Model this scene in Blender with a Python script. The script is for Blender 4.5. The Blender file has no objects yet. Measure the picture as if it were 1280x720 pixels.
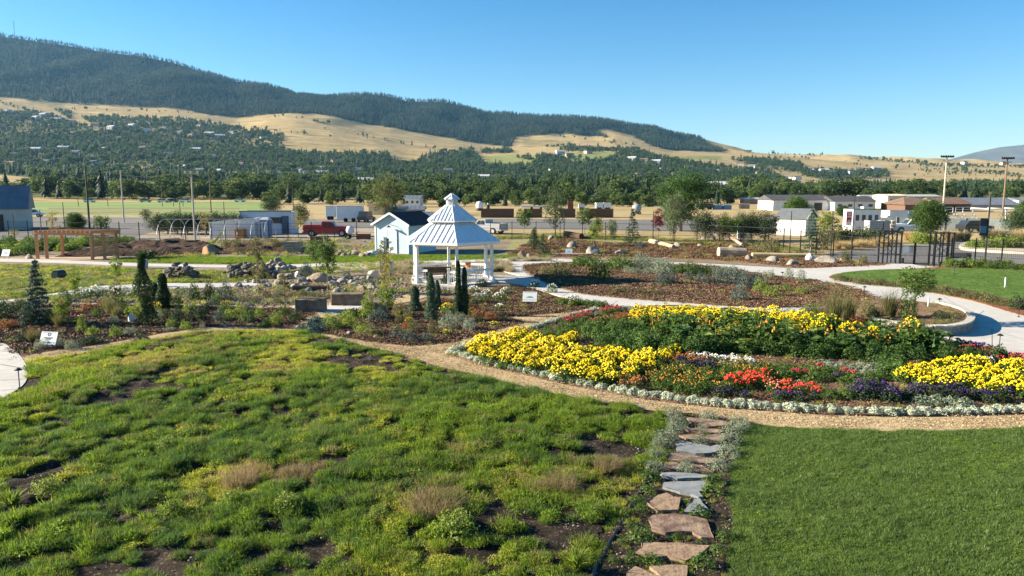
import bpy, math, random
import numpy as np
from mathutils import Vector, Matrix
from mathutils.geometry import tessellate_polygon

SC = bpy.context.scene
COL = SC.collection
R = math.radians
# ------------------------------------------------------------------ camera
H = 5.8
PITCH = R(7.7)
LENS = 26.0
FPX = LENS / 36.0 * 1280.0
cd = bpy.data.cameras.new('camera'); cam = bpy.data.objects.new('camera', cd); COL.objects.link(cam)
cam.location = (0, 0, H); cam.rotation_euler = (math.pi/2 - PITCH, 0, 0)
cd.lens = LENS; cd.sensor_width = 36.0; cd.clip_start = 0.1; cd.clip_end = 60000
SC.camera = cam
# ------------------------------------------------------------------ sky + sun
SUN_EL = R(21.5)
SUN_AZ = math.atan2(0.10, -1.0)          # direction towards the sun in the XY plane (from the left)
w = bpy.data.worlds.new('World'); SC.world = w; w.use_nodes = True
nt = w.node_tree
sky = nt.nodes.new('ShaderNodeTexSky'); sky.sky_type = 'NISHITA'; sky.sun_disc = False
sky.sun_elevation = SUN_EL; sky.sun_rotation = math.pi/2 - SUN_AZ
sky.air_density = 1.0; sky.dust_density = 0.2; sky.ozone_density = 2.0; sky.altitude = 900
nt.nodes['Background'].inputs['Strength'].default_value = 0.052
hs_ = nt.nodes.new('ShaderNodeHueSaturation'); hs_.inputs['Saturation'].default_value = 1.42
nt.links.new(sky.outputs[0], hs_.inputs['Color']); nt.links.new(hs_.outputs[0], nt.nodes['Background'].inputs['Color'])
sl = bpy.data.lights.new('sun', 'SUN'); so = bpy.data.objects.new('sun', sl); COL.objects.link(so)
sl.energy = 5.0; sl.angle = R(0.5); sl.color = (1.0, 0.87, 0.68)
sd = Vector((math.cos(SUN_AZ)*math.cos(SUN_EL), math.sin(SUN_AZ)*math.cos(SUN_EL), math.sin(SUN_EL)))
so.rotation_euler = sd.to_track_quat('Z', 'Y').to_euler()
SC.view_settings.view_transform = 'Standard'; SC.view_settings.look = 'None'
SC.view_settings.exposure = 1.8; SC.view_settings.gamma = 1.0
SC.view_settings.use_curve_mapping = False
SC.cycles.max_bounces = 6; SC.cycles.transparent_max_bounces = 8
SC.cycles.volume_bounces = 0

random.seed(7); rng = np.random.default_rng(7)

# ------------------------------------------------------------------ geometry of the view -> world points
cp, sp = math.cos(PITCH), math.sin(PITCH)
def ray(px, py):
    u = (px-640)/FPX; v = (360-py)/FPX
    return Vector((u, cp + v*sp, -sp + v*cp))
def P(px, py, z=0.0):
    d = ray(px, py); t = (z-H)/d.z
    return Vector((d.x*t, d.y*t, z))
def PY(px, py, Y):
    d = ray(px, py); t = Y/d.y
    return Vector((d.x*t, Y, H + d.z*t))
def hgt(px, pyb, pyt):            # height of something standing at (px,pyb) whose top is at pyt
    b = P(px, pyb); return PY(px, pyt, b.y).z
def wid(px0, px1, pyb):
    return P(px1, pyb).x - P(px0, pyb).x
def topix(X, Y, Z):
    dz = Z-H; dep = Y*cp - dz*sp; up = Y*sp + dz*cp
    return 640 + FPX*X/dep, 360 - FPX*up/dep

# ------------------------------------------------------------------ materials
MATS = {}
def nodes_of(m):
    m.use_nodes = True
    return m.node_tree.nodes, m.node_tree.links
def mat(name, c, c2=None, c3=None, scale=3.0, rough=0.8, metal=0.0, bump=0.0, bscale=None, coord='Object', contrast=(0.35, 0.65), spec=0.3, detail=6, squash=None, emit=None):
    if name in MATS: return MATS[name]
    m = bpy.data.materials.new(name); n, l = nodes_of(m); b = n['Principled BSDF']
    b.inputs['Roughness'].default_value = rough; b.inputs['Metallic'].default_value = metal
    b.inputs['Specular IOR Level'].default_value = spec
    b.inputs['Base Color'].default_value = (*c, 1)
    if c2 is not None or bump:
        tc = n.new('ShaderNodeTexCoord'); src = tc.outputs[coord]
        if coord == 'World':
            pass
        if squash:
            mp = n.new('ShaderNodeMapping'); mp.inputs['Scale'].default_value = squash
            l.new(src, mp.inputs[0]); src = mp.outputs[0]
    if c2 is not None:
        nz = n.new('ShaderNodeTexNoise'); nz.inputs['Scale'].default_value = scale; nz.inputs['Detail'].default_value = detail
        nz.inputs['Roughness'].default_value = 0.65
        l.new(src, nz.inputs['Vector'])
        cr = n.new('ShaderNodeValToRGB'); cr.color_ramp.elements[0].position = contrast[0]; cr.color_ramp.elements[1].position = contrast[1]
        cr.color_ramp.elements[0].color = (*c, 1); cr.color_ramp.elements[1].color = (*c2, 1)
        if c3 is not None:
            e = cr.color_ramp.elements.new((contrast[0]+contrast[1])/2); e.color = (*c2, 1); cr.color_ramp.elements[2].color = (*c3, 1)
        l.new(nz.outputs[0], cr.inputs[0]); l.new(cr.outputs[0], b.inputs['Base Color'])
    if bump:
        nb = n.new('ShaderNodeTexNoise'); nb.inputs['Scale'].default_value = bscale or scale*4; nb.inputs['Detail'].default_value = 5
        l.new(src, nb.inputs['Vector'])
        bp = n.new('ShaderNodeBump'); bp.inputs['Strength'].default_value = 1.0; bp.inputs['Distance'].default_value = bump
        l.new(nb.outputs[0], bp.inputs['Height']); l.new(bp.outputs[0], b.inputs['Normal'])
    MATS[name] = m
    return m
def ground_mat(name, cols, big=0.25, fine=12.0, bump=0.02, chips=None, mixbig=0.5, rough=0.95):
    """soil-like ground: three tones from fine and broad noise, voronoi chips, bump"""
    if name in MATS: return MATS[name]
    m = bpy.data.materials.new(name); n, l = nodes_of(m); b = n['Principled BSDF']
    b.inputs['Roughness'].default_value = rough; b.inputs['Specular IOR Level'].default_value = 0.15
    tc = n.new('ShaderNodeTexCoord')
    a = n.new('ShaderNodeTexNoise'); a.inputs['Scale'].default_value = big; a.inputs['Detail'].default_value = 8; a.inputs['Roughness'].default_value = 0.7
    f = n.new('ShaderNodeTexNoise'); f.inputs['Scale'].default_value = fine; f.inputs['Detail'].default_value = 6; f.inputs['Roughness'].default_value = 0.75
    l.new(tc.outputs['Object'], a.inputs['Vector']); l.new(tc.outputs['Object'], f.inputs['Vector'])
    mx = n.new('ShaderNodeMath'); mx.operation = 'MULTIPLY_ADD'; mx.inputs[1].default_value = mixbig
    ml = n.new('ShaderNodeMath'); ml.operation = 'MULTIPLY'; ml.inputs[1].default_value = 1-mixbig
    l.new(f.outputs[0], ml.inputs[0]); l.new(a.outputs[0], mx.inputs[0]); l.new(ml.outputs[0], mx.inputs[2])
    cr = n.new('ShaderNodeValToRGB'); el = cr.color_ramp.elements
    el[0].position = 0.38; el[0].color = (*cols[0], 1); el[1].position = 0.62; el[1].color = (*cols[-1], 1)
    if len(cols) > 2:
        e = el.new(0.5); e.color = (*cols[1], 1)
    l.new(mx.outputs[0], cr.inputs[0]); col = cr.outputs[0]; hsrc = f.outputs[0]
    if chips:
        v = n.new('ShaderNodeTexVoronoi'); v.inputs['Scale'].default_value = chips[0]; l.new(tc.outputs['Object'], v.inputs['Vector'])
        sp_ = n.new('ShaderNodeSeparateColor'); l.new(v.outputs['Color'], sp_.inputs[0])
        mr = n.new('ShaderNodeMapRange'); mr.inputs['From Min'].default_value = chips[2]; mr.inputs['From Max'].default_value = 1.0
        l.new(sp_.outputs[0], mr.inputs[0])
        mc = n.new('ShaderNodeMix'); mc.data_type = 'RGBA'; mc.inputs[7].default_value = (*chips[1], 1)
        l.new(mr.outputs[0], mc.inputs[0]); l.new(col, mc.inputs[6]); col = mc.outputs[2]
        hsrc = f.outputs[0]
    l.new(col, b.inputs['Base Color'])
    bp = n.new('ShaderNodeBump'); bp.inputs['Distance'].default_value = bump; l.new(hsrc, bp.inputs['Height']); l.new(bp.outputs[0], b.inputs['Normal'])
    MATS[name] = m; return m
def leaf_mat(name, c1, c2, trans=0.35, nscale=1.5, rough=0.6, c3=None):
    """foliage: tone varies with each copy and with clumps inside it; light passes through the leaf"""
    if name in MATS: return MATS[name]
    m = bpy.data.materials.new(name); n, l = nodes_of(m); b = n['Principled BSDF']; out = n['Material Output']
    b.inputs['Roughness'].default_value = rough; b.inputs['Specular IOR Level'].default_value = 0.25
    tc = n.new('ShaderNodeTexCoord'); oi = n.new('ShaderNodeObjectInfo')
    nz = n.new('ShaderNodeTexNoise'); nz.inputs['Scale'].default_value = nscale; nz.inputs['Detail'].default_value = 4
    ad = n.new('ShaderNodeVectorMath'); ad.operation = 'ADD'
    l.new(tc.outputs['Object'], ad.inputs[0]); l.new(oi.outputs['Random'], ad.inputs[1]); l.new(ad.outputs[0], nz.inputs['Vector'])
    m1 = n.new('ShaderNodeMath'); m1.operation = 'MULTIPLY_ADD'; m1.inputs[1].default_value = 1.6; m1.inputs[2].default_value = -0.55
    l.new(nz.outputs[0], m1.inputs[0])
    m2 = n.new('ShaderNodeMath'); m2.operation = 'MULTIPLY_ADD'; m2.inputs[1].default_value = 0.5; m2.use_clamp = True
    l.new(oi.outputs['Random'], m2.inputs[0]); l.new(m1.outputs[0], m2.inputs[2])
    cr = n.new('ShaderNodeValToRGB'); cr.color_ramp.elements[0].color = (*c1, 1); cr.color_ramp.elements[1].color = (*c2, 1)
    if c3 is not None:
        cr.color_ramp.elements[1].position = 0.7; e = cr.color_ramp.elements.new(1.0); e.color = (*c3, 1)
    l.new(m2.outputs[0], cr.inputs[0]); l.new(cr.outputs[0], b.inputs['Base Color'])
    tr = n.new('ShaderNodeBsdfTranslucent'); hs = n.new('ShaderNodeHueSaturation'); hs.inputs['Value'].default_value = 1.5; hs.inputs['Hue'].default_value = 0.49
    hs.inputs['Saturation'].default_value = 1.05
    l.new(cr.outputs[0], hs.inputs['Color']); l.new(hs.outputs[0], tr.inputs['Color'])
    mx = n.new('ShaderNodeMixShader'); mx.inputs[0].default_value = trans
    l.new(b.outputs[0], mx.inputs[1]); l.new(tr.outputs[0], mx.inputs[2]); l.new(mx.outputs[0], out.inputs['Surface'])
    MATS[name] = m; return m

# ------------------------------------------------------------------ mesh builders
class MB:
    def __init__(s): s.v = []; s.f = []; s.mi = []; s.smooth = False
    def add(s, vs, fs, mi=0):
        o = len(s.v); s.v += [tuple(x) for x in vs]; s.f += [tuple(i+o for i in f) for f in fs]; s.mi += [mi]*len(fs); return s
    def box(s, c, d, rz=0, M=None, mi=0):
        x, y, z = d[0]/2, d[1]/2, d[2]/2
        vs = [Vector((a*x, b*y, g*z)) for g in (-1, 1) for b in (-1, 1) for a in (-1, 1)]
        rot = M if M is not None else Matrix.Rotation(rz, 3, 'Z')
        vs = [rot @ v + Vector(c) for v in vs]
        return s.add(vs, [(0,2,3,1),(4,5,7,6),(0,1,5,4),(2,6,7,3),(0,4,6,2),(1,3,7,5)], mi)
    def bar(s, a, b, w, h=None, mi=0, up=(0,0,1)):
        a, b = Vector(a), Vector(b); d = b-a; h = h or w
        if d.length < 1e-6: return s
        dz = d.normalized(); u = Vector(up)
        if abs(dz.dot(u)) > 0.95: u = Vector((0, 1, 0))
        x = dz.cross(u).normalized(); y = x.cross(dz)
        M = Matrix((x, dz, y)).transposed()
        return s.box((a+b)/2, (w, d.length, h), M=M, mi=mi)
    def tube(s, pts, r, n=8, mi=0, caps=True):
        pts = [Vector(p) for p in pts]; rs = r if isinstance(r, (list, tuple)) else [r]*len(pts)
        o = []; prev = None
        for i, p in enumerate(pts):
            d = (pts[min(i+1, len(pts)-1)] - pts[max(i-1, 0)]).normalized()
            u = prev if prev is not None else (Vector((1,0,0)) if abs(d.z) > 0.9 else Vector((0,0,1)))
            x = (u - d*u.dot(d)).normalized(); prev = x; y = d.cross(x)
            o += [p + x*rs[i]*math.cos(2*math.pi*k/n) + y*rs[i]*math.sin(2*math.pi*k/n) for k in range(n)]
        fs = [(i*n+k, i*n+(k+1)%n, (i+1)*n+(k+1)%n, (i+1)*n+k) for i in range(len(pts)-1) for k in range(n)]
        if caps: fs += [tuple(range(n))[::-1], tuple((len(pts)-1)*n+k for k in range(n))]
        return s.add(o, fs, mi)
    def cyl(s, c, r, h, n=16, mi=0, r2=None):
        c = Vector(c); return s.tube([c, c+Vector((0,0,h))], [r, r if r2 is None else r2], n, mi)
    def prism(s, pts, z0, z1, mi=0, mi_side=None, topz=None):
        """upright prism over a polygon"""
        pts = [(p[0], p[1]) for p in pts]
        area = sum(pts[i][0]*pts[(i+1)%len(pts)][1]-pts[(i+1)%len(pts)][0]*pts[i][1] for i in range(len(pts)))
        if area < 0: pts = pts[::-1]
        n = len(pts); tris = tessellate_polygon([[Vector((p[0], p[1], 0)) for p in pts]])
        s.add([(p[0], p[1], z1 if topz is None else topz(*p)) for p in pts], [tuple(t) if ccw(pts, t) else tuple(t[::-1]) for t in tris], mi)
        if z0 is not None and z0 != z1:
            vs = [(p[0], p[1], z0) for p in pts] + [(p[0], p[1], z1 if topz is None else topz(*p)) for p in pts]
            s.add(vs, [(i, (i+1)%n, n+(i+1)%n, n+i) for i in range(n)], mi if mi_side is None else mi_side)
        return s
    def ext(s, prof, x0, x1, mi=0, axis='x'):
        """profile in (a,z) extruded along x (or y)"""
        n = len(prof)
        g = (lambda t, a, z: (t, a, z)) if axis == 'x' else (lambda t, a, z: (a, t, z))
        vs = [g(x0, a, z) for a, z in prof] + [g(x1, a, z) for a, z in prof]
        return s.add(vs, [tuple(range(n))[::-1], tuple(range(n, 2*n))] + [(i, (i+1)%n, n+(i+1)%n, n+i) for i in range(n)], mi)
    def lathe(s, prof, c=(0,0,0), n=16, mi=0):
        c = Vector(c); vs = [c + Vector((r*math.cos(2*math.pi*k/n), r*math.sin(2*math.pi*k/n), z)) for r, z in prof for k in range(n)]
        fs = [(i*n+k, i*n+(k+1)%n, (i+1)*n+(k+1)%n, (i+1)*n+k) for i in range(len(prof)-1) for k in range(n)]
        return s.add(vs, fs, mi)
    def build(s, name, m=None, parent=None, loc=(0,0,0), smooth=False, bevel=0):
        me = bpy.data.meshes.new(name); me.from_pydata(s.v, [], s.f); me.update()
        ms = m if isinstance(m, (list, tuple)) else ([m] if m else [])
        for x in ms: me.materials.append(x)
        if len(ms) > 1: me.polygons.foreach_set('material_index', s.mi)
        if smooth: me.polygons.foreach_set('use_smooth', [True]*len(me.polygons))
        o = bpy.data.objects.new(name, me); COL.objects.link(o); o.location = loc
        if parent: o.parent = parent
        if bevel:
            bm = o.modifiers.new('bevel', 'BEVEL'); bm.width = bevel; bm.segments = 2; bm.limit_method = 'ANGLE'
        return o
def ccw(pts, t):
    a, b, c = (pts[i] for i in t); return (b[0]-a[0])*(c[1]-a[1])-(c[0]-a[0])*(b[1]-a[1]) > 0
def tag(o, label=None, cat=None, group=None, kind=None):
    if label: o['label'] = label
    if cat: o['category'] = cat
    if group: o['group'] = group
    if kind: o['kind'] = kind
    return o
def thing(name, label, cat, loc=(0,0,0), rz=0, group=None):
    o = bpy.data.objects.new(name, None); COL.objects.link(o); o.empty_display_size = 0.2
    o.location = loc; o.rotation_euler = (0, 0, rz); return tag(o, label, cat, group)
def copy_tree(o, parent=None):
    c = o.copy(); COL.objects.link(c)
    if parent is not None:
        c.parent = parent
    for ch in list(o.children): copy_tree(ch, c)
    return c
def mesh_np(name, V, F, m, smooth=False, mi=None):
    """V (n,3) F (k,4) or (k,3) numpy -> mesh"""
    me = bpy.data.meshes.new(name); V = np.asarray(V, np.float32); F = np.asarray(F, np.int32)
    me.vertices.add(len(V)); me.vertices.foreach_set('co', V.ravel())
    k = F.shape[1]; me.loops.add(F.size); me.loops.foreach_set('vertex_index', F.ravel())
    me.polygons.add(len(F)); me.polygons.foreach_set('loop_start', np.arange(0, F.size, k, dtype=np.int32)); me.polygons.foreach_set('loop_total', np.full(len(F), k, np.int32))
    for x in (m if isinstance(m, (list, tuple)) else [m]): me.materials.append(x)
    if mi is not None: me.polygons.foreach_set('material_index', np.asarray(mi, np.int32))
    me.polygons.foreach_set('use_smooth', np.full(len(F), smooth))
    me.update(calc_edges=True); me.validate()
    return me
def obj(name, me, parent=None, loc=(0,0,0)):
    o = bpy.data.objects.new(name, me); COL.objects.link(o); o.location = loc
    if parent: o.parent = parent
    return o

# ---- smooth closed outline through points
def smooth_poly(pts, k=4, closed=True):
    n = len(pts); out = []
    rngi = range(n) if closed else range(n-1)
    for i in rngi:
        g = (lambda j: pts[j % n]) if closed else (lambda j: pts[max(0, min(n-1, j))])
        p0, p1, p2, p3 = g(i-1), g(i), g(i+1), g(i+2)
        for q in range(k):
            t = q/k
            out.append(tuple(0.5*((2*b)+(-a+c)*t+(2*a-5*b+4*c-d)*t*t+(-a+3*b-3*c+d)*t**3) for a, b, c, d in zip(p0, p1, p2, p3)))
    if not closed: out.append(tuple(pts[-1]))
    return out
def gpoly(pxpts, sm=True, k=4):
    pts = [tuple(P(x, y))[:2] for x, y in pxpts]
    return smooth_poly(pts, k) if sm else pts
def inpoly(x, y, poly):
    x = np.asarray(x, float); y = np.asarray(y, float); c = np.zeros(x.shape, bool); n = len(poly)
    j = n-1
    for i in range(n):
        xi, yi = poly[i][:2]; xj, yj = poly[j][:2]
        if yi != yj:
            c ^= ((yi > y) != (yj > y)) & (x < (xj-xi)*(y-yi)/(yj-yi)+xi)
        j = i
    return c
def sample_poly(poly, n):
    a = np.array([p[:2] for p in poly]); lo, hi = a.min(0), a.max(0); out = np.zeros((0, 2))
    while len(out) < n:
        q = rng.uniform(lo, hi, (max(64, n*3), 2)); q = q[inpoly(q[:, 0], q[:, 1], poly)]; out = np.vstack([out, q])
    return out[:n]
def area_of(poly):
    a = np.array([p[:2] for p in poly]); return abs(np.sum(a[:, 0]*np.roll(a[:, 1], -1)-np.roll(a[:, 0], -1)*a[:, 1]))/2
# ---- value noise (numpy) for relief and densities
_perm = np.random.default_rng(3).random((256, 256))
def vnoise(x, y):
    x = np.asarray(x, float); y = np.asarray(y, float)
    xi = np.floor(x).astype(int); yi = np.floor(y).astype(int); fx = x-xi; fy = y-yi
    fx = fx*fx*(3-2*fx); fy = fy*fy*(3-2*fy); g = lambda a, b: _perm[a & 255, b & 255]
    return (g(xi, yi)*(1-fx)+g(xi+1, yi)*fx)*(1-fy)+(g(xi, yi+1)*(1-fx)+g(xi+1, yi+1)*fx)*fy
def fbm(x, y, o=4):
    s = 0; a = 1; t = 0
    for i in range(o):
        s = s+a*vnoise(x*2**i+17*i, y*2**i+9*i); t += a; a *= .5
    return s/t
# ---- instanced scatter for what nobody could count
PROTO = bpy.data.collections.new('prototypes')
def proto_coll(name, objs):
    c = bpy.data.collections.new(name)
    for o in objs:
        for k in list(o.users_collection): k.objects.unlink(o)
        c.objects.link(o)
    return c
def scatter(name, pts, scale, coll, label, cat, rot=None, tilt=0.12, kind='stuff'):
    n = len(pts); me = bpy.data.meshes.new(name); me.vertices.add(n); me.vertices.foreach_set('co', np.asarray(pts, np.float32).ravel())
    a = me.attributes.new('isc', 'FLOAT_VECTOR', 'POINT'); sc = np.asarray(scale, np.float32)
    if sc.ndim == 1: sc = np.repeat(sc[:, None], 3, 1)
    a.data.foreach_set('vector', sc.ravel())
    r = np.zeros((n, 3), np.float32); r[:, 2] = rng.uniform(0, 6.283, n) if rot is None else rot; r[:, :2] = rng.normal(0, tilt, (n, 2))
    a = me.attributes.new('irt', 'FLOAT_VECTOR', 'POINT'); a.data.foreach_set('vector', r.ravel())
    a = me.attributes.new('idx', 'INT', 'POINT'); a.data.foreach_set('value', rng.integers(0, len(coll.objects), n).astype(np.int32))
    o = bpy.data.objects.new(name, me); COL.objects.link(o); tag(o, label, cat, kind=kind)
    ng = bpy.data.node_groups.new(name, 'GeometryNodeTree')
    ng.interface.new_socket('Geometry', in_out='INPUT', socket_type='NodeSocketGeometry'); ng.interface.new_socket('Geometry', in_out='OUTPUT', socket_type='NodeSocketGeometry')
    N, L = ng.nodes, ng.links
    gi = N.new('NodeGroupInput'); go = N.new('NodeGroupOutput'); ip = N.new('GeometryNodeInstanceOnPoints'); ci = N.new('GeometryNodeCollectionInfo')
    ci.inputs['Collection'].default_value = coll; ci.inputs['Separate Children'].default_value = True; ci.inputs['Reset Children'].default_value = True
    def attr(nm, t):
        x = N.new('GeometryNodeInputNamedAttribute'); x.data_type = t; x.inputs['Name'].default_value = nm; return x.outputs['Attribute']
    L.new(gi.outputs[0], ip.inputs['Points']); L.new(ci.outputs[0], ip.inputs['Instance']); ip.inputs['Pick Instance'].default_value = True
    L.new(attr('idx', 'INT'), ip.inputs['Instance Index']); L.new(attr('irt', 'FLOAT_VECTOR'), ip.inputs['Rotation']); L.new(attr('isc', 'FLOAT_VECTOR'), ip.inputs['Scale'])
    L.new(ip.outputs[0], go.inputs[0])
    md = o.modifiers.new('scatter', 'NODES'); md.node_group = ng
    return o

# ------------------------------------------------------------------ foliage meshes (numpy)
def leaves(C, size, out=None, aspect=0.55, upbias=0.0, r=None):
    """one bent diamond leaf per centre C; out = preferred facing"""
    r = r or rng; n = len(C); nrm = r.normal(0, 1, (n, 3))
    if out is not None: nrm = nrm*0.7 + out*1.0
    nrm[:, 2] += upbias
    nrm /= np.linalg.norm(nrm, axis=1)[:, None]+1e-9
    t = r.normal(0, 1, (n, 3)); a = np.cross(nrm, t); a /= np.linalg.norm(a, axis=1)[:, None]+1e-9; b = np.cross(nrm, a)
    s = size*r.uniform(0.6, 1.35, (n, 1))
    V = np.empty((n, 4, 3)); V[:, 0] = C-a*s*.5; V[:, 1] = C+b*s*aspect*.5+nrm*s*.08; V[:, 2] = C+a*s*.5; V[:, 3] = C-b*s*aspect*.5+nrm*s*.08
    F = np.arange(n*4).reshape(n, 4); return V.reshape(-1, 3), F
def shell_pts(n, rad, c, r, inner=0.55):
    d = r.normal(0, 1, (n, 3)); d /= np.linalg.norm(d, axis=1)[:, None]; q = (inner+(1-inner)*r.random((n, 1))**.5)
    return c + d*q*np.asarray(rad), d
def crown(seed, clumps, per, rad, cz, csize, leaf, flat=0.0, lower=-1.0, clump_flat=0.8, shape=None, **kw):
    """a crown of many leaf clumps inside an ellipsoid of half axes rad centred at height cz"""
    r = np.random.default_rng(seed); C, O = [], []
    k = 0
    while k < clumps:
        d = r.normal(0, 1, 3); d /= np.linalg.norm(d); q = r.random()**.45
        p = d*q
        if p[2] < lower: continue
        p = p*np.asarray(rad)
        if shape is not None and r.random() > shape(p, rad): continue
        p = p + np.array([0, 0, cz]); k += 1
        cs = csize*r.uniform(.6, 1.4); m = max(4, int(per*r.uniform(.7, 1.3)))
        a, o_ = shell_pts(m, (cs, cs, cs*clump_flat), p, r, .4); C.append(a); O.append(o_)
    C = np.vstack(C); O = np.vstack(O); return leaves(C, leaf, O, r=r, **kw)
def join_np(parts):
    V, F, o = [], [], 0
    for v, f in parts: V.append(v); F.append(f+o); o += len(v)
    return np.vstack(V), np.vstack(F)
def mb_arrays(mb):
    return np.array(mb.v), np.array([f for f in mb.f if len(f) == 4])
def blades(seed, n, rad, h, width, lean=0.5, hvar=0.4, curve=0.5):
    r = np.random.default_rng(seed); a = r.uniform(0, 6.283, n); q = rad*np.sqrt(r.random(n)); B = np.stack([np.cos(a)*q, np.sin(a)*q, np.zeros(n)], 1)
    la = a+r.normal(0, 1.0, n); ln = lean*r.random(n); hh = h*(1-hvar*r.random(n)); D = np.stack([np.cos(la)*ln, np.sin(la)*ln, np.ones(n)], 1); D /= np.linalg.norm(D, axis=1)[:, None]
    wa = r.uniform(0, 6.283, n); W = np.stack([np.cos(wa), np.sin(wa), np.zeros(n)], 1)*width/2
    mid = B+D*hh[:, None]*.55; tip = B+D*hh[:, None]; tip[:, :2] += np.stack([np.cos(la), np.sin(la)], 1)*(curve*ln*hh)[:, None]; tip[:, 2] -= curve*ln*hh*.6
    V = np.stack([B-W, B+W, mid+W*.8, mid-W*.8, tip+W*.15, tip-W*.15], 1).reshape(-1, 3)
    b = np.arange(n)[:, None]*6; F = np.vstack([b+np.array([[0, 1, 2, 3]]), b+np.array([[3, 2, 4, 5]])]); return V, F
def limb_mb(mb, base, top, r0, r1, bend=0.1, n=6, seg=4, rnd=random):
    base, top = Vector(base), Vector(top); L = (top-base).length; off = Vector((rnd.uniform(-1,1), rnd.uniform(-1,1), 0))*bend*L
    pts = [base.lerp(top, i/seg)+off*math.sin(math.pi*i/seg) for i in range(seg+1)]; mb.tube(pts, [r0+(r1-r0)*i/seg for i in range(seg+1)], n); return pts
# ================================================================== TERRAIN
xs = np.array([-500, -300, -100, 0, 94, 150, 187, 225, 262, 300, 337, 367, 375, 412, 431, 460, 487, 511, 556, 573, 608, 632, 666, 721, 752, 786, 821, 838, 872, 900, 926, 943, 1019, 1080, 1139, 1180, 1280, 1400, 1600, 1800], float)
sky_y = np.array([30, 34, 36, 40, 54, 64, 68, 76, 89, 101, 106, 115, 119, 122, 119, 117, 119, 125, 126, 130, 141, 141, 145, 146, 150, 155, 161, 166, 173, 180, 186, 191, 195, 198, 203, 206, 207, 210, 215, 220], float)
def cv(pts):
    a = np.array(pts, float); return np.interp(xs, a[:, 0], a[:, 1])
k_y = [cv([(-500,212),(0,216),(300,224),(640,229),(900,232),(1000,238),(1800,238)]),                                   # Y 1200
       cv([(-500,172),(0,176),(130,184),(200,188),(350,191),(412,196),(480,200),(512,204),(560,204),(640,206),(700,206),(830,208),(960,222),(1060,229),(1280,228),(1800,226)]),   # Y 1800
       cv([(-500,116),(0,121),(75,130),(169,135),(225,137),(300,148),(345,143),(397,143),(431,150),(460,156),(529,168),(597,180),(640,182),(700,176),(752,178),(804,182),(838,188),(900,192),(943,194),(1019,198),(1080,203),(1139,207),(1280,213),(1800,222)]), # Y 2700
       sky_y]
k_Y = [1200., 1800., 2700., 3800.]
S_ = (xs-640)/FPX
def zk(ys, Y): return np.array([PY(640+FPX*0, y, Y).z for y in ys])
Z_K = [zk(y, Y) for y, Y in zip(k_y, k_Y)]
def zterrain(X, Y):
    X = np.asarray(X, float); Y = np.asarray(Y, float); s = X/np.maximum(Y, 1)
    s2 = np.clip(s/ (cp*1.0), S_[0], S_[-1])
    rows = [np.interp(s2, S_, z) for z in Z_K]
    z = np.zeros_like(Y)
    Ys = [380.]+k_Y+[5200.]; zs = [np.zeros_like(Y)]+rows+[rows[-1]*0.35]
    for i in range(len(Ys)-1):
        t = np.clip((Y-Ys[i])/(Ys[i+1]-Ys[i]), 0, 1); m = (Y >= Ys[i])
        z = np.where(m, zs[i]+(zs[i+1]-zs[i])*t, z)
    amp = np.interp(Y, [380, 900, 1800, 2700, 3300, 3800, 5200], [0, 2, 6, 8, 60, 4, 20])
    nz = fbm(X/420+5, Y/520, 4)-.5; nz2 = np.abs(fbm(X/260+9, Y/900+3, 3)-.5)*2
    z = z + amp*(nz*1.6 - nz2*1.0 + .25)
    return z
# forest and cover outlines, traced as where they lie on the slopes
FOREST_LOW = [(-500,117),(0,121),(75,129),(169,134),(225,136),(262,144),(300,147),(345,142),(397,142),(431,149),(460,155),(529,167),(597,179),(639,184),(645,171),(700,167),(752,171),(804,180),(838,188),(900,190),(926,187),(935,150)]
TOWN_TOP = [(-500,163),(0,165),(130,163),(250,168),(310,180),(356,186),(412,192),(480,191),(505,207),(515,206),(539,191),(590,187),(608,207),(666,207),(672,193),(752,200),(780,190),(804,190),(838,198),(900,209),(955,212),(975,222),(1000,236),(1280,231),(1800,228)]
fl = np.array(FOREST_LOW, float); tt = np.array(TOWN_TOP, float)
def clump_mask(px, py):
    polys = [[(-300,138),(0,139),(60,142),(78,150),(120,160),(120,166),(0,167),(-300,166)], [(100,146),(230,148),(355,170),(352,184),(310,181),(250,170),(130,164)], [(60,120),(75,128),(90,142),(88,150),(60,132),(30,126)], [(385,146),(440,150),(455,157),(440,158),(395,154)], [(655,174),(715,176),(722,184),(655,184)],
             [(912,199),(960,198),(1003,206),(1005,216),(950,212)], [(1005,211),(1060,216),(1108,213),(1110,222),(1040,226),(1000,220)], [(600,188),(640,187),(642,191),(600,192)], [(700,184),(800,186),(800,190),(700,188)]]
    m = np.zeros(np.shape(px), bool)
    for p in polys: m |= inpoly(px, py, p)
    return m
gl = inpoly
def cover(px, py):
    """0 grass, 1 forest, 2 town trees, 3 scattered trees"""
    c = np.zeros(np.shape(px), int)
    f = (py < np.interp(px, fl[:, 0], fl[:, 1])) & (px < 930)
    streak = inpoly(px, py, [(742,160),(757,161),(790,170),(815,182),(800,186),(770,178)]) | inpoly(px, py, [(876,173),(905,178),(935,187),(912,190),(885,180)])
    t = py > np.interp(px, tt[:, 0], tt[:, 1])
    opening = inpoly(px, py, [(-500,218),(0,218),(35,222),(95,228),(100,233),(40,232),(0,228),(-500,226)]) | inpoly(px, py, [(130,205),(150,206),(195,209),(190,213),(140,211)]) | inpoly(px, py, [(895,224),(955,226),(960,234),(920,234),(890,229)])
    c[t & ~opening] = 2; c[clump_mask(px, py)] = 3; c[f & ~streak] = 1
    return c
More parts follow.
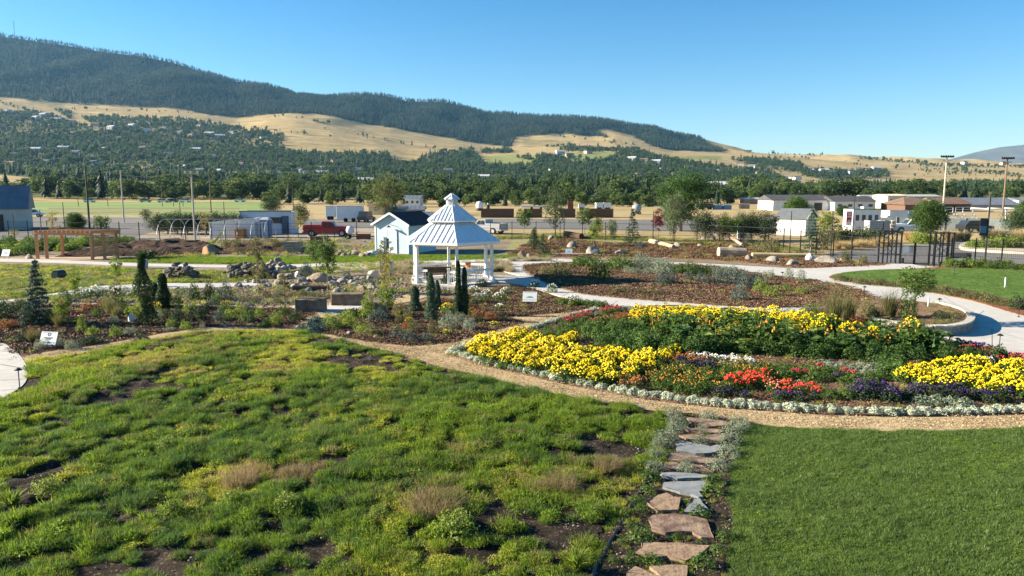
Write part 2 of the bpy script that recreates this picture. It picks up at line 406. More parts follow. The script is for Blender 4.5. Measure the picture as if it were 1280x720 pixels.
# ground sheet: from behind the camera out over the valley and up the slopes
ys_rows = np.concatenate([[-60, -20, 0, 20, 60, 120, 200, 300], np.geomspace(380, 5200, 170)])
ss = np.linspace(-1.35, 1.35, 420)
YY, SS = np.meshgrid(ys_rows, ss, indexing='ij')
XX = SS*np.maximum(YY+150, 90)
ZZ = np.where(YY > 380, zterrain(XX, YY), 0)-0.02
V = np.stack([XX, YY, ZZ], -1).reshape(-1, 3); nr, nc = YY.shape
ii = (np.arange(nr-1)[:, None]*nc+np.arange(nc-1)[None, :]).ravel(); F = np.stack([ii, ii+1, ii+nc+1, ii+nc], 1)
# ---- terrain material
def terrain_mat():
    m = bpy.data.materials.new('hillside_ground'); n, l = nodes_of(m); b = n['Principled BSDF']; b.inputs['Roughness'].default_value = 1; b.inputs['Specular IOR Level'].default_value = 0.05
    tc = n.new('ShaderNodeTexCoord'); at = n.new('ShaderNodeAttribute'); at.attribute_name = 'cover'
    mp = n.new('ShaderNodeMapping'); mp.inputs['Scale'].default_value = (0.004, 0.012, 0.01); l.new(tc.outputs['Object'], mp.inputs[0])
    a = n.new('ShaderNodeTexNoise'); a.inputs['Scale'].default_value = 2.5; a.inputs['Detail'].default_value = 10; a.inputs['Roughness'].default_value = .75; l.new(mp.outputs[0], a.inputs['Vector'])
    cr = n.new('ShaderNodeValToRGB'); e = cr.color_ramp.elements; e[0].position = .33; e[0].color = (.20, .155, .075, 1); e[1].position = .66; e[1].color = (.52, .40, .20, 1); q = e.new(.5); q.color = (.38, .285, .13, 1)
    l.new(a.outputs[0], cr.inputs[0])
    a2 = n.new('ShaderNodeTexNoise'); a2.inputs['Scale'].default_value = .05; a2.inputs['Detail'].default_value = 8; l.new(tc.outputs['Object'], a2.inputs['Vector'])
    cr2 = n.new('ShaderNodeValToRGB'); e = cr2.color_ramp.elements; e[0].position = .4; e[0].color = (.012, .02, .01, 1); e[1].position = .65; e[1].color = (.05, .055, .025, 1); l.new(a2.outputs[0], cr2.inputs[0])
    cr3 = n.new('ShaderNodeValToRGB'); e = cr3.color_ramp.elements; e[0].position = .4; e[0].color = (.05, .075, .025, 1); e[1].position = .62; e[1].color = (.22, .19, .09, 1); l.new(a2.outputs[0], cr3.inputs[0])
    sep = n.new('ShaderNodeSeparateColor'); l.new(at.outputs['Color'], sep.inputs[0])
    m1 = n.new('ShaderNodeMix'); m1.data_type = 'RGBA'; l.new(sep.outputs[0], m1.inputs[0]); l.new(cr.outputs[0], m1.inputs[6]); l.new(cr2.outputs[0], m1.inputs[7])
    m2 = n.new('ShaderNodeMix'); m2.data_type = 'RGBA'; l.new(sep.outputs[1], m2.inputs[0]); l.new(m1.outputs[2], m2.inputs[6]); l.new(cr3.outputs[0], m2.inputs[7])
    m3 = n.new('ShaderNodeMix'); m3.data_type = 'RGBA'; l.new(sep.outputs[2], m3.inputs[0]); l.new(m2.outputs[2], m3.inputs[6]); m3.inputs[7].default_value = (.20, .24, .07, 1)
    l.new(m3.outputs[2], b.inputs['Base Color'])
    bp = n.new('ShaderNodeBump'); bp.inputs['Distance'].default_value = 4.0; bp.inputs['Strength'].default_value = .5; l.new(a2.outputs[0], bp.inputs['Height']); l.new(bp.outputs[0], b.inputs['Normal'])
    return m
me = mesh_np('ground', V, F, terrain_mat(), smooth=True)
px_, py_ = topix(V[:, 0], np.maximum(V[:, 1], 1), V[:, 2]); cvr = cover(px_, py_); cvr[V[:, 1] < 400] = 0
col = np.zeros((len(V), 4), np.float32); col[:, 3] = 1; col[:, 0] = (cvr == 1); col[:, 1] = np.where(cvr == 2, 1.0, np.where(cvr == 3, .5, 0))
golf = inpoly(px_, py_, [(604,196),(640,193),(672,194),(668,208),(606,208)]) | inpoly(px_, py_, [(720,190),(770,191),(775,205),(745,208),(700,196)]) | inpoly(px_, py_, [(838,196),(905,195),(900,200),(838,199)])
col[golf & (V[:, 1] > 500), 2] = .8
at = me.color_attributes.new('cover', 'FLOAT_COLOR', 'POINT'); at.data.foreach_set('color', col.ravel())
tag(obj('ground', me), 'dry golden valley floor rising into grassy hills', None, kind='structure')

# far blue mountain on the right
mx_ = np.array([(1100,215),(1150,208),(1195,197),(1220,190),(1250,184),(1280,181),(1330,178),(1400,172),(1500,170),(1650,185),(1800,200)], float)
Yr = [9500., 11000., 12500.]; gx = np.linspace(1100, 1800, 90); V2 = []
for j, t in enumerate(np.linspace(0, 1, 14)):
    for x in gx:
        p = PY(x, np.interp(x, mx_[:, 0], mx_[:, 1]), 12000)
        z = p.z*t; Yv = 9000+3000*t; V2.append((p.x*(Yv/12000)**.3, Yv, z*(1-.12*float(fbm(x/30, t*5, 3))*(1-t))))
V2 = np.array(V2); ii = (np.arange(13)[:, None]*90+np.arange(89)[None, :]).ravel(); F2 = np.stack([ii, ii+1, ii+91, ii+90], 1)
tag(obj('mountain', mesh_np('mountain', V2, F2, mat('far_mountain', (.07, .075, .05), (.16, .13, .08), scale=.002, rough=1), smooth=True)), 'hazy blue mountain far off at the right', None, kind='structure')

# ================================================================== TREES ON THE SLOPES
def conifer_proto(seed, h=18, r=3.4, tiers=7, per=9, m=None, skirt=.12):
    g = np.random.default_rng(seed); V, F = [], []; o = 0
    for t in range(tiers):
        f = t/(tiers-1); z0 = h*(skirt+(1-skirt)*f*.92); rr = r*(1-f)**.8*g.uniform(.85, 1.15)+.25; zt = z0+h*.2*(1-f*.4)
        for k in range(per):
            a = 2*math.pi*(k+g.uniform(-.3, .3))/per; da = math.pi/per*1.3; q = rr*g.uniform(.65, 1.2); drop = rr*.25*g.uniform(.5, 1.4)
            V += [(0, 0, zt), (math.cos(a-da)*q*.6, math.sin(a-da)*q*.6, z0+.1*h*(1-f)*.5), (math.cos(a)*q, math.sin(a)*q, z0-drop), (math.cos(a+da)*q*.6, math.sin(a+da)*q*.6, z0+.1*h*(1-f)*.5)]
            F.append((o, o+1, o+2, o+3)); o += 4
    V = np.array(V); V[:, :2] += (V[:, 2:3]/h)*g.normal(0, .25, 2)
    return mesh_np('far_conifer', V, np.array(F), m)
FAR_CON = leaf_mat('far_conifer_needles', (.008, .024, .014), (.042, .075, .034), trans=.15, nscale=.3)
TOWN_CON = leaf_mat('town_conifer_needles', (.016, .038, .018), (.042, .075, .03), trans=.2, nscale=.3)
TOWN_LEAF = leaf_mat('town_tree_leaves', (.028, .060, .018), (.075, .12, .034), trans=.3, nscale=.25, c3=(.17, .21, .055))
hill_protos = proto_coll('hill_conifers', [obj('far_conifer', conifer_proto(s, m=FAR_CON, tiers=5, per=7)) for s in range(5)])
def terrain_points(n, Y0, Y1, want, dens=None):
    out = np.zeros((0, 5))
    while len(out) < n:
        k = 60000; Y = np.sqrt(rng.uniform(Y0**2, Y1**2, k)); s = rng.uniform(-.86, .86, k); X = s*Y; Z = zterrain(X, Y); px, py = topix(X, Y, Z)
        c = cover(px, py); m = np.isin(c, want)
        if dens is not None: m &= rng.random(k) < dens(px, py, X, Y, c)
        q = np.stack([X, Y, Z, px, py], 1)[m]; out = np.vstack([out, q])
    return out[:n]
fp = terrain_points(27000, 2500, 4050, [1])
scatter('conifer_forest', fp[:, :3], np.stack([rng.uniform(.8, 1.3, len(fp))*1.05, rng.uniform(.8, 1.3, len(fp))*1.05, rng.uniform(.6, 1.15, len(fp))], 1), hill_protos, 'dark conifer forest covering the long mountain ridge', 'forest', tilt=.02)
# thin rows of trees on the golden hill and its skyline
def row_pts(segs):
    out = []
    for (x0, y0, x1, y1, n, Ya) in segs:
        for i in range(n):
            x = random.uniform(x0, x1); y = y0+(y1-y0)*(x-x0)/(x1-x0)+random.uniform(-1.5, 1.5)
            Yc = np.linspace(900, 3900, 400); d = [ray(x, y)]*1; dd = d[0]
            Xc = dd.x/dd.y*Yc; Zr = H+dd.z/dd.y*Yc; zt_ = zterrain(Xc, Yc); hit = np.where(zt_ >= Zr)[0]
            j = hit[0] if len(hit) else -1
            if j < 0: continue
            out.append((Xc[j], Yc[j], zt_[j]))
    return np.array(out)
rp = row_pts([(930,190,1030,195,60,0),(1075,198,1160,205,90,0),(1150,207,1400,212,260,0),(1180,212,1290,222,80,0),(1060,206,1180,214,22,0),(1150,214,1220,219,26,0),(950,205,1010,212,30,0),(600,190,640,190,40,0),(700,189,800,190,60,0),(645,197,668,200,25,0),(960,196,1080,203,14,0),(90,136,400,148,26,0),(200,150,470,176,22,0),(400,160,560,190,18,0),(700,172,800,182,20,0),(960,215,1270,222,30,0),(0,128,90,158,40,0),(560,150,620,150,1,0)])
tp = terrain_points(24000, 820, 2500, [2, 3], dens=lambda px, py, X, Y, c: np.where(c == 3, .75, 1.0)*(.6+.7*(fbm(X/90, Y/90, 2) > .45)))
town_objs = [obj('far_tree', conifer_proto(20+s, h=13, r=3.0, m=TOWN_CON, tiers=6, per=8)) for s in range(3)]
for s in range(5):
    V, F = crown(40+s, 26, 16, (4.2, 4.2, 4.4), 5.6, 1.5, 1.5)
    town_objs.append(obj('far_tree', mesh_np('far_tree', V, F, TOWN_LEAF)))
town_protos = proto_coll('town_trees', town_objs)
allp = np.vstack([rp, tp[:, :3]])
scatter('wooded_suburb', allp, rng.uniform(.45, 1.0, len(allp))+.55*(rng.random(len(allp)) < .15), town_protos, 'mixed trees covering the suburb on the lower slopes', 'trees', tilt=.03)
# nearer belt: trees one can tell apart
con_meshes = [conifer_proto(60+s, h=11.5, r=3.0, m=TOWN_CON, tiers=9, per=11) for s in range(4)]
leaf_meshes = []
for s in range(6):
    V, F = crown(80+s, 70, 30, (4.8, 4.8, 4.6), 5.4, 1.2, .85); leaf_meshes.append(mesh_np('broadleaf_tree', V, F, TOWN_LEAF))
bp_ = []
xx = -60
while xx < 1340:
    for row, (ya, yb, hs) in enumerate([(248.5, 250.5, .9), (244, 248, 1.0), (239.5, 243.5, 1.1)]):
        if xx > 1000 and row > 0 : continue
        bp_.append((xx+random.uniform(-5, 5), random.uniform(ya, yb), hs*random.uniform(.6, 1.3)))
    if 320 < xx < 965: bp_ += [(xx+random.uniform(-6, 6), random.uniform(252.5, 256), random.uniform(.5, .8))]+([(xx+random.uniform(-6, 6), random.uniform(256, 259), random.uniform(.3, .55))] if 545 < xx < 830 else [])
    xx += 14.5
for i, (x, y, s) in enumerate(bp_):
    if 0 < x < 45 and y > 244: continue
    Yc = np.linspace(230, 900, 500); dd = ray(x, y); Xc = dd.x/dd.y*Yc; zt_ = np.where(Yc < 380, 0, zterrain(Xc, Yc)); hit = np.where(zt_ >= H+dd.z/dd.y*Yc)[0]; j = hit[0] if len(hit) else -1
    isc = random.random() < .2
    o = obj('conifer_tree' if isc else 'broadleaf_tree', random.choice(con_meshes if isc else leaf_meshes), loc=(Xc[j], Yc[j], zt_[j]-.3))
    s = s*1.15*Yc[j]/560 if Yc[j] > 560 else s*1.05
    o.scale = (s*random.uniform(.9, 1.2), s*random.uniform(.9, 1.2), s*random.uniform(.8, 1.1)); o.rotation_euler = (0, 0, random.uniform(0, 6.28))
    if isc: tag(o, 'dark pointed conifer in the tree belt at the far edge of the valley floor', 'tree', 'conifers in the far tree belt')
    else: tag(o, 'rounded green tree in the tree belt at the far edge of the valley floor', 'tree', 'broadleaf trees in the far tree belt')

# houses of the suburb
def house_proto(w_, d_, h_, wallm, roofm, seed):
    r = random.Random(seed); t = thing('house', '', 'house')
    MB().box((0, 0, h_/2-1), (w_, d_, h_+2)).build('wall', wallm, t)
    rf = MB(); rf.add([(-w_/2-.5, -d_/2-.6, h_), (w_/2+.5, -d_/2-.6, h_), (w_/2+.5, d_/2+.6, h_), (-w_/2-.5, d_/2+.6, h_), (-w_/2-.5, 0, h_+d_*.28), (w_/2+.5, 0, h_+d_*.28)], [(0,1,5,4),(2,3,4,5),(0,4,3),(1,2,5),(0,3,2,1)])
    rf.build('roof', roofm, t)
    wn = MB()
    for k in range(3): wn.box((-w_*.32+k*w_*.32, -d_/2-.03, h_*.55), (1.4, .1, 1.2))
    wn.build('window', mat('dark_glass', (.03, .04, .05), rough=.15, spec=.5), t)
    return t
wm = [mat('house_white', (.72, .70, .66), rough=.8), mat('house_tan', (.42, .35, .26), rough=.8), mat('house_grey', (.35, .37, .38), rough=.8)]
rm = [mat('roof_grey', (.16, .16, .17), rough=.9), mat('roof_brown', (.17, .12, .09), rough=.9), mat('roof_pale', (.45, .45, .46), rough=.7)]
hp = [(house_proto(13, 9, 3.6, wm[0], rm[0], 1), 'small white house with grey roof among the suburb trees', 'white suburb houses'),
      (house_proto(15, 9, 4.4, wm[1], rm[1], 2), 'small tan house with brown roof among the suburb trees', 'tan suburb houses'),
      (house_proto(17, 10, 4.6, wm[2], rm[2], 3), 'grey house with pale roof among the suburb trees', 'grey suburb houses')]
hpos = [(15,208),(60,205),(112,200),(118,206),(205,212),(228,213),(250,216),(232,221),(270,218),(292,222),(300,209),(335,219),(346,220),(375,217),(385,219),(403,220),(402,213),(448,215),(458,231),(443,229),(330,228),(20,196),(45,190),(80,188),(95,193),(130,190),(150,195),(180,188),(210,195),(245,190),(265,198),(285,195),
        (120,158),(140,162),(165,160),(185,165),(205,163),(225,168),(240,172),(262,170),(275,173),(290,168),(310,172),(330,175),(250,160),(20,148),(45,150),(70,152),(90,155),(10,142),(33,143),(55,146),
        (588,222),(605,225),(625,226),(640,229),(700,193),(712,196),(735,192),(728,225),(718,224),(755,226),(772,228),(690,215),(660,213),(800,222),(815,212),(830,216),(845,221),(860,212),(880,222),(900,216),(925,207),(940,210),(950,219),(870,237),(890,238),(905,239),
        (1018,214),(1030,216),(1042,218),(1052,216),(1062,217),(1075,214),(1085,215),(1095,213),(996,225),(985,224),(790,201),(805,203),(820,205),(420,205),(470,212),(540,218),(560,216),(1255,206),(1230,205),(1205,205)]
used_h = set()
for i, (x, y) in enumerate(hpos):
    Yc = np.linspace(420, 3000, 900); dd = ray(x, y); Xc = dd.x/dd.y*Yc; zt_ = zterrain(Xc, Yc); hit = np.where(zt_ >= H+dd.z/dd.y*Yc)[0]
    if not len(hit): continue
    j = hit[0]; k = (0 if random.random() < .5 else random.choice([1, 2])); t0, lb, gp = hp[k]
    t = copy_tree(t0) if k in used_h else t0; used_h.add(k)
    f = 1.0+max(0, (Yc[j]-900))/2600
    t.location = (Xc[j], Yc[j], zt_[j]+1.0); t.rotation_euler = (0, 0, random.uniform(-.7, .7)); t.scale = (f,)*3; tag(t, lb, 'house', gp)
# ================================================================== GROUND SHEETS
def sheet(name, poly, z, m, label=None, z0=None, kind='structure', topz=None):
    o = MB().prism(poly, z0 if z0 is not None else None, z, topz=topz).build(name, m); return tag(o, label, None, kind=kind)
MULCH = ground_mat('bark_mulch', [(.08,.034,.018), (.18,.078,.04), (.27,.13,.07)], big=.6, fine=14, bump=.05, chips=(26, (.30,.17,.09), .72))
MULCH2 = ground_mat('brown_mulch', [(.085,.05,.03), (.17,.10,.055), (.26,.17,.10)], big=.5, fine=10, bump=.05, chips=(20, (.36,.26,.16), .7))
REDMULCH = ground_mat('red_mulch', [(.14,.055,.025), (.27,.115,.05), (.36,.18,.09)], big=.4, fine=8, bump=.06, chips=(14, (.42,.26,.14), .75))
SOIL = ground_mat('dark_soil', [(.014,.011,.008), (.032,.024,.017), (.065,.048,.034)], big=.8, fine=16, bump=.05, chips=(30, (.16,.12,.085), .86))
BEDSOIL = ground_mat('bed_soil', [(.08,.045,.028), (.15,.09,.058), (.22,.14,.09)], big=.8, fine=12, bump=.04, chips=(24, (.30,.21,.14), .75))
GRAVEL = ground_mat('decomposed_granite', [(.26,.185,.09), (.39,.285,.145), (.49,.375,.205)], big=.35, fine=24, bump=.02, chips=(38, (.62,.50,.32), .6), mixbig=.45)
TAN = ground_mat('pale_sandy_path', [(.36,.27,.17), (.46,.36,.24), (.55,.45,.31)], big=.5, fine=14, bump=.02)
DIRT = ground_mat('garden_dirt', [(.10,.08,.05), (.21,.165,.105), (.32,.26,.17)], big=.25, fine=5, bump=.05, chips=(9, (.38,.32,.22), .8))
CONC = ground_mat('concrete', [(.40,.39,.355), (.48,.465,.425), (.53,.515,.47)], big=.25, fine=3, bump=.003, rough=.85)
ASPH = ground_mat('asphalt', [(.13,.125,.12), (.17,.165,.155), (.21,.20,.185)], big=.08, fine=2, bump=.005)
DRYG = ground_mat('dry_grass_field', [(.26,.20,.09), (.38,.29,.14), (.46,.36,.18)], big=.05, fine=.8, bump=.05)
FIELD = ground_mat('sports_field_grass', [(.13,.19,.05), (.19,.26,.075), (.25,.31,.11)], big=.03, fine=.6, bump=.03)
INFD = ground_mat('infield_dirt', [(.20,.12,.08), (.26,.17,.11)], big=.1, fine=2, bump=.02)
LAWNG = ground_mat('lawn_thatch', [(.035,.055,.012), (.06,.10,.02), (.10,.13,.035)], big=.6, fine=14, bump=.04)
LAWNF = ground_mat('far_lawn', [(.06,.115,.018), (.10,.19,.03), (.14,.24,.05)], big=.25, fine=6, bump=.06)
WEEDY = ground_mat('weedy_slope', [(.07,.075,.03), (.14,.15,.05), (.26,.22,.11)], big=.5, fine=5, bump=.07)
def W(*a): return [tuple(P(x, y))[:2] for x, y in a]
# far things first (each a few mm higher)
sheet('fairground', [(-260,62),(300,62),(420,330),(-420,330)], 0.0, DRYG, 'dry trampled grass of the fairground beyond the fence')
sheet('sports_field', W((-60,270),(330,268),(345,252.2),(-20,252)), .004, FIELD, 'mown sports field beyond the left fence')
sheet('infield', W((60,261.5),(300,261.5),(300,260),(60,260)), .008, INFD, 'brown dirt strip across the sports field')
sheet('dirt_track', W((20,268),(200,266),(200,264.7),(20,265.5)), .008, INFD, 'brown dirt track before the sports field')
sheet('road', W((-200,300),(200,301),(330,299),(330,283),(200,272),(-200,270)), .004, ASPH, 'grey asphalt lot behind the pergola')
sheet('yard', W((150,303),(480,300),(480,285),(200,287)), .008, ground_mat('yard_gravel', [(.24,.20,.14),(.34,.29,.21),(.42,.36,.27)], big=.2, fine=3, bump=.03), 'pale gravel yard around the trailers')
sheet('road', W((380,285),(640,286),(1000,292),(1000,276),(640,273.5),(380,274)), .004, ASPH, 'grey asphalt road beyond the fence')
sheet('parking_lot', W((985,330),(1040,316),(1110,308),(1300,295),(1500,300),(1500,345),(1250,334),(1110,330.5),(1060,330)), .012, ASPH, 'asphalt drive outside the garden gates')
sheet('dry_verge', W((960,305),(1000,300),(1080,300),(1100,303),(1095,309),(1040,314),(990,320)), .016, DRYG, 'golden dry verge outside the fence')
# garden soil as one broad sheet, then beds, paths and lawns on it
sheet('garden_soil', W((-160,303),(150,303),(450,300),(700,297),(870,302),(1000,316),(1110,331),(1290,338),(1700,352),(1700,620),(-700,620)), .020, DIRT, 'bare sandy soil between the garden beds')
sheet('grass_verge', W((640,300),(700,297),(870,301.5),(940,306),(930,309),(800,305),(700,302),(650,318),(630,320)), .024, ground_mat('dull_grass', [(.15,.16,.06),(.24,.23,.09),(.3,.27,.13)], big=.3, fine=3), 'dull green grass strip inside the fence')
# left terraces
sheet('weedy_terrace', gpoly([(-200,330),(0,330),(100,333),(200,337),(320,339),(420,338),(430,343),(330,347),(300,352),(200,356),(110,361),(50,370),(0,378),(-200,410)]), .026, WEEDY, 'sparse green weedy terrace behind the left bed')
sheet('grass_strip', gpoly([(150,327),(200,321),(330,321),(480,319),(520,318),(620,320),(690,320),(690,322),(620,325),(520,327),(440,330),(320,331),(180,329)]), .026, WEEDY, 'green strip between walkway and dirt heap')
sheet('red_mulch_bed', gpoly([(640,322),(645,312),(665,302),(700,297),(760,303),(850,304),(900,301),(950,302),(975,318),(1020,322),(1070,327),(1115,331),(1060,334.5),(1000,336),(960,331),(880,325),(800,322),(700,322)]), .035, REDMULCH, 'reddish bark mulch bank with boulders and conifers')
sheet('mulch_bed', gpoly([(0,382),(60,374),(110,366),(200,362),(300,360),(420,350),(500,345),(520,352),(528,362),(480,375),(450,383),(390,382),(330,384),(200,381),(110,380),(60,384),(0,392),(-150,410),(-150,392)]), .024, MULCH2, 'brown rocky bed left of the gazebo')
sheet('mulch_bed', gpoly([(-160,440),(-100,400),(0,388),(60,384),(110,381.5),(200,383),(320,385.5),(366,386),(400,388),(385,396),(374,405),(355,411),(290,409),(230,413),(180,422),(120,432),(60,440),(30,446),(15,436),(0,428),(-60,420)]), .030, MULCH, 'dark bark mulch bed behind the meadow')
sheet('mulch_bed', gpoly([(392,416),(420,420),(460,427),(495,432),(532,432.5),(560,429),(590,421),(620,413),(640,409),(650,405),(646,400),(625,396),(600,393),(585,388),(575,380),(560,372),(540,372),(520,380),(470,386),(440,391),(415,400)]), .030, MULCH, 'dark bark mulch bed below the gazebo')
sheet('mulch_bed', gpoly([(585,379),(592,366),(622,360),(645,358),(665,362),(690,371),(720,376),(745,380),(764,385),(740,388.5),(690,392),(640,397),(610,391),(590,386)]), .034, MULCH2, 'brown mulch bed with a small white sign right of the gazebo')
# gravel paths
sheet('gravel_path', gpoly([(20,450),(32,446),(60,441),(120,433),(180,422.5),(230,413.5),(290,409.5),(355,411),(392,415.5),(420,420),(460,427),(495,432),(532,432.5),(560,429),(590,421),(620,413),(650,405),(690,398),(740,388),(770,384),(800,384),(745,388),(690,403),(640,420),(600,428),(575,432),(562,439),(566,447),(600,458),(650,469),(700,481),(750,491),(800,500),(850,507),(900,512),(960,516),(1020,520),(1100,523),(1180,523),(1280,520),(1420,512),(1420,528),(1280,537),(1180,541),(1100,541),(1020,538),(960,534),(900,526),(840,519),(740,502),(680,492),(620,478),(560,462),(520,451),(470,438),(420,425),(370,416),(300,413.5),(230,418.5),(180,427.5),(130,437.5),(70,447.5),(35,453)], k=3), .040, GRAVEL, 'tan gravel path curving between meadow and flower beds')
sheet('gravel_path', gpoly([(585,379),(600,389),(640,397),(690,391.5),(740,388.5),(700,399),(652,405.5),(640,400),(600,394),(580,388),(570,378)]), .036, GRAVEL, 'tan gravel branch path right of the gazebo')
sheet('gravel_path', gpoly([(375,412),(366,405),(385,394),(408,385),(450,383),(490,375),(528,362),(545,360),(548,366),(520,376),(470,386),(430,392),(405,402),(394,412),(385,416)]), .044, GRAVEL, 'narrow path rising past stone benches to the gazebo')
sheet('gravel_path', gpoly([(100,380),(200,379.5),(320,382),(372,383),(440,384),(440,388),(372,387.5),(320,385.5),(200,383),(110,382.5)]), .041, TAN, 'thin sandy path through the left beds')
sheet('gravel_path', gpoly([(-40,324),(60,322),(120,318),(170,308),(190,303),(200,303.5),(178,312),(140,322),(90,326),(-40,328)]), .036, TAN, 'sandy track beside the vegetable rows')
# concrete
def slab(poly, label, z=.05): return sheet('concrete_path', poly, z, CONC, label, z0=-.05)
slab(gpoly([(-260,430),(-60,424),(0,430),(14,437),(26,447),(33,459),(35,471),(29,483),(12,494),(-20,506),(-260,560)]), 'round concrete landing at the left edge')
slab(gpoly([(-300,324),(0,324.5),(100,327),(180,330),(320,332),(430,329),(520,327),(600,325),(640,323),(700,324),(760,328),(830,328),(900,331),(950,334),(990,337),(990,342),(940,338),(900,334.5),(830,331.5),(760,331),(700,327),(640,326.5),(600,328),(520,331),(430,340),(410,340),(425,333.5),(320,335.5),(180,333.5),(100,330.5),(0,328),(-300,328)], k=3), 'long thin concrete walkway across the garden')
slab(gpoly([(-200,388),(0,377),(60,369),(108,361),(160,355.5),(230,355),(300,355),(330,354),(330,357),(300,359),(230,361.5),(160,363),(110,368),(60,375),(0,384),(-200,400)], k=3), 'curved concrete walk behind the left bed', z=.054)
slab(gpoly([(366,386),(372,382),(400,379),(440,381),(462,385),(440,390),(408,393),(385,391)]), 'small concrete pad between the stone benches', z=.058)
conc_main = [(612,347),(625,345.5),(650,346),(632,341),(622,335),(628,330),(645,328),(700,328),(760,328),(900,332),(950,334),(1000,336.5),(1060,334),(1118,330.5),(1145,330),(1150,333),(1300,348),(1500,380),(1600,470),(1420,500),(1280,449),(1213,431),(1180,426),(1143,416.5),(1100,412),(1050,408),(1000,399),(960,391),(900,386),(850,382.5),(790,384.5),(764,384),(740,380),(700,371.5),(665,361),(640,355),(612,353)]
slab(gpoly(conc_main, k=3), 'pale concrete walk sweeping between the round beds', z=.062)
jn = MB()
def joint(x0, y0, x1, y1):
    a, b = P(x0, y0, .066), P(x1, y1, .066); d = (b-a).normalized(); s = Vector((-d.y, d.x, 0))*.012; jn.add([a-s, b-s, b+s, a+s], [(0,1,2,3)])
for q in [(0,455,34,461),(0,475,34,473),(0,438,18,440),(0,488,22,486),(1113,412,1120,420),(1165,424,1172,416),(1185,428,1192,420),(1280,424,1215,405),(1180,371,1206,388),(1124,361,1100,378),(1280,401,1211,404),(1050,353,1030,356),(1000,345,995,352),(700,372,712,365),(760,384,772,376),(660,349,640,346),(850,382,855,378),(640,337,660,338),(1090,340,1085,336),(990,342,1000,339),(1240,410,1240,440),(1230,388,1211,404)]: joint(*q)
tag(jn.build('path_joints', mat('saw_cut_gap', (.16,.15,.14), rough=.9)), 'saw-cut joints in the concrete walks', None, kind='structure')  # saw cuts drawn as thin dark grey strips on the slabs
# islands on the concrete
isl = gpoly([(656,337),(668,332),(715,330.5),(770,331),(830,332.5),(880,334),(920,339),(950,345),(985,349),(1030,355),(1065,362),(1091,373),(1091,378),(1065,382.5),(1010,385),(960,386),(900,383.5),(850,379.5),(790,375.5),(740,370),(705,363),(685,355),(666,345)], k=4)
sheet('mulch_island', isl, .12, MULCH2, 'large brown mulch island between the walks', z0=0)
sheet('sandy_trail', gpoly([(738,333),(770,337),(830,342),(870,345),(910,343),(960,342),(960,345.5),(910,348),(860,349.5),(800,345),(760,340),(730,335)], k=3), .125, TAN, 'sandy trail through the mulch island')
sheet('sandy_trail', gpoly([(742,352),(780,348),(820,347),(850,349),(900,350),(900,352),(840,352),(790,352),(755,355),(735,355)], k=3), .129, TAN, 'short sandy spur in the mulch island')
lawn3 = gpoly([(1037,347),(1060,341.5),(1100,338.5),(1140,337.5),(1180,335),(1230,335),(1300,339),(1500,352),(1500,440),(1400,425),(1280,397),(1220,379),(1170,368.5),(1130,361),(1080,356),(1045,351)], k=4)
sheet('mulch_edge', lawn3, .10, MULCH, 'dark planting strip round the right lawn', z0=0)
lawn3i = gpoly([(1040,347),(1060,342.5),(1100,339.5),(1140,339),(1180,338),(1230,338),(1300,342),(1500,356),(1500,425),(1400,405),(1280,381),(1220,368),(1170,360.5),(1130,356),(1080,352.5),(1048,349.5)], k=4)
sheet('lawn', lawn3i, .125, LAWNF, 'smooth green lawn by the gates')
# planter with retaining wall
def ptz(x, y):
    px, py = topix(x, y, 0.2); return float(np.interp(px, [990, 1085, 1130, 1300], [.10, .30, .36, .38]))
planter = gpoly([(1000,398),(985,395),(1010,391),(1050,387),(1085,383),(1110,381.5),(1150,386),(1180,391.5),(1203,399),(1211.5,408),(1206,416),(1180,420.5),(1130,417.5),(1090,410.5),(1050,405)], k=4)
sheet('planter_soil', planter, .36, MULCH2, 'mulched soil inside the retaining wall', z0=0, topz=ptz)
wall_path = smooth_poly([tuple(P(x, y))[:2] for x, y in [(1088,411),(1110,415),(1135,418.5),(1165,421.3),(1190,420.5),(1208,416),(1213,408),(1205,399),(1190,393.5),(1172,389)]], 8, closed=False)
WALLM = mat('split_block', (.17,.165,.155), (.30,.285,.26), scale=2.5, bump=.02, bscale=9, rough=.95); CAPM = mat('block_cap', (.38,.36,.31), (.47,.44,.38), scale=3, rough=.9, bump=.004)
wt = thing('retaining_wall', 'low curved grey block retaining wall with pale capstones round the planter', 'wall', (wall_path[0][0], wall_path[0][1], 0))
ox, oy = wall_path[0]; blocks = MB(); caps = MB()
acc = [0.]
for i in range(1, len(wall_path)): acc.append(acc[-1]+math.dist(wall_path[i-1], wall_path[i]))
def at_len(s):
    s = min(max(s, 0), acc[-1]-1e-4); i = next(j for j in range(1, len(acc)) if acc[j] >= s); t = (s-acc[i-1])/(acc[i]-acc[i-1]); a, b = wall_path[i-1], wall_path[i]
    return Vector((a[0]+(b[0]-a[0])*t, a[1]+(b[1]-a[1])*t, 0))-Vector((ox, oy, 0))
for c in range(3):
    s = -.15*(c % 2)
    while s < acc[-1]-.1:
        a, b = at_len(s+.008), at_len(s+.292); 
        if (b-a).length > .1: blocks.bar(a+Vector((0,0,.05+.06+c*.12)), b+Vector((0,0,.05+.06+c*.12)), .2+random.uniform(-.01,.01), .115)
        s += .30
s = 0
while s < acc[-1]-.1:
    a, b = at_len(s+.004), at_len(s+.396)
    if (b-a).length > .1: caps.bar(a+Vector((0,0,.448)), b+Vector((0,0,.448)), .30, .07)
    s += .4
blocks.build('block_course', WALLM, wt, bevel=.012); caps.build('capstone', CAPM, wt, bevel=.01)
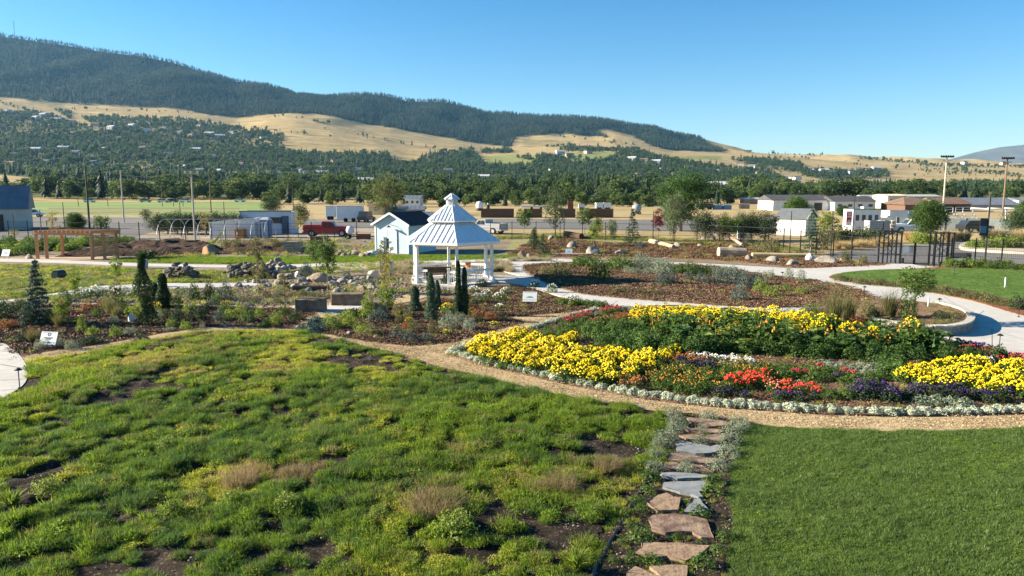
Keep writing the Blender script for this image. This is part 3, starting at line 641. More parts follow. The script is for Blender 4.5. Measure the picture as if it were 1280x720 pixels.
# flower bed, lawn, stepping bed, meadow
bed_outline = gpoly([(561,439),(566,446),(600,456.5),(650,468),(700,480),(750,490),(800,498.5),(850,505.5),(900,510.5),(960,514.5),(1020,518.5),(1100,521.5),(1180,521.5),(1280,518.5),(1420,510),(1480,490),(1400,475),(1280,450.5),(1213,432),(1180,427),(1143,417.5),(1100,413),(1050,409),(1000,400),(960,392),(900,387),(850,384),(800,385),(770,386),(745,388),(710,396.5),(690,403),(660,412),(630,420),(600,427),(575,432)], k=3)
sheet('flower_bed_soil', bed_outline, .066, BEDSOIL, 'brown soil of the large flower bed', z0=0)
lawn_pts = W((932,532),(960,534.5),(1020,539),(1100,542),(1180,542),(1280,538),(1750,515),(1750,760),(905,760),(914,700),(920,665),(914,625),(914,595),(924,562))
lawn_o = smooth_poly(lawn_pts, 3); sheet('lawn', lawn_o, .046, LAWNG, 'mown green lawn in the right foreground')
step_px = [(845,519),(905,525),(931,531),(924,562),(914,595),(914,625),(920,665),(914,700),(905,740),(730,740),(745,706),(790,620),(830,577),(826,550)]
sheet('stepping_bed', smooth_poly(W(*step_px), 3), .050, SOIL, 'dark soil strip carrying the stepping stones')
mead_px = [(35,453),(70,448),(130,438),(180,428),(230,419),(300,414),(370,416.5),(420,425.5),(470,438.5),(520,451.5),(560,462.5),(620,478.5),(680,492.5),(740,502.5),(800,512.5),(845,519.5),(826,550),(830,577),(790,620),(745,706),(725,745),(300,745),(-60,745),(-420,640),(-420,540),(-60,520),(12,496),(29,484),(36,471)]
mead = W(*mead_px); sheet('meadow_soil', mead, .030, SOIL, 'dark soil of the meadow')  # near-black soil tones show in the gaps between grass clumps
# meadow relief
ma = np.array(mead); g = .09; gx_, gy_ = np.meshgrid(np.arange(ma[:,0].min(), ma[:,0].max(), g), np.arange(ma[:,1].min(), ma[:,1].max(), g)); 
def dist_edge(x, y, poly):
    d = np.full(x.shape, 1e9); n = len(poly)
    for i in range(n):
        ax, ay = poly[i]; bx, by = poly[(i+1)%n]; vx, vy = bx-ax, by-ay; t = np.clip(((x-ax)*vx+(y-ay)*vy)/(vx*vx+vy*vy+1e-9), 0, 1); d = np.minimum(d, np.hypot(x-ax-t*vx, y-ay-t*vy))
    return np.where(inpoly(x, y, poly), d, -d)
def mrelief(x, y):
    return (fbm(x*.35+3, y*.35+1, 3)-.35)*.32 + (fbm(x*3.6, y*4.4, 2)-.5)*.17
de = dist_edge(gx_, gy_, mead); zz = .032+np.clip(de/1.2, 0, 1)*np.maximum(mrelief(gx_, gy_)+.04, 0)
nr_, nc_ = gx_.shape; V = np.stack([gx_, gy_, zz], -1).reshape(-1, 3); ii = (np.arange(nr_-1)[:, None]*nc_+np.arange(nc_-1)[None, :]).ravel(); F = np.stack([ii, ii+1, ii+nc_+1, ii+nc_], 1)
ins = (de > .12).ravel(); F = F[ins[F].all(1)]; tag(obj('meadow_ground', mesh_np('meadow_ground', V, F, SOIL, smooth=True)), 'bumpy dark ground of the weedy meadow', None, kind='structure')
def mz(x, y):
    x = np.asarray(x); y = np.asarray(y); return .032+np.clip(dist_edge(x, y, mead)/1.2, 0, 1)*np.maximum(mrelief(x, y)+.04, 0)
# shallow puddle
pu = P(325, 657); tag(MB().prism([(pu.x+.8*math.cos(a)*(1+.25*math.sin(3*a)), pu.y+.22*math.sin(a)*(1+.2*math.cos(2*a))) for a in np.linspace(0, 6.1, 24)], None, .085).build('water', mat('puddle_water', (.015,.02,.02), rough=.05, spec=.6)), 'thin bluish puddle in the meadow', None, kind='structure')

# ---- grass: tuft prototypes
G1 = leaf_mat('meadow_grass', (.07,.125,.015), (.16,.25,.028), trans=.45, nscale=3, c3=(.30,.38,.05))
G2 = leaf_mat('meadow_grass_cool', (.04,.09,.022), (.09,.17,.04), trans=.4, nscale=3, c3=(.17,.27,.06))
G3 = leaf_mat('meadow_grass_yellow', (.19,.23,.03), (.33,.37,.055), trans=.45, nscale=3, c3=(.42,.40,.10))
G4 = leaf_mat('dry_seed_grass', (.20,.15,.07), (.34,.25,.13), trans=.35, nscale=3, c3=(.30,.27,.11))
GL = leaf_mat('lawn_grass', (.07,.125,.03), (.145,.225,.055), trans=.5, nscale=3, c3=(.31,.37,.15))
def tuft_obj(seed, m, n=76, rad=.14, h=.13, w=.0085, lean=1.0): V, F = blades(seed, n, rad, h, w, lean); return obj('grass_tuft', mesh_np('grass_tuft', V, F, m))
def clover_obj(seed, m, n=90, rad=.2, h=.1, leaf=.035):
    r = np.random.default_rng(seed); a = r.uniform(0, 6.28, n); q = rad*np.sqrt(r.random(n)); C = np.stack([np.cos(a)*q, np.sin(a)*q, h*(1-(q/rad)**2*.7)*r.uniform(.4, 1, n)], 1); V, F = leaves(C, leaf, r=r, upbias=.8, aspect=.6); return obj('weed_tuft', mesh_np('weed_tuft', V, F, m))
cA = proto_coll('meadow_green', [tuft_obj(s, G1, n=44+10*s, h=.10+.024*s, rad=.13+.02*s) for s in range(5)]+[clover_obj(7, G1), clover_obj(8, G1, n=120, h=.13, leaf=.045)])
cB = proto_coll('meadow_cool', [tuft_obj(s+10, G2, h=.17) for s in range(4)]+[clover_obj(17, G2), tuft_obj(19, G1, h=.2, rad=.12)])
cC = proto_coll('meadow_yellow', [tuft_obj(s+20, G3, h=.10) for s in range(3)]+[clover_obj(27, G3)])
cD = proto_coll('meadow_dry', [tuft_obj(s+30, G4, n=46, rad=.15, h=.17, w=.006, lean=.8) for s in range(3)])
cL = proto_coll('lawn_tufts', [tuft_obj(s+40, GL, n=34, rad=.09, h=.055, w=.0065, lean=1.1) for s in range(4)])
q = sample_poly(mead, 120000); Y = q[:, 1]; keep = (Y < 14)|(rng.random(len(q)) < np.interp(Y, [14, 36], [1, .55])); q = q[keep]; x, y = q.T
de = dist_edge(x, y, mead); vis = (np.abs(x) < y*.78+1.5) & (de > .05)
dn = fbm(x*.55+1, y*.55+7, 3)+.45*(fbm(x*2.3, y*2.3, 2)-.5)
px_m, py_m = topix(x, y, 0)
bare = np.zeros(len(x))
for bx, by, rx, ry, st in [(420,575,160,26,.12),(60,620,110,30,.22),(560,660,230,38,.30),(740,640,90,70,.26),(330,655,120,16,.3),(250,500,90,10,.1),(600,520,50,10,.16),(840,590,40,40,.3)]:
    bare = np.maximum(bare, st*np.exp(-(((px_m-bx)/rx)**2+((py_m-by)/ry)**2)))
th = .375+bare*1.05
hf = fbm(x*3.6, y*4.4, 2); vis &= (dn+.5*(hf-.5) > th) & (vnoise(x*5.1+40, y*6.6+9)+1.0*(hf-.5) > .42); hf = hf[vis]; x, y, dn, px_m, py_m = x[vis], y[vis], dn[vis], px_m[vis], py_m[vis]; z = mz(x, y)-.01
size = np.interp(dn+.8*(hf-.5), [.3, .5, .7], [.4, .72, .95])*rng.uniform(.45, 1.4, len(x))*np.interp(y, [10, 30], [.85, 1.2])
tone = fbm(x*.22+11, y*.22+2, 3); warm = fbm(x*.5+31, y*.5+12, 3); r0 = rng.random(len(x))
dryb = np.zeros(len(x))
for bx, by, rx, ry in [(300,600,40,16),(370,602,34,12),(540,622,60,22),(740,590,50,22),(700,615,45,16),(100,500,40,14),(180,470,60,14),(250,445,50,10),(640,400,1,1),(350,470,30,8),(590,575,25,14),(235,425,60,8)]: dryb = np.maximum(dryb, np.exp(-(((px_m-bx)/rx)**2+((py_m-by)/ry)**2)))
cls = np.where(r0 < .06+dryb*.34, 3, np.where(warm+.16*(y > 22)*(px_m < 420)+r0*.25 > .73, 2, np.where(tone+r0*.3 > .66, 1, 0)))
pts = np.stack([x, y, z], 1)
for k, (c, nm, lb) in enumerate([(cA, 'meadow_grass', 'bright green clumpy meadow grass'), (cB, 'meadow_grass', 'darker blue-green meadow grass clumps'), (cC, 'meadow_grass', 'yellow-green meadow grass clumps'), (cD, 'meadow_grass', 'dry straw seedheads in the meadow')]):
    m_ = cls == k
    if m_.any(): scatter(nm, pts[m_], size[m_], c, lb, None, tilt=.15)
print('meadow tufts', len(pts))
q = sample_poly(lawn_pts, 60000); x, y = q.T; v = (np.abs(x) < y*.8+4); x, y = x[v], y[v]
ln = fbm(x*1.6, y*1.6, 3); holes = np.zeros(len(x)); px_m, py_m = topix(x, y, 0)
for bx, by, rx, ry in [(1085,588,14,5),(1225,628,10,4),(1120,600,8,4)]: holes = np.maximum(holes, np.exp(-(((px_m-bx)/rx)**2+((py_m-by)/ry)**2)))
v = (ln > .12) & (holes < .4)
cL2 = proto_coll('lawn_tufts_pale', [tuft_obj(s+60, leaf_mat('lawn_grass_pale', (.10,.17,.04), (.19,.28,.07), trans=.5, nscale=3, c3=(.30,.34,.14)), n=26, rad=.09, h=.05, w=.0065, lean=1.1) for s in range(2)]+[clover_obj(63, G1, n=40, rad=.1, h=.035, leaf=.022)])
pm = rng.random(len(x)) < np.clip((fbm(x*.9+4, y*.9, 3)-.42)*2.2, .04, .5); k2 = v & pm; v = v & ~pm
scatter('lawn_grass', np.stack([x, y, np.full(len(x), .046)], 1)[k2], rng.uniform(.7, 1.2, int(k2.sum())), cL2, 'paler thin patches of the mown lawn', None, tilt=.2)
scatter('lawn_grass', np.stack([x, y, np.full(len(x), .046)], 1)[v], (np.interp(ln, [.3, .6], [.7, 1.3])*rng.uniform(.7, 1.3, len(x))*(1-.35*np.exp(-((vnoise(x*2.5, y*2.5)-.2)/.12)**2)))[v], cL, 'short mown lawn blades', None, tilt=.2)
q = sample_poly(lawn3i, 9000); x, y = q.T
scatter('lawn_grass', np.stack([x, y, np.full(len(x), .12)], 1), rng.uniform(.9, 1.5, len(x)), cL, 'lawn blades by the gates', None)
wl = gpoly([(-60,330),(0,331),(100,334),(200,338),(320,340),(420,339),(330,347),(300,352),(200,355),(110,360),(50,369),(0,376),(-60,385)]); q = sample_poly(wl, 9000); x, y = q.T; v = fbm(x*.9, y*.9, 3) > .52; x, y = x[v], y[v]
scatter('terrace_grass', np.stack([x, y, np.full(len(x), .02)], 1), rng.uniform(.5, .8, len(x)), cA, 'thin green growth on the left terrace', None)
wl = gpoly([(150,327),(200,322),(330,322),(480,320),(690,320.5),(620,324.5),(440,329),(320,330.5)]); q = sample_poly(wl, 4500); x, y = q.T
scatter('terrace_grass', np.stack([x, y, np.full(len(x), .02)], 1), rng.uniform(.7, 1.2, len(x)), cA, 'green strip behind the thin walkway', None)

# litter, chips and small weeds on the bare ground
def quad_obj(seed, n, rad, size, m, name):
    r = np.random.default_rng(seed); a = r.uniform(0, 6.28, n); q = rad*np.sqrt(r.random(n)); C = np.stack([np.cos(a)*q, np.sin(a)*q, r.uniform(.005, .03, n)], 1); V, F = leaves(C, size, r=r, upbias=2.0, aspect=.4); return obj(name, mesh_np(name, V, F, m))
CH1 = leaf_mat('bark_chip', (.08,.038,.02), (.18,.105,.062), trans=0, nscale=9, c3=(.36,.26,.165)); CH2 = leaf_mat('pale_chip', (.30,.21,.11), (.50,.39,.23), trans=0, nscale=9, c3=(.14,.10,.06)); PEB = mat('pebble', (.11,.095,.075), (.26,.235,.20), scale=3, rough=.95)
def peb_obj(seed):
    m = MB(); r = random.Random(seed)
    for i in range(5):
        s = r.uniform(.02,.06); x, y = r.uniform(-.5,.5), r.uniform(-.5,.5); m.lathe([(0,-s*.3),(s*.9,0),(s,s*.3),(s*.5,s*.75),(0,s*.8)], c=(x,y,0), n=6)
    return m.build('pebbles', PEB)
cChip = proto_coll('chips', [quad_obj(s, 60, .35, .075, CH1, 'bark_chips') for s in range(3)]); cPale = proto_coll('pale_chips', [quad_obj(s+5, 40, .4, .06, CH2, 'pale_chips') for s in range(2)]); cPeb = proto_coll('pebbles', [peb_obj(s) for s in range(3)])
cWeed = proto_coll('low_weeds', [clover_obj(51, G2, n=50, rad=.16, h=.12), clover_obj(52, G4, n=50, rad=.2, h=.14), tuft_obj(53, G3, n=40, rad=.1, h=.14), clover_obj(54, G1, n=40, rad=.12, h=.1)])
def sprinkle(poly, z, n, coll, lb, s0=.8, s1=1.4, thr=None, f=.5):
    q = sample_poly(poly, n); x, y = q.T
    if thr is not None: k = fbm(x*f, y*f, 3) > thr; x, y = x[k], y[k]
    scatter(coll.name, np.stack([x, y, np.full(len(x), z)], 1), rng.uniform(s0, s1, len(x)), coll, lb, None, tilt=.05)
pb1 = gpoly([(-60,400),(0,390),(60,385),(110,382),(200,383.5),(320,386),(366,387),(398,389),(384,396),(373,404),(355,410),(290,408),(230,412),(180,421),(120,431),(60,439),(30,445),(15,434),(0,427)]); pb2 = gpoly([(394,416),(420,419),(460,426),(495,431),(532,431.5),(560,428),(590,420),(620,412),(648,404),(625,397),(600,394),(585,389),(560,375),(520,382),(470,388),(415,402)])
for pb in (pb1, pb2): sprinkle(pb, .035, 2600, cChip, 'loose bark chips on the dark mulch'); sprinkle(pb, .03, 260, cWeed, 'tiny weeds in the dark mulch', .6, 1.3)
sprinkle(isl, .122, 3600, cChip, 'loose bark chips on the mulch island', .9, 1.6); sprinkle(isl, .122, 900, cPale, 'pale litter on the mulch island', .8, 1.5); sprinkle(isl, .12, 420, cWeed, 'tiny weeds on the mulch island', .8, 1.8, .42)
pr = gpoly([(640,321),(665,304),(700,299),(760,304),(850,305),(900,302),(950,304),(975,319),(1020,323),(1070,328),(1110,331),(1060,334),(1000,335),(960,330),(880,324),(800,321.5),(700,321)]); sprinkle(pr, .037, 2600, cChip, 'bark litter on the red mulch bank', 1.2, 2.2); sprinkle(pr, .03, 420, cWeed, 'weeds on the red mulch bank', 1.2, 2.6, .42)
rk = gpoly([(0,381),(110,367),(200,363),(300,361),(420,351),(500,346),(520,353),(526,361),(480,374),(450,382),(390,381),(330,383),(200,380),(110,379),(0,390)]); sprinkle(rk, .026, 1500, cPeb, 'loose pebbles in the rocky bed', .8, 2.2); sprinkle(rk, .026, 2200, cPale, 'pale litter in the rocky bed', 1, 1.8); sprinkle(rk, .026, 800, cWeed, 'low weeds in the rocky bed', .8, 2.2, .40)
gs = gpoly([(380,345),(500,340),(560,343),(600,345),(540,330),(430,330),(340,350)]); sprinkle(gs, .026, 500, cWeed, 'weeds beside the gazebo walk', 1, 2.2)
dl = W((200,303),(480,300),(480,319),(330,321),(150,327),(190,312)); sprinkle(dl, .026, 1200, cWeed, 'rank weeds around the soil heaps', 1.3, 3.0, .46, .3); sprinkle(dl, .03, 700, cPeb, 'rubble around the soil heaps', 1.2, 3.0, .5, .3)
sprinkle(wl2 := gpoly([(-60,330),(0,331),(100,334),(200,338),(320,340),(420,339),(330,347),(300,352),(200,355),(110,360),(50,369),(0,376),(-60,385)]), .028, 2400, cWeed, 'mixed sparse weeds on the left terrace', .8, 2.0, .40)
sprinkle(W((600,300),(700,298),(870,303),(1000,317),(1000,312),(960,305),(700,293),(600,297)), .02, 1500, cWeed, 'dry weeds along the fence', 1.2, 2.6); stp = smooth_poly(W(*step_px), 3); sprinkle(stp, .052, 420, cWeed, 'tiny weeds around the stepping stones', .25, .6); sprinkle(stp, .052, 120, cPeb, 'small stones in the stepping bed', .2, .45); sprinkle(bed_outline, .068, 1500, cChip, 'chips on the flower bed soil', .7, 1.2); sprinkle(bed_outline, .068, 900, cWeed, 'low seedlings in the flower bed', .6, 1.3); sprinkle(planter, .37, 120, cWeed, 'weeds in the walled planter', .6, 1.2)
q = sample_poly(mead, 900); x, y = q.T; de = dist_edge(x, y, mead); k = de > .3; x, y = x[k], y[k]; scatter('meadow_pebbles', np.stack([x, y, mz(x, y)], 1), rng.uniform(.2, .6, len(x)), cPeb, 'small stones in the meadow soil', None)

ub = gpoly([(588,379),(594,367),(622,361),(645,359),(665,363),(690,372),(720,377),(745,381),(762,385),(740,388),(690,391.5),(640,396),(610,390),(592,386)]); sprinkle(ub, .036, 1100, cChip, 'bark chips in the bed with the small white sign', .9, 1.5); sprinkle(ub, .034, 160, cWeed, 'tiny weeds by the small white sign', .7, 1.5)
allp_ = W((-100,326),(640,322),(1100,332),(1280,345),(1280,445),(1000,400),(650,405),(560,440),(300,415),(0,450)); sprinkle(W((0,452),(60,443),(180,425),(290,411),(390,414),(495,434),(560,432),(600,425),(640,412),(655,403),(700,392),(760,386),(700,402),(600,430),(564,440),(650,470),(800,501),(960,518),(1180,524),(1300,520),(1300,536),(1100,541),(900,526),(740,502),(620,478),(470,438),(370,416)), .042, 900, cPale, 'scattered leaf litter and pale chips on the gravel path', .5, 1.0)
# ================================================================== GARDEN STRUCTURES
WHITE = mat('white_paint', (.74,.75,.74), (.80,.81,.80), scale=2, rough=.5, spec=.35)
ROOFW = mat('white_metal_roof', (.74,.76,.77), (.80,.82,.83), scale=1.2, rough=.35, spec=.5, metal=.15)
BLACK = mat('black_metal', (.012,.012,.013), rough=.45, spec=.5)
DARKW = mat('dark_stained_wood', (.06,.035,.022), (.10,.06,.04), scale=6, rough=.7, squash=(1,8,1))
CEDAR = mat('cedar_wood', (.34,.165,.075), (.50,.28,.14), scale=5, rough=.7, squash=(1,1,6), bump=.003)
GREYW = mat('weathered_wood', (.22,.19,.15), (.36,.31,.25), scale=6, rough=.9, bump=.01)
GLASS = mat('dark_glass', (.03, .04, .05), rough=.15, spec=.5)

# ---- gazebo
gc = P(566, 352); gz = thing('gazebo', 'white hexagonal garden gazebo with two-tier ribbed metal roof and railings', 'gazebo', (gc.x, gc.y, 0))
A6 = [R(-80+60*k) for k in range(6)]
def hexp(r, off=0): return [(r*math.cos(a+off), r*math.sin(a+off)) for a in A6]
MB().prism(hexp(2.95), 0, .12).build('floor', CONC, gz)
for a in A6:
    c = Vector((2.62*math.cos(a), 2.62*math.sin(a), 0)); m = MB().box(c+Vector((0,0,1.36)), (.17,.17,2.5), rz=a).box(c+Vector((0,0,.22)), (.25,.25,.22), rz=a).box(c+Vector((0,0,2.5)), (.23,.23,.08), rz=a)
    m.build('post', WHITE, gz, bevel=.008)
def hexroof(r0, z0, r1, z1, seam=True, nse=9):
    m = MB(); sm_ = MB()
    for k in range(6):
        a, b = A6[k], A6[(k+1) % 6]
        p = [Vector((r0*math.cos(a), r0*math.sin(a), z0)), Vector((r0*math.cos(b), r0*math.sin(b), z0)), Vector((r1*math.cos(b), r1*math.sin(b), z1)), Vector((r1*math.cos(a), r1*math.sin(a), z1))]
        m.add(p, [(0,1,2,3)]); nn = (p[1]-p[0]).cross(p[3]-p[0]).normalized()
        m.add([q-nn*.05 for q in p], [(3,2,1,0)])
        m.bar(p[0]+nn*.02, p[3]+nn*.02, .13, .05, up=nn)
        e = p[1]-p[0]; L = e.length; ed = e.normalized(); inn = ((p[2]+p[3])/2-(p[0]+p[1])/2)
        halfdiff = (L-(p[2]-p[3]).length)/2
        for q in range(1, nse):
            t = q/nse*L; s0 = p[0]+ed*t; tt_ = min(t, L-t)/halfdiff if halfdiff > 0 else 1; tt_ = min(tt_, 1)
            sm_.bar(s0+nn*.02, s0+inn*tt_*.995+nn*.02, .03, .05, up=nn)
    m.add([(r1*math.cos(a), r1*math.sin(a), z1) for a in A6], [tuple(range(6))])
    return m, sm_
for (r0, z0, r1, z1, n) in [(3.16, 2.62, 1.36, 3.72, 9), (1.66, 3.84, .42, 4.74, 7)]:
    m, s_ = hexroof(r0, z0, r1, z1, nse=n); rf = m.build('roof', ROOFW, gz); s_.build('seam', ROOFW, rf)
fa = MB()
for k in range(6):
    a, b = A6[k], A6[(k+1) % 6]
    for (r_, z_, h_, t_) in ((3.14, 2.55, .16, .05), (2.62, 2.44, .14, .08), (1.64, 3.80, .08, .05)):
        fa.bar((r_*math.cos(a), r_*math.sin(a), z_), (r_*math.cos(b), r_*math.sin(b), z_), t_, h_)
fa.build('fascia', WHITE, gz)
cl = MB().prism(hexp(1.30), 3.55, 3.80); cl.build('clerestory_band', DARKW, gz)
cp_ = MB().prism(hexp(.38), 4.66, 5.14); cup = cp_.build('cupola', WHITE, gz)
lv = MB()
for k in range(6):
    a = A6[k]+R(30)
    for j in range(5): lv.box((.335*math.cos(a), .335*math.sin(a), 4.78+j*.065), (.03, .24, .03), rz=a)
lv.build('louvre', mat('louvre_grey', (.35,.37,.38), rough=.6), cup)
m, s_ = hexroof(.52, 5.12, .03, 5.42, nse=2); m.bar((0,0,5.4), (0,0,5.5), .04).build('cupola_roof', ROOFW, cup)
def railing(a0, a1, f0, f1):
    m = MB(); A = Vector((2.6*math.cos(a0), 2.6*math.sin(a0), 0)); B = Vector((2.6*math.cos(a1), 2.6*math.sin(a1), 0)); p, q = A.lerp(B, f0), A.lerp(B, f1)
    for z, w_ in ((.22, .06), (.86, .09), (.93, .05)): m.bar(p+Vector((0,0,z)), q+Vector((0,0,z)), w_, .06)
    n = max(2, int((q-p).length/.125))
    for i in range(1, n): c = p.lerp(q, i/n); m.box((c.x, c.y, .54), (.035,.035,.62))
    m.build('railing', WHITE, gz)
for k in range(6):
    if k == 5: railing(A6[5], A6[0], .04, .26); railing(A6[5], A6[0], .80, .97); 
    elif k == 1: railing(A6[1], A6[2], .04, .96)
    else: railing(A6[k], A6[(k+1) % 6], .04, .96)
nw = Vector((2.6*math.cos(A6[5]), 2.6*math.sin(A6[5]), 0)).lerp(Vector((2.6*math.cos(A6[0]), 2.6*math.sin(A6[0]), 0)), .79); MB().box((nw.x, nw.y, .56), (.13,.13,.95)).box((nw.x, nw.y, 1.06), (.18,.18,.06)).build('newel_post', WHITE, gz, bevel=.01)
# picnic table inside
tb = thing('picnic_table', 'dark wooden picnic table with benches inside the gazebo', 'picnic table', (gc.x-1.05, gc.y-.1, .12), R(12))
MB().box((0,0,.75), (1.7,.75,.05)).build('tabletop', DARKW, tb, bevel=.01)
for s in (-1, 1):
    MB().box((0, s*.72, .45), (1.7,.27,.05)).build('bench', DARKW, tb)
    m = MB().bar((s*.6,-.35,.72), (s*.6,-.75,0), .09).bar((s*.6,.35,.72), (s*.6,.75,0), .09).bar((s*.6,-.8,.42), (s*.6,.8,.42), .09); m.build('leg', DARKW, tb)
MB().box((0,-.86,.72),(1.7,.05,.35)).build('backrest', DARKW, tb)
tb2 = thing('side_table', 'small white slatted table with an orange bucket in the gazebo', 'table', (gc.x+1.0, gc.y+.3, .12))
MB().box((0,0,.72), (1.1,.6,.05)).build('tabletop', WHITE, tb2)
for sx in (-1,1):
    for sy in (-1,1): MB().box((sx*.48, sy*.24, .35), (.06,.06,.7)).build('leg', WHITE, tb2)
ob = thing('bucket', 'orange bucket standing on the white table in the gazebo', 'bucket', (gc.x+.95, gc.y+.25, .865)); ORG = mat('orange_plastic', (.62,.20,.06), rough=.5)
MB().lathe([(0,0),(.14,0),(.18,.3),(.17,.3),(.13,.02),(0,.02)], n=20).build('bucket_body', ORG, ob, smooth=True); MB().tube([(.18*math.cos(t),0,.3+.12*math.sin(t)) for t in np.linspace(0, math.pi, 9)], .008, 5).build('handle', WHITE, ob)

# ---- shed
BLU = mat('pale_blue_siding', (.42,.53,.58), (.47,.58,.63), scale=1.5, rough=.7, bump=.002); SHG = mat('black_shingles', (.02,.02,.022), (.05,.05,.052), scale=9, rough=.95, bump=.01); TRIM = mat('pale_trim', (.62,.68,.71), rough=.6)
def gable_shed(name, label, px0, pyb0, w_, d_, h_, hr, rz, wall, roof, trim, door=True, cat='shed', over=.25, ridge_y=True, windows=()):
    b = P(px0, pyb0); t = thing(name, label, cat, (b.x, b.y, 0), rz)
    pr = [(-w_/2,0),(w_/2,0),(w_/2,h_),(0,hr),(-w_/2,h_)]; MB().ext(pr, 0, d_, axis='y').build('wall', wall, t)
    r = MB(); sl_ = (hr-h_)/(w_/2)
    for s in (-1, 1):
        x1 = s*(w_/2+over); z1 = h_-over*sl_
        r.add([(0,-over,hr+.03),(x1,-over,z1+.03),(x1,d_+over,z1+.03),(0,d_+over,hr+.03),(0,-over,hr+.13),(x1,-over,z1+.13),(x1,d_+over,z1+.13),(0,d_+over,hr+.13)], [(0,1,2,3),(7,6,5,4),(0,4,5,1),(1,5,6,2),(2,6,7,3)])
    r.build('roof', roof, t)
    tr = MB()
    for s in (-1, 1):
        tr.bar((0,-over-.02,hr+.05), (s*(w_/2+over), -over-.02, h_-over*sl_+.05), .04, .18); tr.box((s*(w_/2-.05), -.015, h_/2), (.14,.04,h_))
    tr.build('trim', trim, t)
    if door:
        d = MB().box((0,-.03,1.05), (.95,.05,2.0)).build('door', wall, t); MB().box((-.53,-.045,1.05),(.11,.05,2.1)).box((.53,-.045,1.05),(.11,.05,2.1)).box((0,-.045,2.12),(1.2,.05,.12)).build('frame', trim, d); MB().box((-.36,-.08,1.0),(.05,.06,.12)).build('handle', BLACK, d)
    for (x, z, ww, wh) in windows:
        f = MB().box((x,-.03,z),(ww+.12,.05,wh+.12)).build('window', trim, t); MB().box((x,-.06,z),(ww,.03,wh)).build('pane', GLASS, f)
    return t
sh = gable_shed('garden_shed', 'pale blue gabled shed with black shingle roof and gooseneck lamp', 490, 317, 3.6, 4.6, 2.6, 3.55, R(-26), BLU, SHG, TRIM)
lp = MB().tube([(0,0,2.55),(0,-.25,2.68),(0,-.4,2.6),(0,-.42,2.5)], .02, 6).lathe([(.03,2.52),(.08,2.48),(.22,2.36),(.2,2.36),(.03,2.46)], c=(0,-.42,0), n=14); lp.build('wall_lamp', BLACK, sh)
MB().box((1.835,1.4,1.6),(.05,.7,.8)).build('window', GLASS, sh)
# ---- post & bags by the shed
b = P(482, 318); t = thing('utility_pedestal', 'white square utility post standing left of the pale blue shed', 'post', (b.x, b.y, 0)); MB().box((0,0,.75),(.28,.28,1.5)).box((0,0,1.52),(.32,.32,.05)).build('post', WHITE, t, bevel=.01)
MB().box((.22,.0,.95),(.16,.3,.9)).build('meter_box', mat('dark_grey_metal', (.08,.085,.09), rough=.6), t)
def lump(name, label, cat, px, py, sx, sy, sz, m, seed=0, group=None, z=0, sub=3, rough_=.34, flatb=.25):
    """uneven stone / bag / heap: displaced icosphere sitting on the ground"""
    import bmesh
    bm = bmesh.new(); bmesh.ops.create_icosphere(bm, subdivisions=sub, radius=1); r = np.random.default_rng(seed); o1, o2 = r.uniform(0, 50, 2)
    cuts = [(Vector(r.normal(0,1,3)).normalized(), r.uniform(.55,.9)) for _ in range(7)]
    for v in bm.verts:
        p = v.co.copy()
        for nn, dd in cuts:
            q = p.dot(nn)
            if q > dd: p -= nn*(q-dd)*.85
        f = 1+rough_*(float(fbm(p.x*1.6+o1+p.z, p.y*1.6+o2-p.z, 3))-.5)
        v.co = Vector((p.x*sx*f, p.y*sy*f, max(p.z, -flatb)*sz*f+sz*flatb*.6))
    me = bpy.data.meshes.new(name); bm.to_mesh(me); bm.free(); me.materials.append(m)
    if m.name.startswith('soft'): me.polygons.foreach_set('use_smooth', [True]*len(me.polygons))
    b = P(px, py); o = obj(name, me, loc=(b.x, b.y, z)); o.rotation_euler = (0, 0, r.uniform(0, 6.28)); return tag(o, label, cat, group)
BAG = mat('soft_white_bag', (.62,.60,.55), (.75,.73,.68), scale=3, rough=.8)
lump('bag', 'long white sack lying nearest the shed wall left of the post', 'sack', 469, 319, .9, .45, .38, BAG, 1); lump('bag', 'crumpled white sack lying farthest left of the white post', 'sack', 459, 320, .8, .4, .3, BAG, 2)

# ---- pergola
def pergola():
    a = P(47.5, 324); t = thing('pergola', 'orange cedar pergola archway with slatted side trellis on the left walkway', 'pergola', (a.x, a.y, 0), 0)
    L = 4.95; hh = 2.1
    for x, y in [(0,0),(.57,.3),(1.0,1.8),(L,-.8),(L+.5,.1),(L+.95,1.2)]: MB().box((x, y, hh/2), (.19,.19,hh)).build('post', CEDAR, t, bevel=.01)
    for p, q in (((-.3,.05,hh),(L+.2,-.85,hh)), ((.7,1.85,hh+.02),(L+1.3,1.25,hh+.02))): MB().bar(p, q, .07, .22).build('beam', CEDAR, t)
    for i in range(13):
        f = i/12; MB().bar((-.1+(L+.1)*f, -.1-.85*f, hh+.19), (.75+(L+.4)*f, 2.3-.7*f, hh+.19), .05, .14).build('rafter', CEDAR, t)
    sl = MB()
    for i in range(11): sl.bar((L+.08,-.7,.3+i*.165),(L+.45,.05,.3+i*.165),.03,.085); sl.bar((L+.55,.15,.3+i*.165),(L+.92,1.15,.3+i*.165),.03,.085)
    sl.build('trellis', CEDAR, t)
pergola()

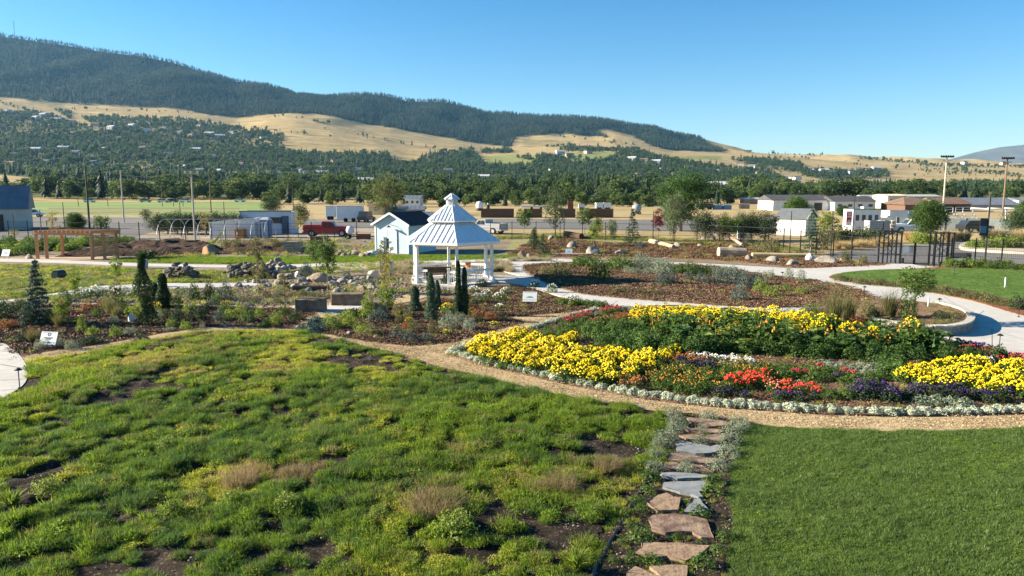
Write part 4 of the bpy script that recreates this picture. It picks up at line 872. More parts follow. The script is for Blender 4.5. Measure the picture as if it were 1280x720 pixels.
# ---- earth heaps, mound with slide
HEAP = ground_mat('dark_compost', [(.03,.018,.012),(.075,.045,.03),(.16,.10,.065)], big=1.2, fine=4, bump=.15)
SANDM = ground_mat('orange_sand', [(.34,.19,.10),(.45,.27,.15)], big=1, fine=6, bump=.04)
def mound(name, label, cat, pts, h, m, z0=0.02, amp=.35, res=.25, kind=None, fr=.9):
    pl = np.array(W(*pts)); gx, gy = np.meshgrid(np.arange(pl[:,0].min(), pl[:,0].max()+res, res), np.arange(pl[:,1].min(), pl[:,1].max()+res, res)); d = dist_edge(gx, gy, [tuple(p) for p in pl])
    z = np.clip(d/(h*1.3+.2), 0, 1)**.7*h*(1-amp+amp*2*(fbm(gx*fr+5, gy*fr, 4)-.1)*.9)-.02; c = pl.mean(0)
    V = np.stack([gx-c[0], gy-c[1], z], -1).reshape(-1, 3); k = gx.shape[1]; ii = (np.arange(gx.shape[0]-1)[:, None]*k+np.arange(k-1)[None, :]).ravel(); F = np.stack([ii, ii+1, ii+k+1, ii+k], 1); F = F[((d > -res).ravel())[F].any(1)]
    o = obj(name, mesh_np(name, V, F, m), loc=(c[0], c[1], z0)); return tag(o, label, cat, kind=kind)
mound('soil_heap', 'long heap of dark rough compost behind the left walkway', 'soil heap', [(66,322),(130,321),(200,320),(262,318.5),(285,315),(262,307),(200,305.5),(165,309),(110,318)], .75, HEAP, amp=.5)
mound('soil_heap', 'low dark soil bank with weeds right of the sand mound', 'soil heap', [(272,318),(320,318),(376,317),(380,309),(320,306),(280,308)], .7, HEAP, amp=.5)
mound('sand_mound', 'small orange sand cone beneath the yellow slide', 'sand mound', [(244,318),(262,319.5),(278,316),(272,311.5),(256,311)], 1.25, SANDM, amp=.15, res=.15)
b = P(272, 313); t = thing('slide', 'short yellow plastic slide resting on the sand mound', 'slide', (b.x, b.y, 0)); YEL = mat('yellow_plastic', (.75,.68,.18), rough=.45)
sl_ = MB(); pa = [Vector((-.9+.22*i, 0, .95+.11*i+.02*i*i)) for i in range(8)]
for i in range(7): sl_.bar(pa[i], pa[i+1], .5, .05); sl_.bar(pa[i]+Vector((0,-.25,.1)), pa[i+1]+Vector((0,-.25,.1)), .05, .2); sl_.bar(pa[i]+Vector((0,.25,.1)), pa[i+1]+Vector((0,.25,.1)), .05, .2)
sl_.build('chute', YEL, t); t.scale = (.6,.6,.6); t.location = P(273, 312); MB().bar((.55,-.25,0),(.55,-.25,1.9),.07).bar((.55,.25,0),(.55,.25,1.9),.07).build('leg', BLACK, t)

# ---- stones
ROCK = mat('grey_boulder', (.16,.145,.125), (.24,.22,.19), scale=1.4, rough=.95, bump=.03, bscale=5, c3=(.36,.335,.29))
ROCKT = mat('tan_boulder', (.17,.13,.09), (.34,.28,.20), scale=1.3, rough=.95, bump=.03, bscale=5)
ROCKD = mat('dark_lava_rock', (.04,.037,.034), (.13,.115,.10), scale=2, rough=.95, bump=.04, bscale=6, c3=(.25,.22,.18))
SLAB = mat('stone_bench', (.10,.07,.048), (.24,.185,.135), scale=2, rough=.95, bump=.02, bscale=6)
for i, (x, y, sx, sy, sz, m, lb) in enumerate([
    (741,318,.95,.7,.62,ROCK,'grey boulder with a pale face at the front of the red mulch bank'), (715,310,.9,.7,.55,ROCK,'dark grey boulder behind the pale-faced boulder'), (776,318,.75,.5,.35,ROCK,'flat dark boulder left of the pale-faced boulder'),
    (847,309,.6,.5,.42,ROCK,'small grey boulder with quartz face right of the long log'), (875,308,.4,.35,.3,ROCKT,'little tan stone beside the second lamp pole'),
    (885,299,1.2,.8,.5,ROCK,'broad flat boulder under the round bushes'), (921,314,1.5,1.0,.7,ROCKT,'largest pale boulder at the right of the red mulch bank'), (936,325,.6,.45,.35,ROCKT,'small pale rock at the end of the yellow log'),
    (966,328,.75,.6,.42,ROCK,'round grey boulder left of the walkway edge'), (990,332,.8,.6,.42,ROCK,'tan-grey boulder nearest the walkway junction'), (1012,326,.5,.5,.52,mat('white_stone', (.6,.58,.55), rough=.9),'white standing stone in the red mulch'), (1032,329,1.05,.7,.52,ROCK,'wide grey boulder right of the white stone'),
    (1055,327,.8,.5,.3,ROCKT,'low tan rock near the gate'), (689,300,.6,.5,.5,ROCK,'grey boulder beside the sawn log end'), (652,322,.45,.4,.6,ROCKT,'upright tan stone at the bed corner near the gazebo'), (661,323,.4,.35,.35,ROCKT,'small tan stone beside the upright one'),
    (399,353,.95,.65,.5,ROCKT,'smooth cream boulder in the rocky bed'), (467,351,.55,.5,.6,mat('pale_block', (.5,.46,.38), rough=.9),'pale squared stone near the gazebo'), (352,349,.5,.4,.35,ROCKT,'small tan rock left of the cream boulder'), (383,341,.6,.5,.4,ROCKT,'tan rock beneath the leaning sapling'),
    (350,357,.5,.4,.4,ROCK,'light grey rock at the rock pile foot'), (366,361,.35,.3,.3,mat('white_stone', (.6,.58,.55), rough=.9),'small white stone in the rocky bed'), (453,364,.5,.35,.3,ROCKT,'tan stone before the gazebo bed'), (466,362,.4,.35,.3,ROCK,'grey stone beside the tan stone'),
    (440,356,.45,.35,.28,ROCK,'grey rock at centre of the rocky bed'), (372,346,.35,.3,.3,mat('white_stone', (.6,.58,.55), rough=.9),'white stone above the dark log'), (148/4,323.5,.5,.4,.35,ROCK,'grey boulder left of the pergola foot'),
    (437,419,.22,.18,.15,ROCK,'small pale stone at the bed edge under the green shrubs'), (470,423,.18,.15,.1,ROCKT,'flat little stone at the bed edge'), (404,413,.2,.16,.13,ROCK,'small stone beside the spreading juniper'),
    (165,403,.25,.2,.3,mat('white_stone', (.6,.58,.55), rough=.9),'small white angular stone left of the dark column conifer'), (117,403,.55,.4,.08,ROCK,'flat grey stepping slab in the left bed'), (713,382,.2,.16,.24,ROCKT,'small pale upright stone right of the white sign'), (725,379,.16,.14,.15,ROCKT,'tiny pale stone in the right bed')]):
    if lb.startswith('grey boulder left'): x = 37
    lump('boulder', lb, 'boulder', x, y, sx*.8, sy*.8, sz*1.0, m, 100+i, z=.02)
rs = random.Random(5)
for (x0, y0, x1, y1, n, m, gp, lb, s0, s1) in [
    (205,345,252,350,70,ROCKD,'dark rocks of the left rock pile','jagged dark rock in the low stone pile on the left terrace',.14,.30), (284,341,346,349,110,ROCKD,'dark rocks of the large rock pile','jagged dark rock in the large stone pile above the rocky bed',.14,.32),
    (345,345,470,366,46,ROCK,'grey rocks scattered in the rocky bed','small grey rock strewn over the rocky bed left of the gazebo',.12,.34), (330,336,372,350,24,ROCK,'tan rocks beyond the rock pile','weathered rock heaped behind the rocky bed',.14,.32), (290,352,345,366,18,ROCK,'pale rocks below the rock pile','grey rock lying below the large stone pile',.12,.3), (400,322,476,316,20,ROCKT,'pale rubble near the shed','pale rubble stone heaped left of the pale blue shed',.25,.5)]:
    src = [lump('rock', lb, 'rock', 300, 345, 1, .8, .75, m, 300+k+n, gp, sub=2) for k in range(4)]
    for i in range(n):
        o = src[i] if i < 4 else src[i % 4].copy()
        if i >= 4: COL.objects.link(o)
        u = rs.random(); x = x0+(x1-x0)*u; y = y0+(y1-y0)*rs.random(); b = P(x, y); hgt_ = 0.02
        if 'pile' in gp and 'below' not in gp: hgt_ = .85*max(0, math.sin(math.pi*u))**.6*rs.random()
        o.location = (b.x, b.y, hgt_); s = rs.uniform(s0, s1); o.scale = (s*rs.uniform(.7,1.3), s*rs.uniform(.7,1.3), s*rs.uniform(.7,1.4)); o.rotation_euler = (rs.uniform(-.4,.4), rs.uniform(-.4,.4), rs.uniform(0,6.28))
# stone slab benches
for (x, y, w_, d_, h_, rz, lb) in [(387,391,1.35,.8,.62,.05,'nearest blocky brown stone bench left of the concrete pad'), (434,383,1.6,.7,.62,.02,'long flat-topped stone bench behind the concrete pad'), (471,389,1.1,.7,.45,-.1,'third stone bench half hidden by the shrubs')]:
    b = P(x, y); m = MB(); r = random.Random(x); pr = []
    m.box((0,0,h_/2), (w_,d_,h_)); o = m.build('stone_bench', SLAB, loc=(b.x, b.y+.3, 0), bevel=.05); o.rotation_euler = (0,0,rz); tag(o, lb, 'stone bench')
# dark log, long logs
LOG = mat('dark_log', (.05,.035,.025), (.11,.08,.06), scale=5, rough=.95, bump=.02); LOGT = mat('tan_log', (.34,.25,.16), (.48,.37,.25), scale=4, rough=.9, bump=.01); LOGY = mat('peeled_log', (.62,.42,.17), (.72,.52,.24), scale=3, rough=.7, spec=.4)
def log(x0, y0, x1, y1, r0, r1, m, lb, z0=None, z1=None):
    a, b = P(x0, y0), P(x1, y1); a.z = r0*.8+.03 if z0 is None else z0; b.z = r1*.8+.03 if z1 is None else z1
    mid = (a+b)/2; t = thing('log', lb, 'log', (mid.x, mid.y, 0)); a -= Vector((mid.x, mid.y, 0)); b -= Vector((mid.x, mid.y, 0))
    MB().tube([a, a.lerp(b,.33)+Vector((0,.05,0)), a.lerp(b,.66), b], [r0, r0*.97, r1*1.05, r1], 12).build('trunk', m, t, smooth=False)
    d = (b-a).normalized(); MB().tube([a-d*.012, a], r0*.93, 12).build('cut_face', mat('sawn_wood', (.55,.42,.26), rough=.9), t)
log(366,365,412,364,.2,.17,LOG,'dark fallen log in the rocky bed')
log(813,304,842,311,.26,.2,LOGT,'pale weathered log on the red mulch bank'); log(903,299,928,309,.22,.15,mat('pinkish_log', (.34,.22,.17), (.46,.32,.26), scale=4, rough=.9),'leaning reddish log below the dark bushes', z0=.9, z1=.2)
log(707,297,727,299,.42,.36,LOG,'thick short log with a bright sawn end'); log(898,321,932,321,.45,.4,LOGT,'wide tan log section laid in the mulch'); log(940,322.5,1009,322.5,.24,.2,LOGY,'long peeled yellow log beside the walkway'); log(684,319,735,319.5,.1,.1,LOGT,'thin tan edging log behind the white post')

# ---- garden signs
def sign(px0, px1, py0, py1, pyb, lb, ink, ring=True, lines=((.52,.5),(.42,.3)), face=(.74,.76,.75)):
    cx = (px0+px1)/2; b = P(cx, pyb); w_ = wid(px0, px1, pyb); zt = PY(cx, py0, b.y).z; zb = PY(cx, py1, b.y).z; h_ = zt-zb; t = thing('garden_sign', lb, 'sign', (b.x, b.y, 0), R(-9))
    M = Matrix.Rotation(-.42, 3, 'X'); w_ *= 1.08; h_ *= 1.12
    MB().box((0,0,(zt+zb)/2), (w_,.02,h_), M=M).build('sign_board', mat('sign_board_'+str(int(face[0]*100)), face, rough=.5), t)
    for s in (-1, 1): MB().bar((s*w_*.3,.03,0),(s*w_*.3,.03,zb+h_*.3),.03).build('leg', mat('grey_stake', (.3,.3,.3), rough=.6), t)
    tx = MB(); zc = (zt+zb)/2
    def pl(x, z, ww, hh): 
        c = M @ Vector((x, -.0135, z)); tx.box((c.x, c.y, c.z+zc), (ww,.004,hh), M=M)
    for f, ww in lines: pl(0, (f-.5)*h_, w_*ww, h_*.075)
    pl(0, -h_*.32, w_*.86, h_*.03); pl(0, h_*.42, w_*.86, h_*.02)
    if ring:
        for k in range(12): a = k*math.pi/6; pl(math.cos(a)*h_*.11, h_*.30+math.sin(a)*h_*.11, h_*.06, h_*.06)
    tx.build('emblem_and_lettering', mat('sign_ink_'+str(int(ink[0]*1000)), ink, rough=.7), t)
sign(51.5,72.5,415.5,430,436,'white garden sign with a grey ring emblem in the left mulch bed',(.10,.13,.15),lines=((.53,.52),(.43,.30)))
sign(654,670.5,365.2,376.5,380,'small white sign with green lettering right of the gazebo',(.16,.30,.22),ring=False,lines=((.50,.30),(.42,.50)))
sign(707,715,311,317,320,'tiny blue-grey sign on the red mulch bank',(.2,.25,.28),ring=False,face=(.42,.5,.56)); sign(3,13,312,320,324,'white sign at the edge of the vegetable rows',(.2,.25,.28),ring=False)
for (x, y) in [(737,314),(838,296),(898,297),(1218/1.0,0)]:
    if y: 
        b = P(x, y); t = thing('plant_marker', {737:'white plant marker by the short pole on the mulch bank',838:'white plant marker beneath the big leafy tree',898:'white plant marker beneath the round bushes'}[x], 'marker', (b.x, b.y, 0)); MB().box((0,0,.35),(.32,.03,.22)).build('plate', WHITE, t); MB().box((0,.02,.15),(.03,.02,.3)).build('stake', BLACK, t)

# ---- path lights
def path_light(x, y, lb, h=.55):
    b = P(x, y); t = thing('path_light', lb, 'path light', (b.x, b.y, .06)); MB().cyl((0,0,0), .014, h, 8).cyl((0,0,0), .05, .03, 10).build('stem', BLACK, t)
    MB().lathe([(0,h+.06),(.03,h+.055),(.11,h),(.105,h-.01),(0,h+.02)], n=16).build('shade', BLACK, t)
for x, y, lb in [(1248.5,440,'black mushroom path light at the right flower bed corner'),(1173.5,390,'black path light in the walled planter'),(1080,373,'black path light at the island tip'),(1214,436,'x'),(25,488,'black path light on the left landing edge'),(977.5,353,'black path light on the island behind the yellow flowers'),(1192,337.5,'short black light before the far lawn'),(687,361,'black path light in the gazebo shadow')]:
    if lb != 'x': path_light(x, y, lb)
path_light(1273, 398, 'stout dark lamp at the right lawn edge', .7)
b = P(1256, 362); t = thing('marker_post', 'thin white marker stake on the right lawn', 'stake', (b.x, b.y, .1)); MB().box((0,0,.3),(.06,.06,.6)).build('stake', WHITE, t)
b = P(1192, 350); t = thing('sprinkler_stake', 'thin dark sprinkler stake on the right lawn', 'stake', (b.x, b.y, .1)); MB().cyl((0,0,0),.02,.75,6).cyl((0,0,.7),.05,.08,8).build('stake', BLACK, t)
b = P(1159.5, 392); t = thing('marker_post', 'short white stake in the walled planter', 'stake', (b.x, b.y, .3)); MB().box((0,0,.22),(.05,.05,.44)).build('stake', WHITE, t)
for x, lb in ((476.5,'left one of two square stone bollards by the walkway'),(490,'right one of two square stone bollards by the walkway')):
    b = P(x, 341); t = thing('bollard', lb, 'bollard', (b.x, b.y, 0)); MB().box((0,0,.42),(.22,.22,.84)).build('post', mat('sandstone', (.5,.46,.38), rough=.9), t, bevel=.02)
# drum and hose on terrace
b = P(75, 349); t = thing('drum', 'black drum lying on its side on the left terrace', 'drum', (b.x, b.y, .0)); MB().tube([(-.1,-.45,.42),(0,.45,.42)], .42, 20).build('drum_body', BLACK, t, smooth=False); t.scale = (.7,.7,.7); MB().tube([(-.1,-.47,.42),(-.1,-.44,.42)], [.3,.3], 16).build('lid', mat('dull_grey', (.2,.2,.2), rough=.7), t)
hp_ = [P(x, y, .05) for x, y in [(-20,340),(8,343),(25,346),(45,352)]]; o = MB().tube(smooth_poly([tuple(p) for p in hp_], 5, closed=False), .03, 6).build('hose', mat('green_hose', (.45,.5,.2), rough=.5)); tag(o, 'thin yellow-green hose across the left terrace', 'hose')
b = P(181, 336); t = thing('planter_pot', 'small grey pot on the walkway behind the weeping conifer', 'pot', (b.x, b.y, 0)); MB().lathe([(0,0),(.2,0),(.3,.7),(.26,.7),(.2,.1)], n=14).build('pot_body', mat('pot_grey', (.35,.38,.38), rough=.8), t)

# ---- stepping stones
Z1 = lambda x, y: (780+x/6, 500+y/6); Z2 = lambda x, y: (740+x/6, 600+y/6)
BRN = mat('brown_flagstone', (.085,.052,.038), (.19,.125,.09), scale=5, rough=.9, bump=.012, c3=(.31,.235,.16)); TNF = mat('tan_flagstone', (.14,.085,.055), (.31,.225,.145), scale=4.5, rough=.9, bump=.012, c3=(.22,.135,.09)); GRF = mat('grey_flagstone', (.17,.185,.19), (.25,.265,.265), scale=4, rough=.85, bump=.004)
ST = [(Z1,[(470,130),(560,135),(700,150),(800,165),(812,188),(640,198),(600,182),(490,160)],BRN,'reddish flagstone nearest the gravel path'),
 (Z1,[(450,205),(560,215),(650,212),(745,222),(740,240),(600,250),(520,240),(470,225)],BRN,'second reddish flagstone from the gravel path'),
 (Z1,[(410,260),(520,258),(600,270),(700,250),(800,252),(790,290),(700,310),(640,300),(480,295)],BRN,'wavy-edged brown flagstone, third from the gravel path'),
 (Z1,[(385,310),(430,305),(560,330),(640,345),(700,335),(745,350),(700,385),(600,400),(480,388),(400,380)],GRF,'widest grey flagstone between silvery plants'),
 (Z1,[(345,395),(450,400),(600,430),(720,435),(750,450),(650,472),(500,465),(330,450)],BRN,'long reddish flagstone below the widest grey one'),
 (Z1,[(300,465),(400,470),(430,490),(400,515),(340,515),(295,495)],BRN,'small brown flagstone at left of a silvery plant'),
 (Z1,[(500,480),(580,485),(670,540),(560,530)],BRN,'small wedge-shaped brown flagstone at right'),
 (Z1,[(265,545),(400,540),(660,565),(650,578),(400,590),(300,575)],GRF,'thin pointed grey flagstone'),
 (Z2,[(530,15),(850,5),(852,60),(800,85),(835,120),(800,125),(530,50)],GRF,'large trapezoid grey flagstone'),
 (Z2,[(410,165),(500,110),(560,95),(610,125),(665,130),(655,180),(645,222),(490,228)],TNF,'pentagonal tan flagstone beside the grey triangle'),
 (Z2,[(690,235),(770,140),(810,138),(878,222),(800,240)],GRF,'small triangular grey flagstone'),
 (Z2,[(425,290),(460,262),(600,250),(700,258),(860,295),(880,350),(915,435),(820,430),(750,385),(600,385),(550,395),(450,365)],BRN,'biggest brown flagstone, oval with a pointed corner'),
 (Z2,[(320,550),(375,500),(370,465),(410,455),(520,470),(650,470),(885,490),(800,560),(700,605),(560,570),(400,575)],TNF,'rusty tan flagstone with a pointed right end'),
 (Z2,[(265,720),(260,690),(320,645),(370,665),(510,720),(520,790),(250,800)],TNF,'bottom-left tan flagstone cut by the picture edge'),
 (Z2,[(430,650),(580,630),(715,635),(710,720),(690,770),(560,770),(500,700)],TNF,'bottom-right tan flagstone cut by the picture edge')]
for f, pts, m, lb in ST:
    zt = .100; w3 = [P(*f(x, y), zt) for x, y in pts]; c = sum(w3, Vector())/len(w3); r = random.Random(len(lb))
    out = []
    for i in range(len(w3)):
        a, b = w3[i], w3[(i+1)%len(w3)]; out.append(a)
        L = (b-a).length; nn = max(1, int(L/.16))
        for j in range(1, nn): q = a.lerp(b, j/nn); out.append(q+Vector((r.uniform(-.018,.018), r.uniform(-.018,.018), 0)))
    o = MB().prism([(p.x-c.x, p.y-c.y) for p in out], -.02, zt-.05, topz=lambda x, y, r=r: zt-.05+r.uniform(-.008,.008)).build('flagstone', m, loc=(c.x, c.y, .05)); tag(o, lb, 'flagstone')
e = [P(x, y, .05) for x, y in [(832,573),(818,590),(795,622),(770,665),(745,708),(735,740)]]; o = MB().tube([tuple(p) for p in e], .035, 6).build('edging', BLACK); tag(o, 'thin black edging strip left of the stepping stones', 'edging')
# ================================================================== PLANTS OF THE GARDEN
def arr_obj(name, VF, m, parent=None): return obj(name, mesh_np(name, VF[0], VF[1], m), parent)
GR = leaf_mat('shrub_green', (.035,.075,.015), (.09,.15,.03), nscale=4, c3=(.14,.20,.05)); GRD = leaf_mat('shrub_dark', (.015,.036,.013), (.05,.085,.03), nscale=4, trans=.25); GRY = leaf_mat('shrub_lime', (.11,.17,.025), (.23,.30,.05), nscale=4)
GRB = leaf_mat('blue_conifer', (.035,.065,.055), (.09,.14,.12), nscale=4, trans=.15); SIL = leaf_mat('silver_leaf', (.34,.39,.28), (.50,.54,.42), nscale=8, trans=.3, c3=(.62,.65,.50)); SAGE = leaf_mat('sage_leaf', (.12,.16,.10), (.24,.28,.19), nscale=6, trans=.25, c3=(.36,.40,.30))
RUST = leaf_mat('rust_leaf', (.13,.055,.02), (.28,.13,.045), nscale=5); PURP = leaf_mat('purple_leaf', (.10,.018,.022), (.24,.05,.055), nscale=3); STRAW = leaf_mat('straw_grass', (.33,.25,.11), (.52,.40,.20), nscale=3, c3=(.42,.36,.16)); OLIVE = leaf_mat('olive_leaf', (.08,.09,.03), (.18,.17,.07), nscale=4)
DKSTEM = leaf_mat('bloom_foliage', (.024,.062,.014), (.075,.14,.028), nscale=6, c3=(.17,.26,.065)); BARK = mat('grey_bark', (.16,.125,.09), (.28,.23,.17), scale=8, rough=.95, bump=.01)
def flowm(name, a, b): return leaf_mat(name, a, b, nscale=20, trans=.2)
FY = flowm('yellow_petals', (.76,.58,.004), (.95,.82,.015)); FR = flowm('red_petals', (.60,.03,.015), (.78,.07,.03)); FC = flowm('coral_petals', (.70,.16,.08), (.8,.3,.18)); FM = flowm('crimson_petals', (.36,.02,.04), (.55,.05,.09)); FP = flowm('purple_petals', (.025,.01,.065), (.06,.025,.15)); FW = flowm('white_petals', (.68,.66,.58), (.8,.78,.72)); FO = flowm('orange_petals', (.62,.24,.02), (.80,.40,.04)); FRU = flowm('rust_petals', (.30,.09,.02), (.48,.17,.035)); FK = flowm('pink_petals', (.55,.14,.18), (.7,.25,.28)); SEED = mat('seed_disc', (.06,.03,.012), rough=.9)
def blooms(seed, n, rad, h, size, flat=.35, cover_=1.0):
    """n small double flower heads over a mound"""
    r = np.random.default_rng(seed); V, F = [], []
    a = r.uniform(0, 6.283, n); q = rad*cover_*np.sqrt(r.random(n)); z = h*np.sqrt(np.maximum(1-(q/rad)**2*.75, .05))+r.uniform(-.02, .03, n)
    for i in range(n):
        c = np.array([math.cos(a[i])*q[i], math.sin(a[i])*q[i], z[i]]); s = size*r.uniform(.75, 1.25)/2; tl = r.normal(0, .25, 2)
        ring = [c+np.array([math.cos(k*math.pi/4)*s, math.sin(k*math.pi/4)*s, tl[0]*s*math.cos(k*math.pi/4)+tl[1]*s*math.sin(k*math.pi/4)+r.uniform(-.1, .1)*s]) for k in range(8)]; top = c+np.array([0, 0, s*1.0]); bot = c-np.array([0, 0, s*.6]); r2 = [(p+top)/2+np.array([0, 0, s*.22]) for p in ring[::2]]
        o = len(V); V += ring+r2+[top, bot]
        for k in range(4): F += [(o+2*k, o+2*k+1, o+(2*k+2)%8, o+8+k), (o+8+k, o+(2*k+2)%8, o+8+(k+1)%4, o+12), (o+(2*k+2)%8, o+2*k+1, o+2*k, o+13)]
    F4 = [f if len(f) == 4 else f for f in F]; return np.array(V), np.array(F4)
def mound_leaf(seed, n, rad, h, leaf, flat=1.0, ub=.2, inner=.5, asp=.55):
    r = np.random.default_rng(seed); d = r.normal(0, 1, (n, 3)); d[:, 2] = np.abs(d[:, 2]); d /= np.linalg.norm(d, axis=1)[:, None]; q = inner+(1-inner)*r.random((n, 1))**.6; lump_ = 1+.22*np.sin(d[:, :1]*5+seed)*np.cos(d[:, 1:2]*4+seed*2)
    C = d*q*lump_*np.array([rad, rad, h]); return leaves(C, leaf, d, r=r, upbias=ub, aspect=asp)
def spikes(seed, n, rad, h0, h1, m_size, k=7, spread=.4):
    r = np.random.default_rng(seed); C = []
    for i in range(n):
        a = r.uniform(0, 6.28); q = rad*math.sqrt(r.random()); top = r.uniform(h0, h1)
        for j in range(k): f = j/k; C.append((math.cos(a)*q*(1+spread*f*.3)+r.normal(0, .012), math.sin(a)*q*(1+spread*f*.3)+r.normal(0, .012), top-f*.13))
    return leaves(np.array(C), m_size, r=r, aspect=.8)
PRO = {}
def proto(kind, variants):
    PRO[kind] = variants; return variants
def parts_thing(name, parts, scale=1.0):
    """parts: [(part name, VF, material)]; first is foliage. Thing = Empty with parts"""
    t = thing(name, '', name.replace('_', ' '))
    for pn, vf, m in parts: arr_obj(pn, vf, m, t)
    return t
# name -> list of prototype things
def mk(kind, name, cat, fn, nv=3): PRO[kind] = [fn(s) for s in range(nv)]; [p.__setitem__('category', cat) for p in PRO[kind]]
def flowering(name, leafm, flm, rad, h, nl, leaf, nb, bs, ub=.3, cov=1.0): return lambda s: parts_thing(name, [('foliage', mound_leaf(s+int(rad*100), nl, rad, h*.92, leaf, ub=ub), leafm), ('flower_heads', blooms(s+9, nb, rad, h, bs, cover_=cov), flm)])
mk('marigold', 'marigold_plant', 'flower plant', flowering('marigold_plant', DKSTEM, FY, .25, .36, 460, .065, 62, .050))
mk('rudbeckia', 'yellow_flower_plant', 'flower plant', flowering('yellow_flower_plant', DKSTEM, FY, .30, .95, 480, .085, 64, .06))
mk('redf', 'red_flower_plant', 'flower plant', flowering('red_flower_plant', DKSTEM, FR, .22, .30, 300, .06, 34, .055, cov=.9))
mk('coral', 'coral_flower_plant', 'flower plant', flowering('coral_flower_plant', DKSTEM, FC, .2, .26, 260, .06, 18, .05, cov=.9))
mk('crimson', 'crimson_flower_plant', 'flower plant', flowering('crimson_flower_plant', DKSTEM, FM, .2, .27, 240, .06, 20, .05, cov=.9))
mk('purple', 'purple_flower_plant', 'flower plant', flowering('purple_flower_plant', GRD, FP, .22, .30, 320, .06, 26, .05))
mk('white', 'white_flower_plant', 'flower plant', flowering('white_flower_plant', SAGE, FW, .22, .24, 240, .06, 30, .05))
mk('orange', 'orange_flower_plant', 'flower plant', flowering('orange_flower_plant', GR, FO, .22, .30, 340, .055, 8, .036, cov=.9))
mk('rust', 'rust_flower_plant', 'flower plant', flowering('rust_flower_plant', OLIVE, FRU, .22, .28, 300, .055, 24, .045))
mk('greenbush', 'bedding_plant', 'bedding plant', lambda s: parts_thing('bedding_plant', [('foliage', mound_leaf(s+60, 460, .34, .52, .085), DKSTEM)]))
mk('lowgreen', 'bedding_plant', 'bedding plant', lambda s: parts_thing('bedding_plant', [('foliage', mound_leaf(s+70, 240, .24, .25, .06), GR)]))
mk('sagelow', 'sage_plant', 'bedding plant', lambda s: parts_thing('sage_plant', [('foliage', mound_leaf(s+80, 260, .28, .22, .07), SAGE)]))
def dusty(s): r_ = .21; return parts_thing('dusty_miller', [('foliage', mound_leaf(s+90, 420, r_, .17, .06, ub=.3, inner=.75, asp=.5), SIL)])
mk('dusty', 'dusty_miller', 'silver plant', dusty, 4)
SUNL = leaf_mat('sunflower_leaf', (.05,.10,.02), (.13,.20,.045), nscale=5, c3=(.22,.30,.08))
def sunflower(s):
    r = random.Random(s); h = 1.35+.12*s; m = MB(); n = 3; heads = MB(); disc = MB(); C = []
    for i in range(n):
        x, y = r.uniform(-.25,.25), r.uniform(-.25,.25); hh = h*r.uniform(.75,1); m.tube([(x,y,0),(x*1.1,y*1.1,hh*.6),(x*1.2,y*1.2,hh)], [.02,.016,.01], 5)
        for k in range(30): f = r.uniform(.12,.97); a = r.uniform(0,6.28); q = r.uniform(.08,.27)*(1.15-f*.4); C.append((x+math.cos(a)*q, y+math.sin(a)*q, hh*f))
        if s in (1, 3) and i == 0:
            c = Vector((x*1.2, y*1.2-.04, hh+.03)); nn = Vector((r.uniform(-.4,.4), -1, r.uniform(.1,.7))).normalized(); u = nn.cross(Vector((0,0,1))).normalized(); v = nn.cross(u)
            for k in range(14):
                a = k*2*math.pi/14; d = u*math.cos(a)+v*math.sin(a); e = u*math.cos(a+.2)+v*math.sin(a+.2); g_ = u*math.cos(a-.2)+v*math.sin(a-.2); heads.add([c+d*.02, c+e*.055+nn*.01, c+d*.095, c+g_*.055+nn*.01], [(0,1,2,3)])
            disc.add([c+nn*.015+(u*math.cos(k*math.pi/4)+v*math.sin(k*math.pi/4))*.035 for k in range(8)], [tuple(range(8))])
    t = thing('sunflower_plant', '', 'sunflower'); m.build('stem', DKSTEM, t); arr_obj('leaves', leaves(np.array(C), .19, r=np.random.default_rng(s), aspect=.75, upbias=.3), SUNL if s % 2 else DKSTEM, t)
    if heads.v: heads.build('flower_head', FO if s == 1 else FY, t); disc.build('seed_disc', SEED, t)
    return t
PRO['sunflower'] = [sunflower(s) for s in range(5)]
def shrub(kind, name, m, rad, h, n, leaf, nv=3, ub=.1, cat='shrub', inner=.45): mk(kind, name, cat, lambda s: parts_thing(name, [('foliage', mound_leaf(s+hash_(kind), n, rad, h, leaf, ub=ub, inner=inner), m), ('stems', stems(s, rad, h), BARK)]), nv)
def hash_(k): return sum(ord(c) for c in k)
def stems(s, rad, h):
    r = random.Random(s); m = MB()
    for i in range(5): a = r.uniform(0,6.28); m.tube([(0,0,0),(math.cos(a)*rad*.3, math.sin(a)*rad*.3, h*.5),(math.cos(a)*rad*.6, math.sin(a)*rad*.6, h*.85)], [.015,.01,.004], 4, caps=False)
    return mb_arrays(m)
shrub('shrub', 'shrub', GR, .5, .6, 650, .085); shrub('dark', 'dark_shrub', GRD, .5, .6, 700, .08); shrub('lime', 'lime_shrub', GRY, .5, .6, 600, .085); shrub('sage', 'sage_shrub', SAGE, .5, .5, 800, .06); shrub('bluemound', 'blue_spruce_mound', GRB, .5, .42, 900, .055, inner=.7); shrub('rustshrub', 'russet_shrub', RUST, .5, .5, 550, .08); shrub('olive', 'olive_shrub', OLIVE, .5, .55, 500, .08)
mk('yellowshrub', 'yellow_flowering_shrub', 'shrub', flowering('yellow_flowering_shrub', GR, FY, .5, .5, 500, .08, 40, .08)); mk('whiteshrub', 'white_rose_bush', 'rose bush', flowering('white_rose_bush', GR, FW, .5, .55, 520, .08, 30, .10)); mk('pinkshrub', 'pink_flowering_shrub', 'shrub', flowering('pink_flowering_shrub', GR, FK, .5, .5, 500, .08, 30, .085))
mk('junip', 'spreading_juniper', 'juniper', lambda s: parts_thing('spreading_juniper', [('foliage', mound_leaf(s+33, 900, .8, .22, .09, ub=.2, inner=.3), GRB if s else GRD)]), 2)
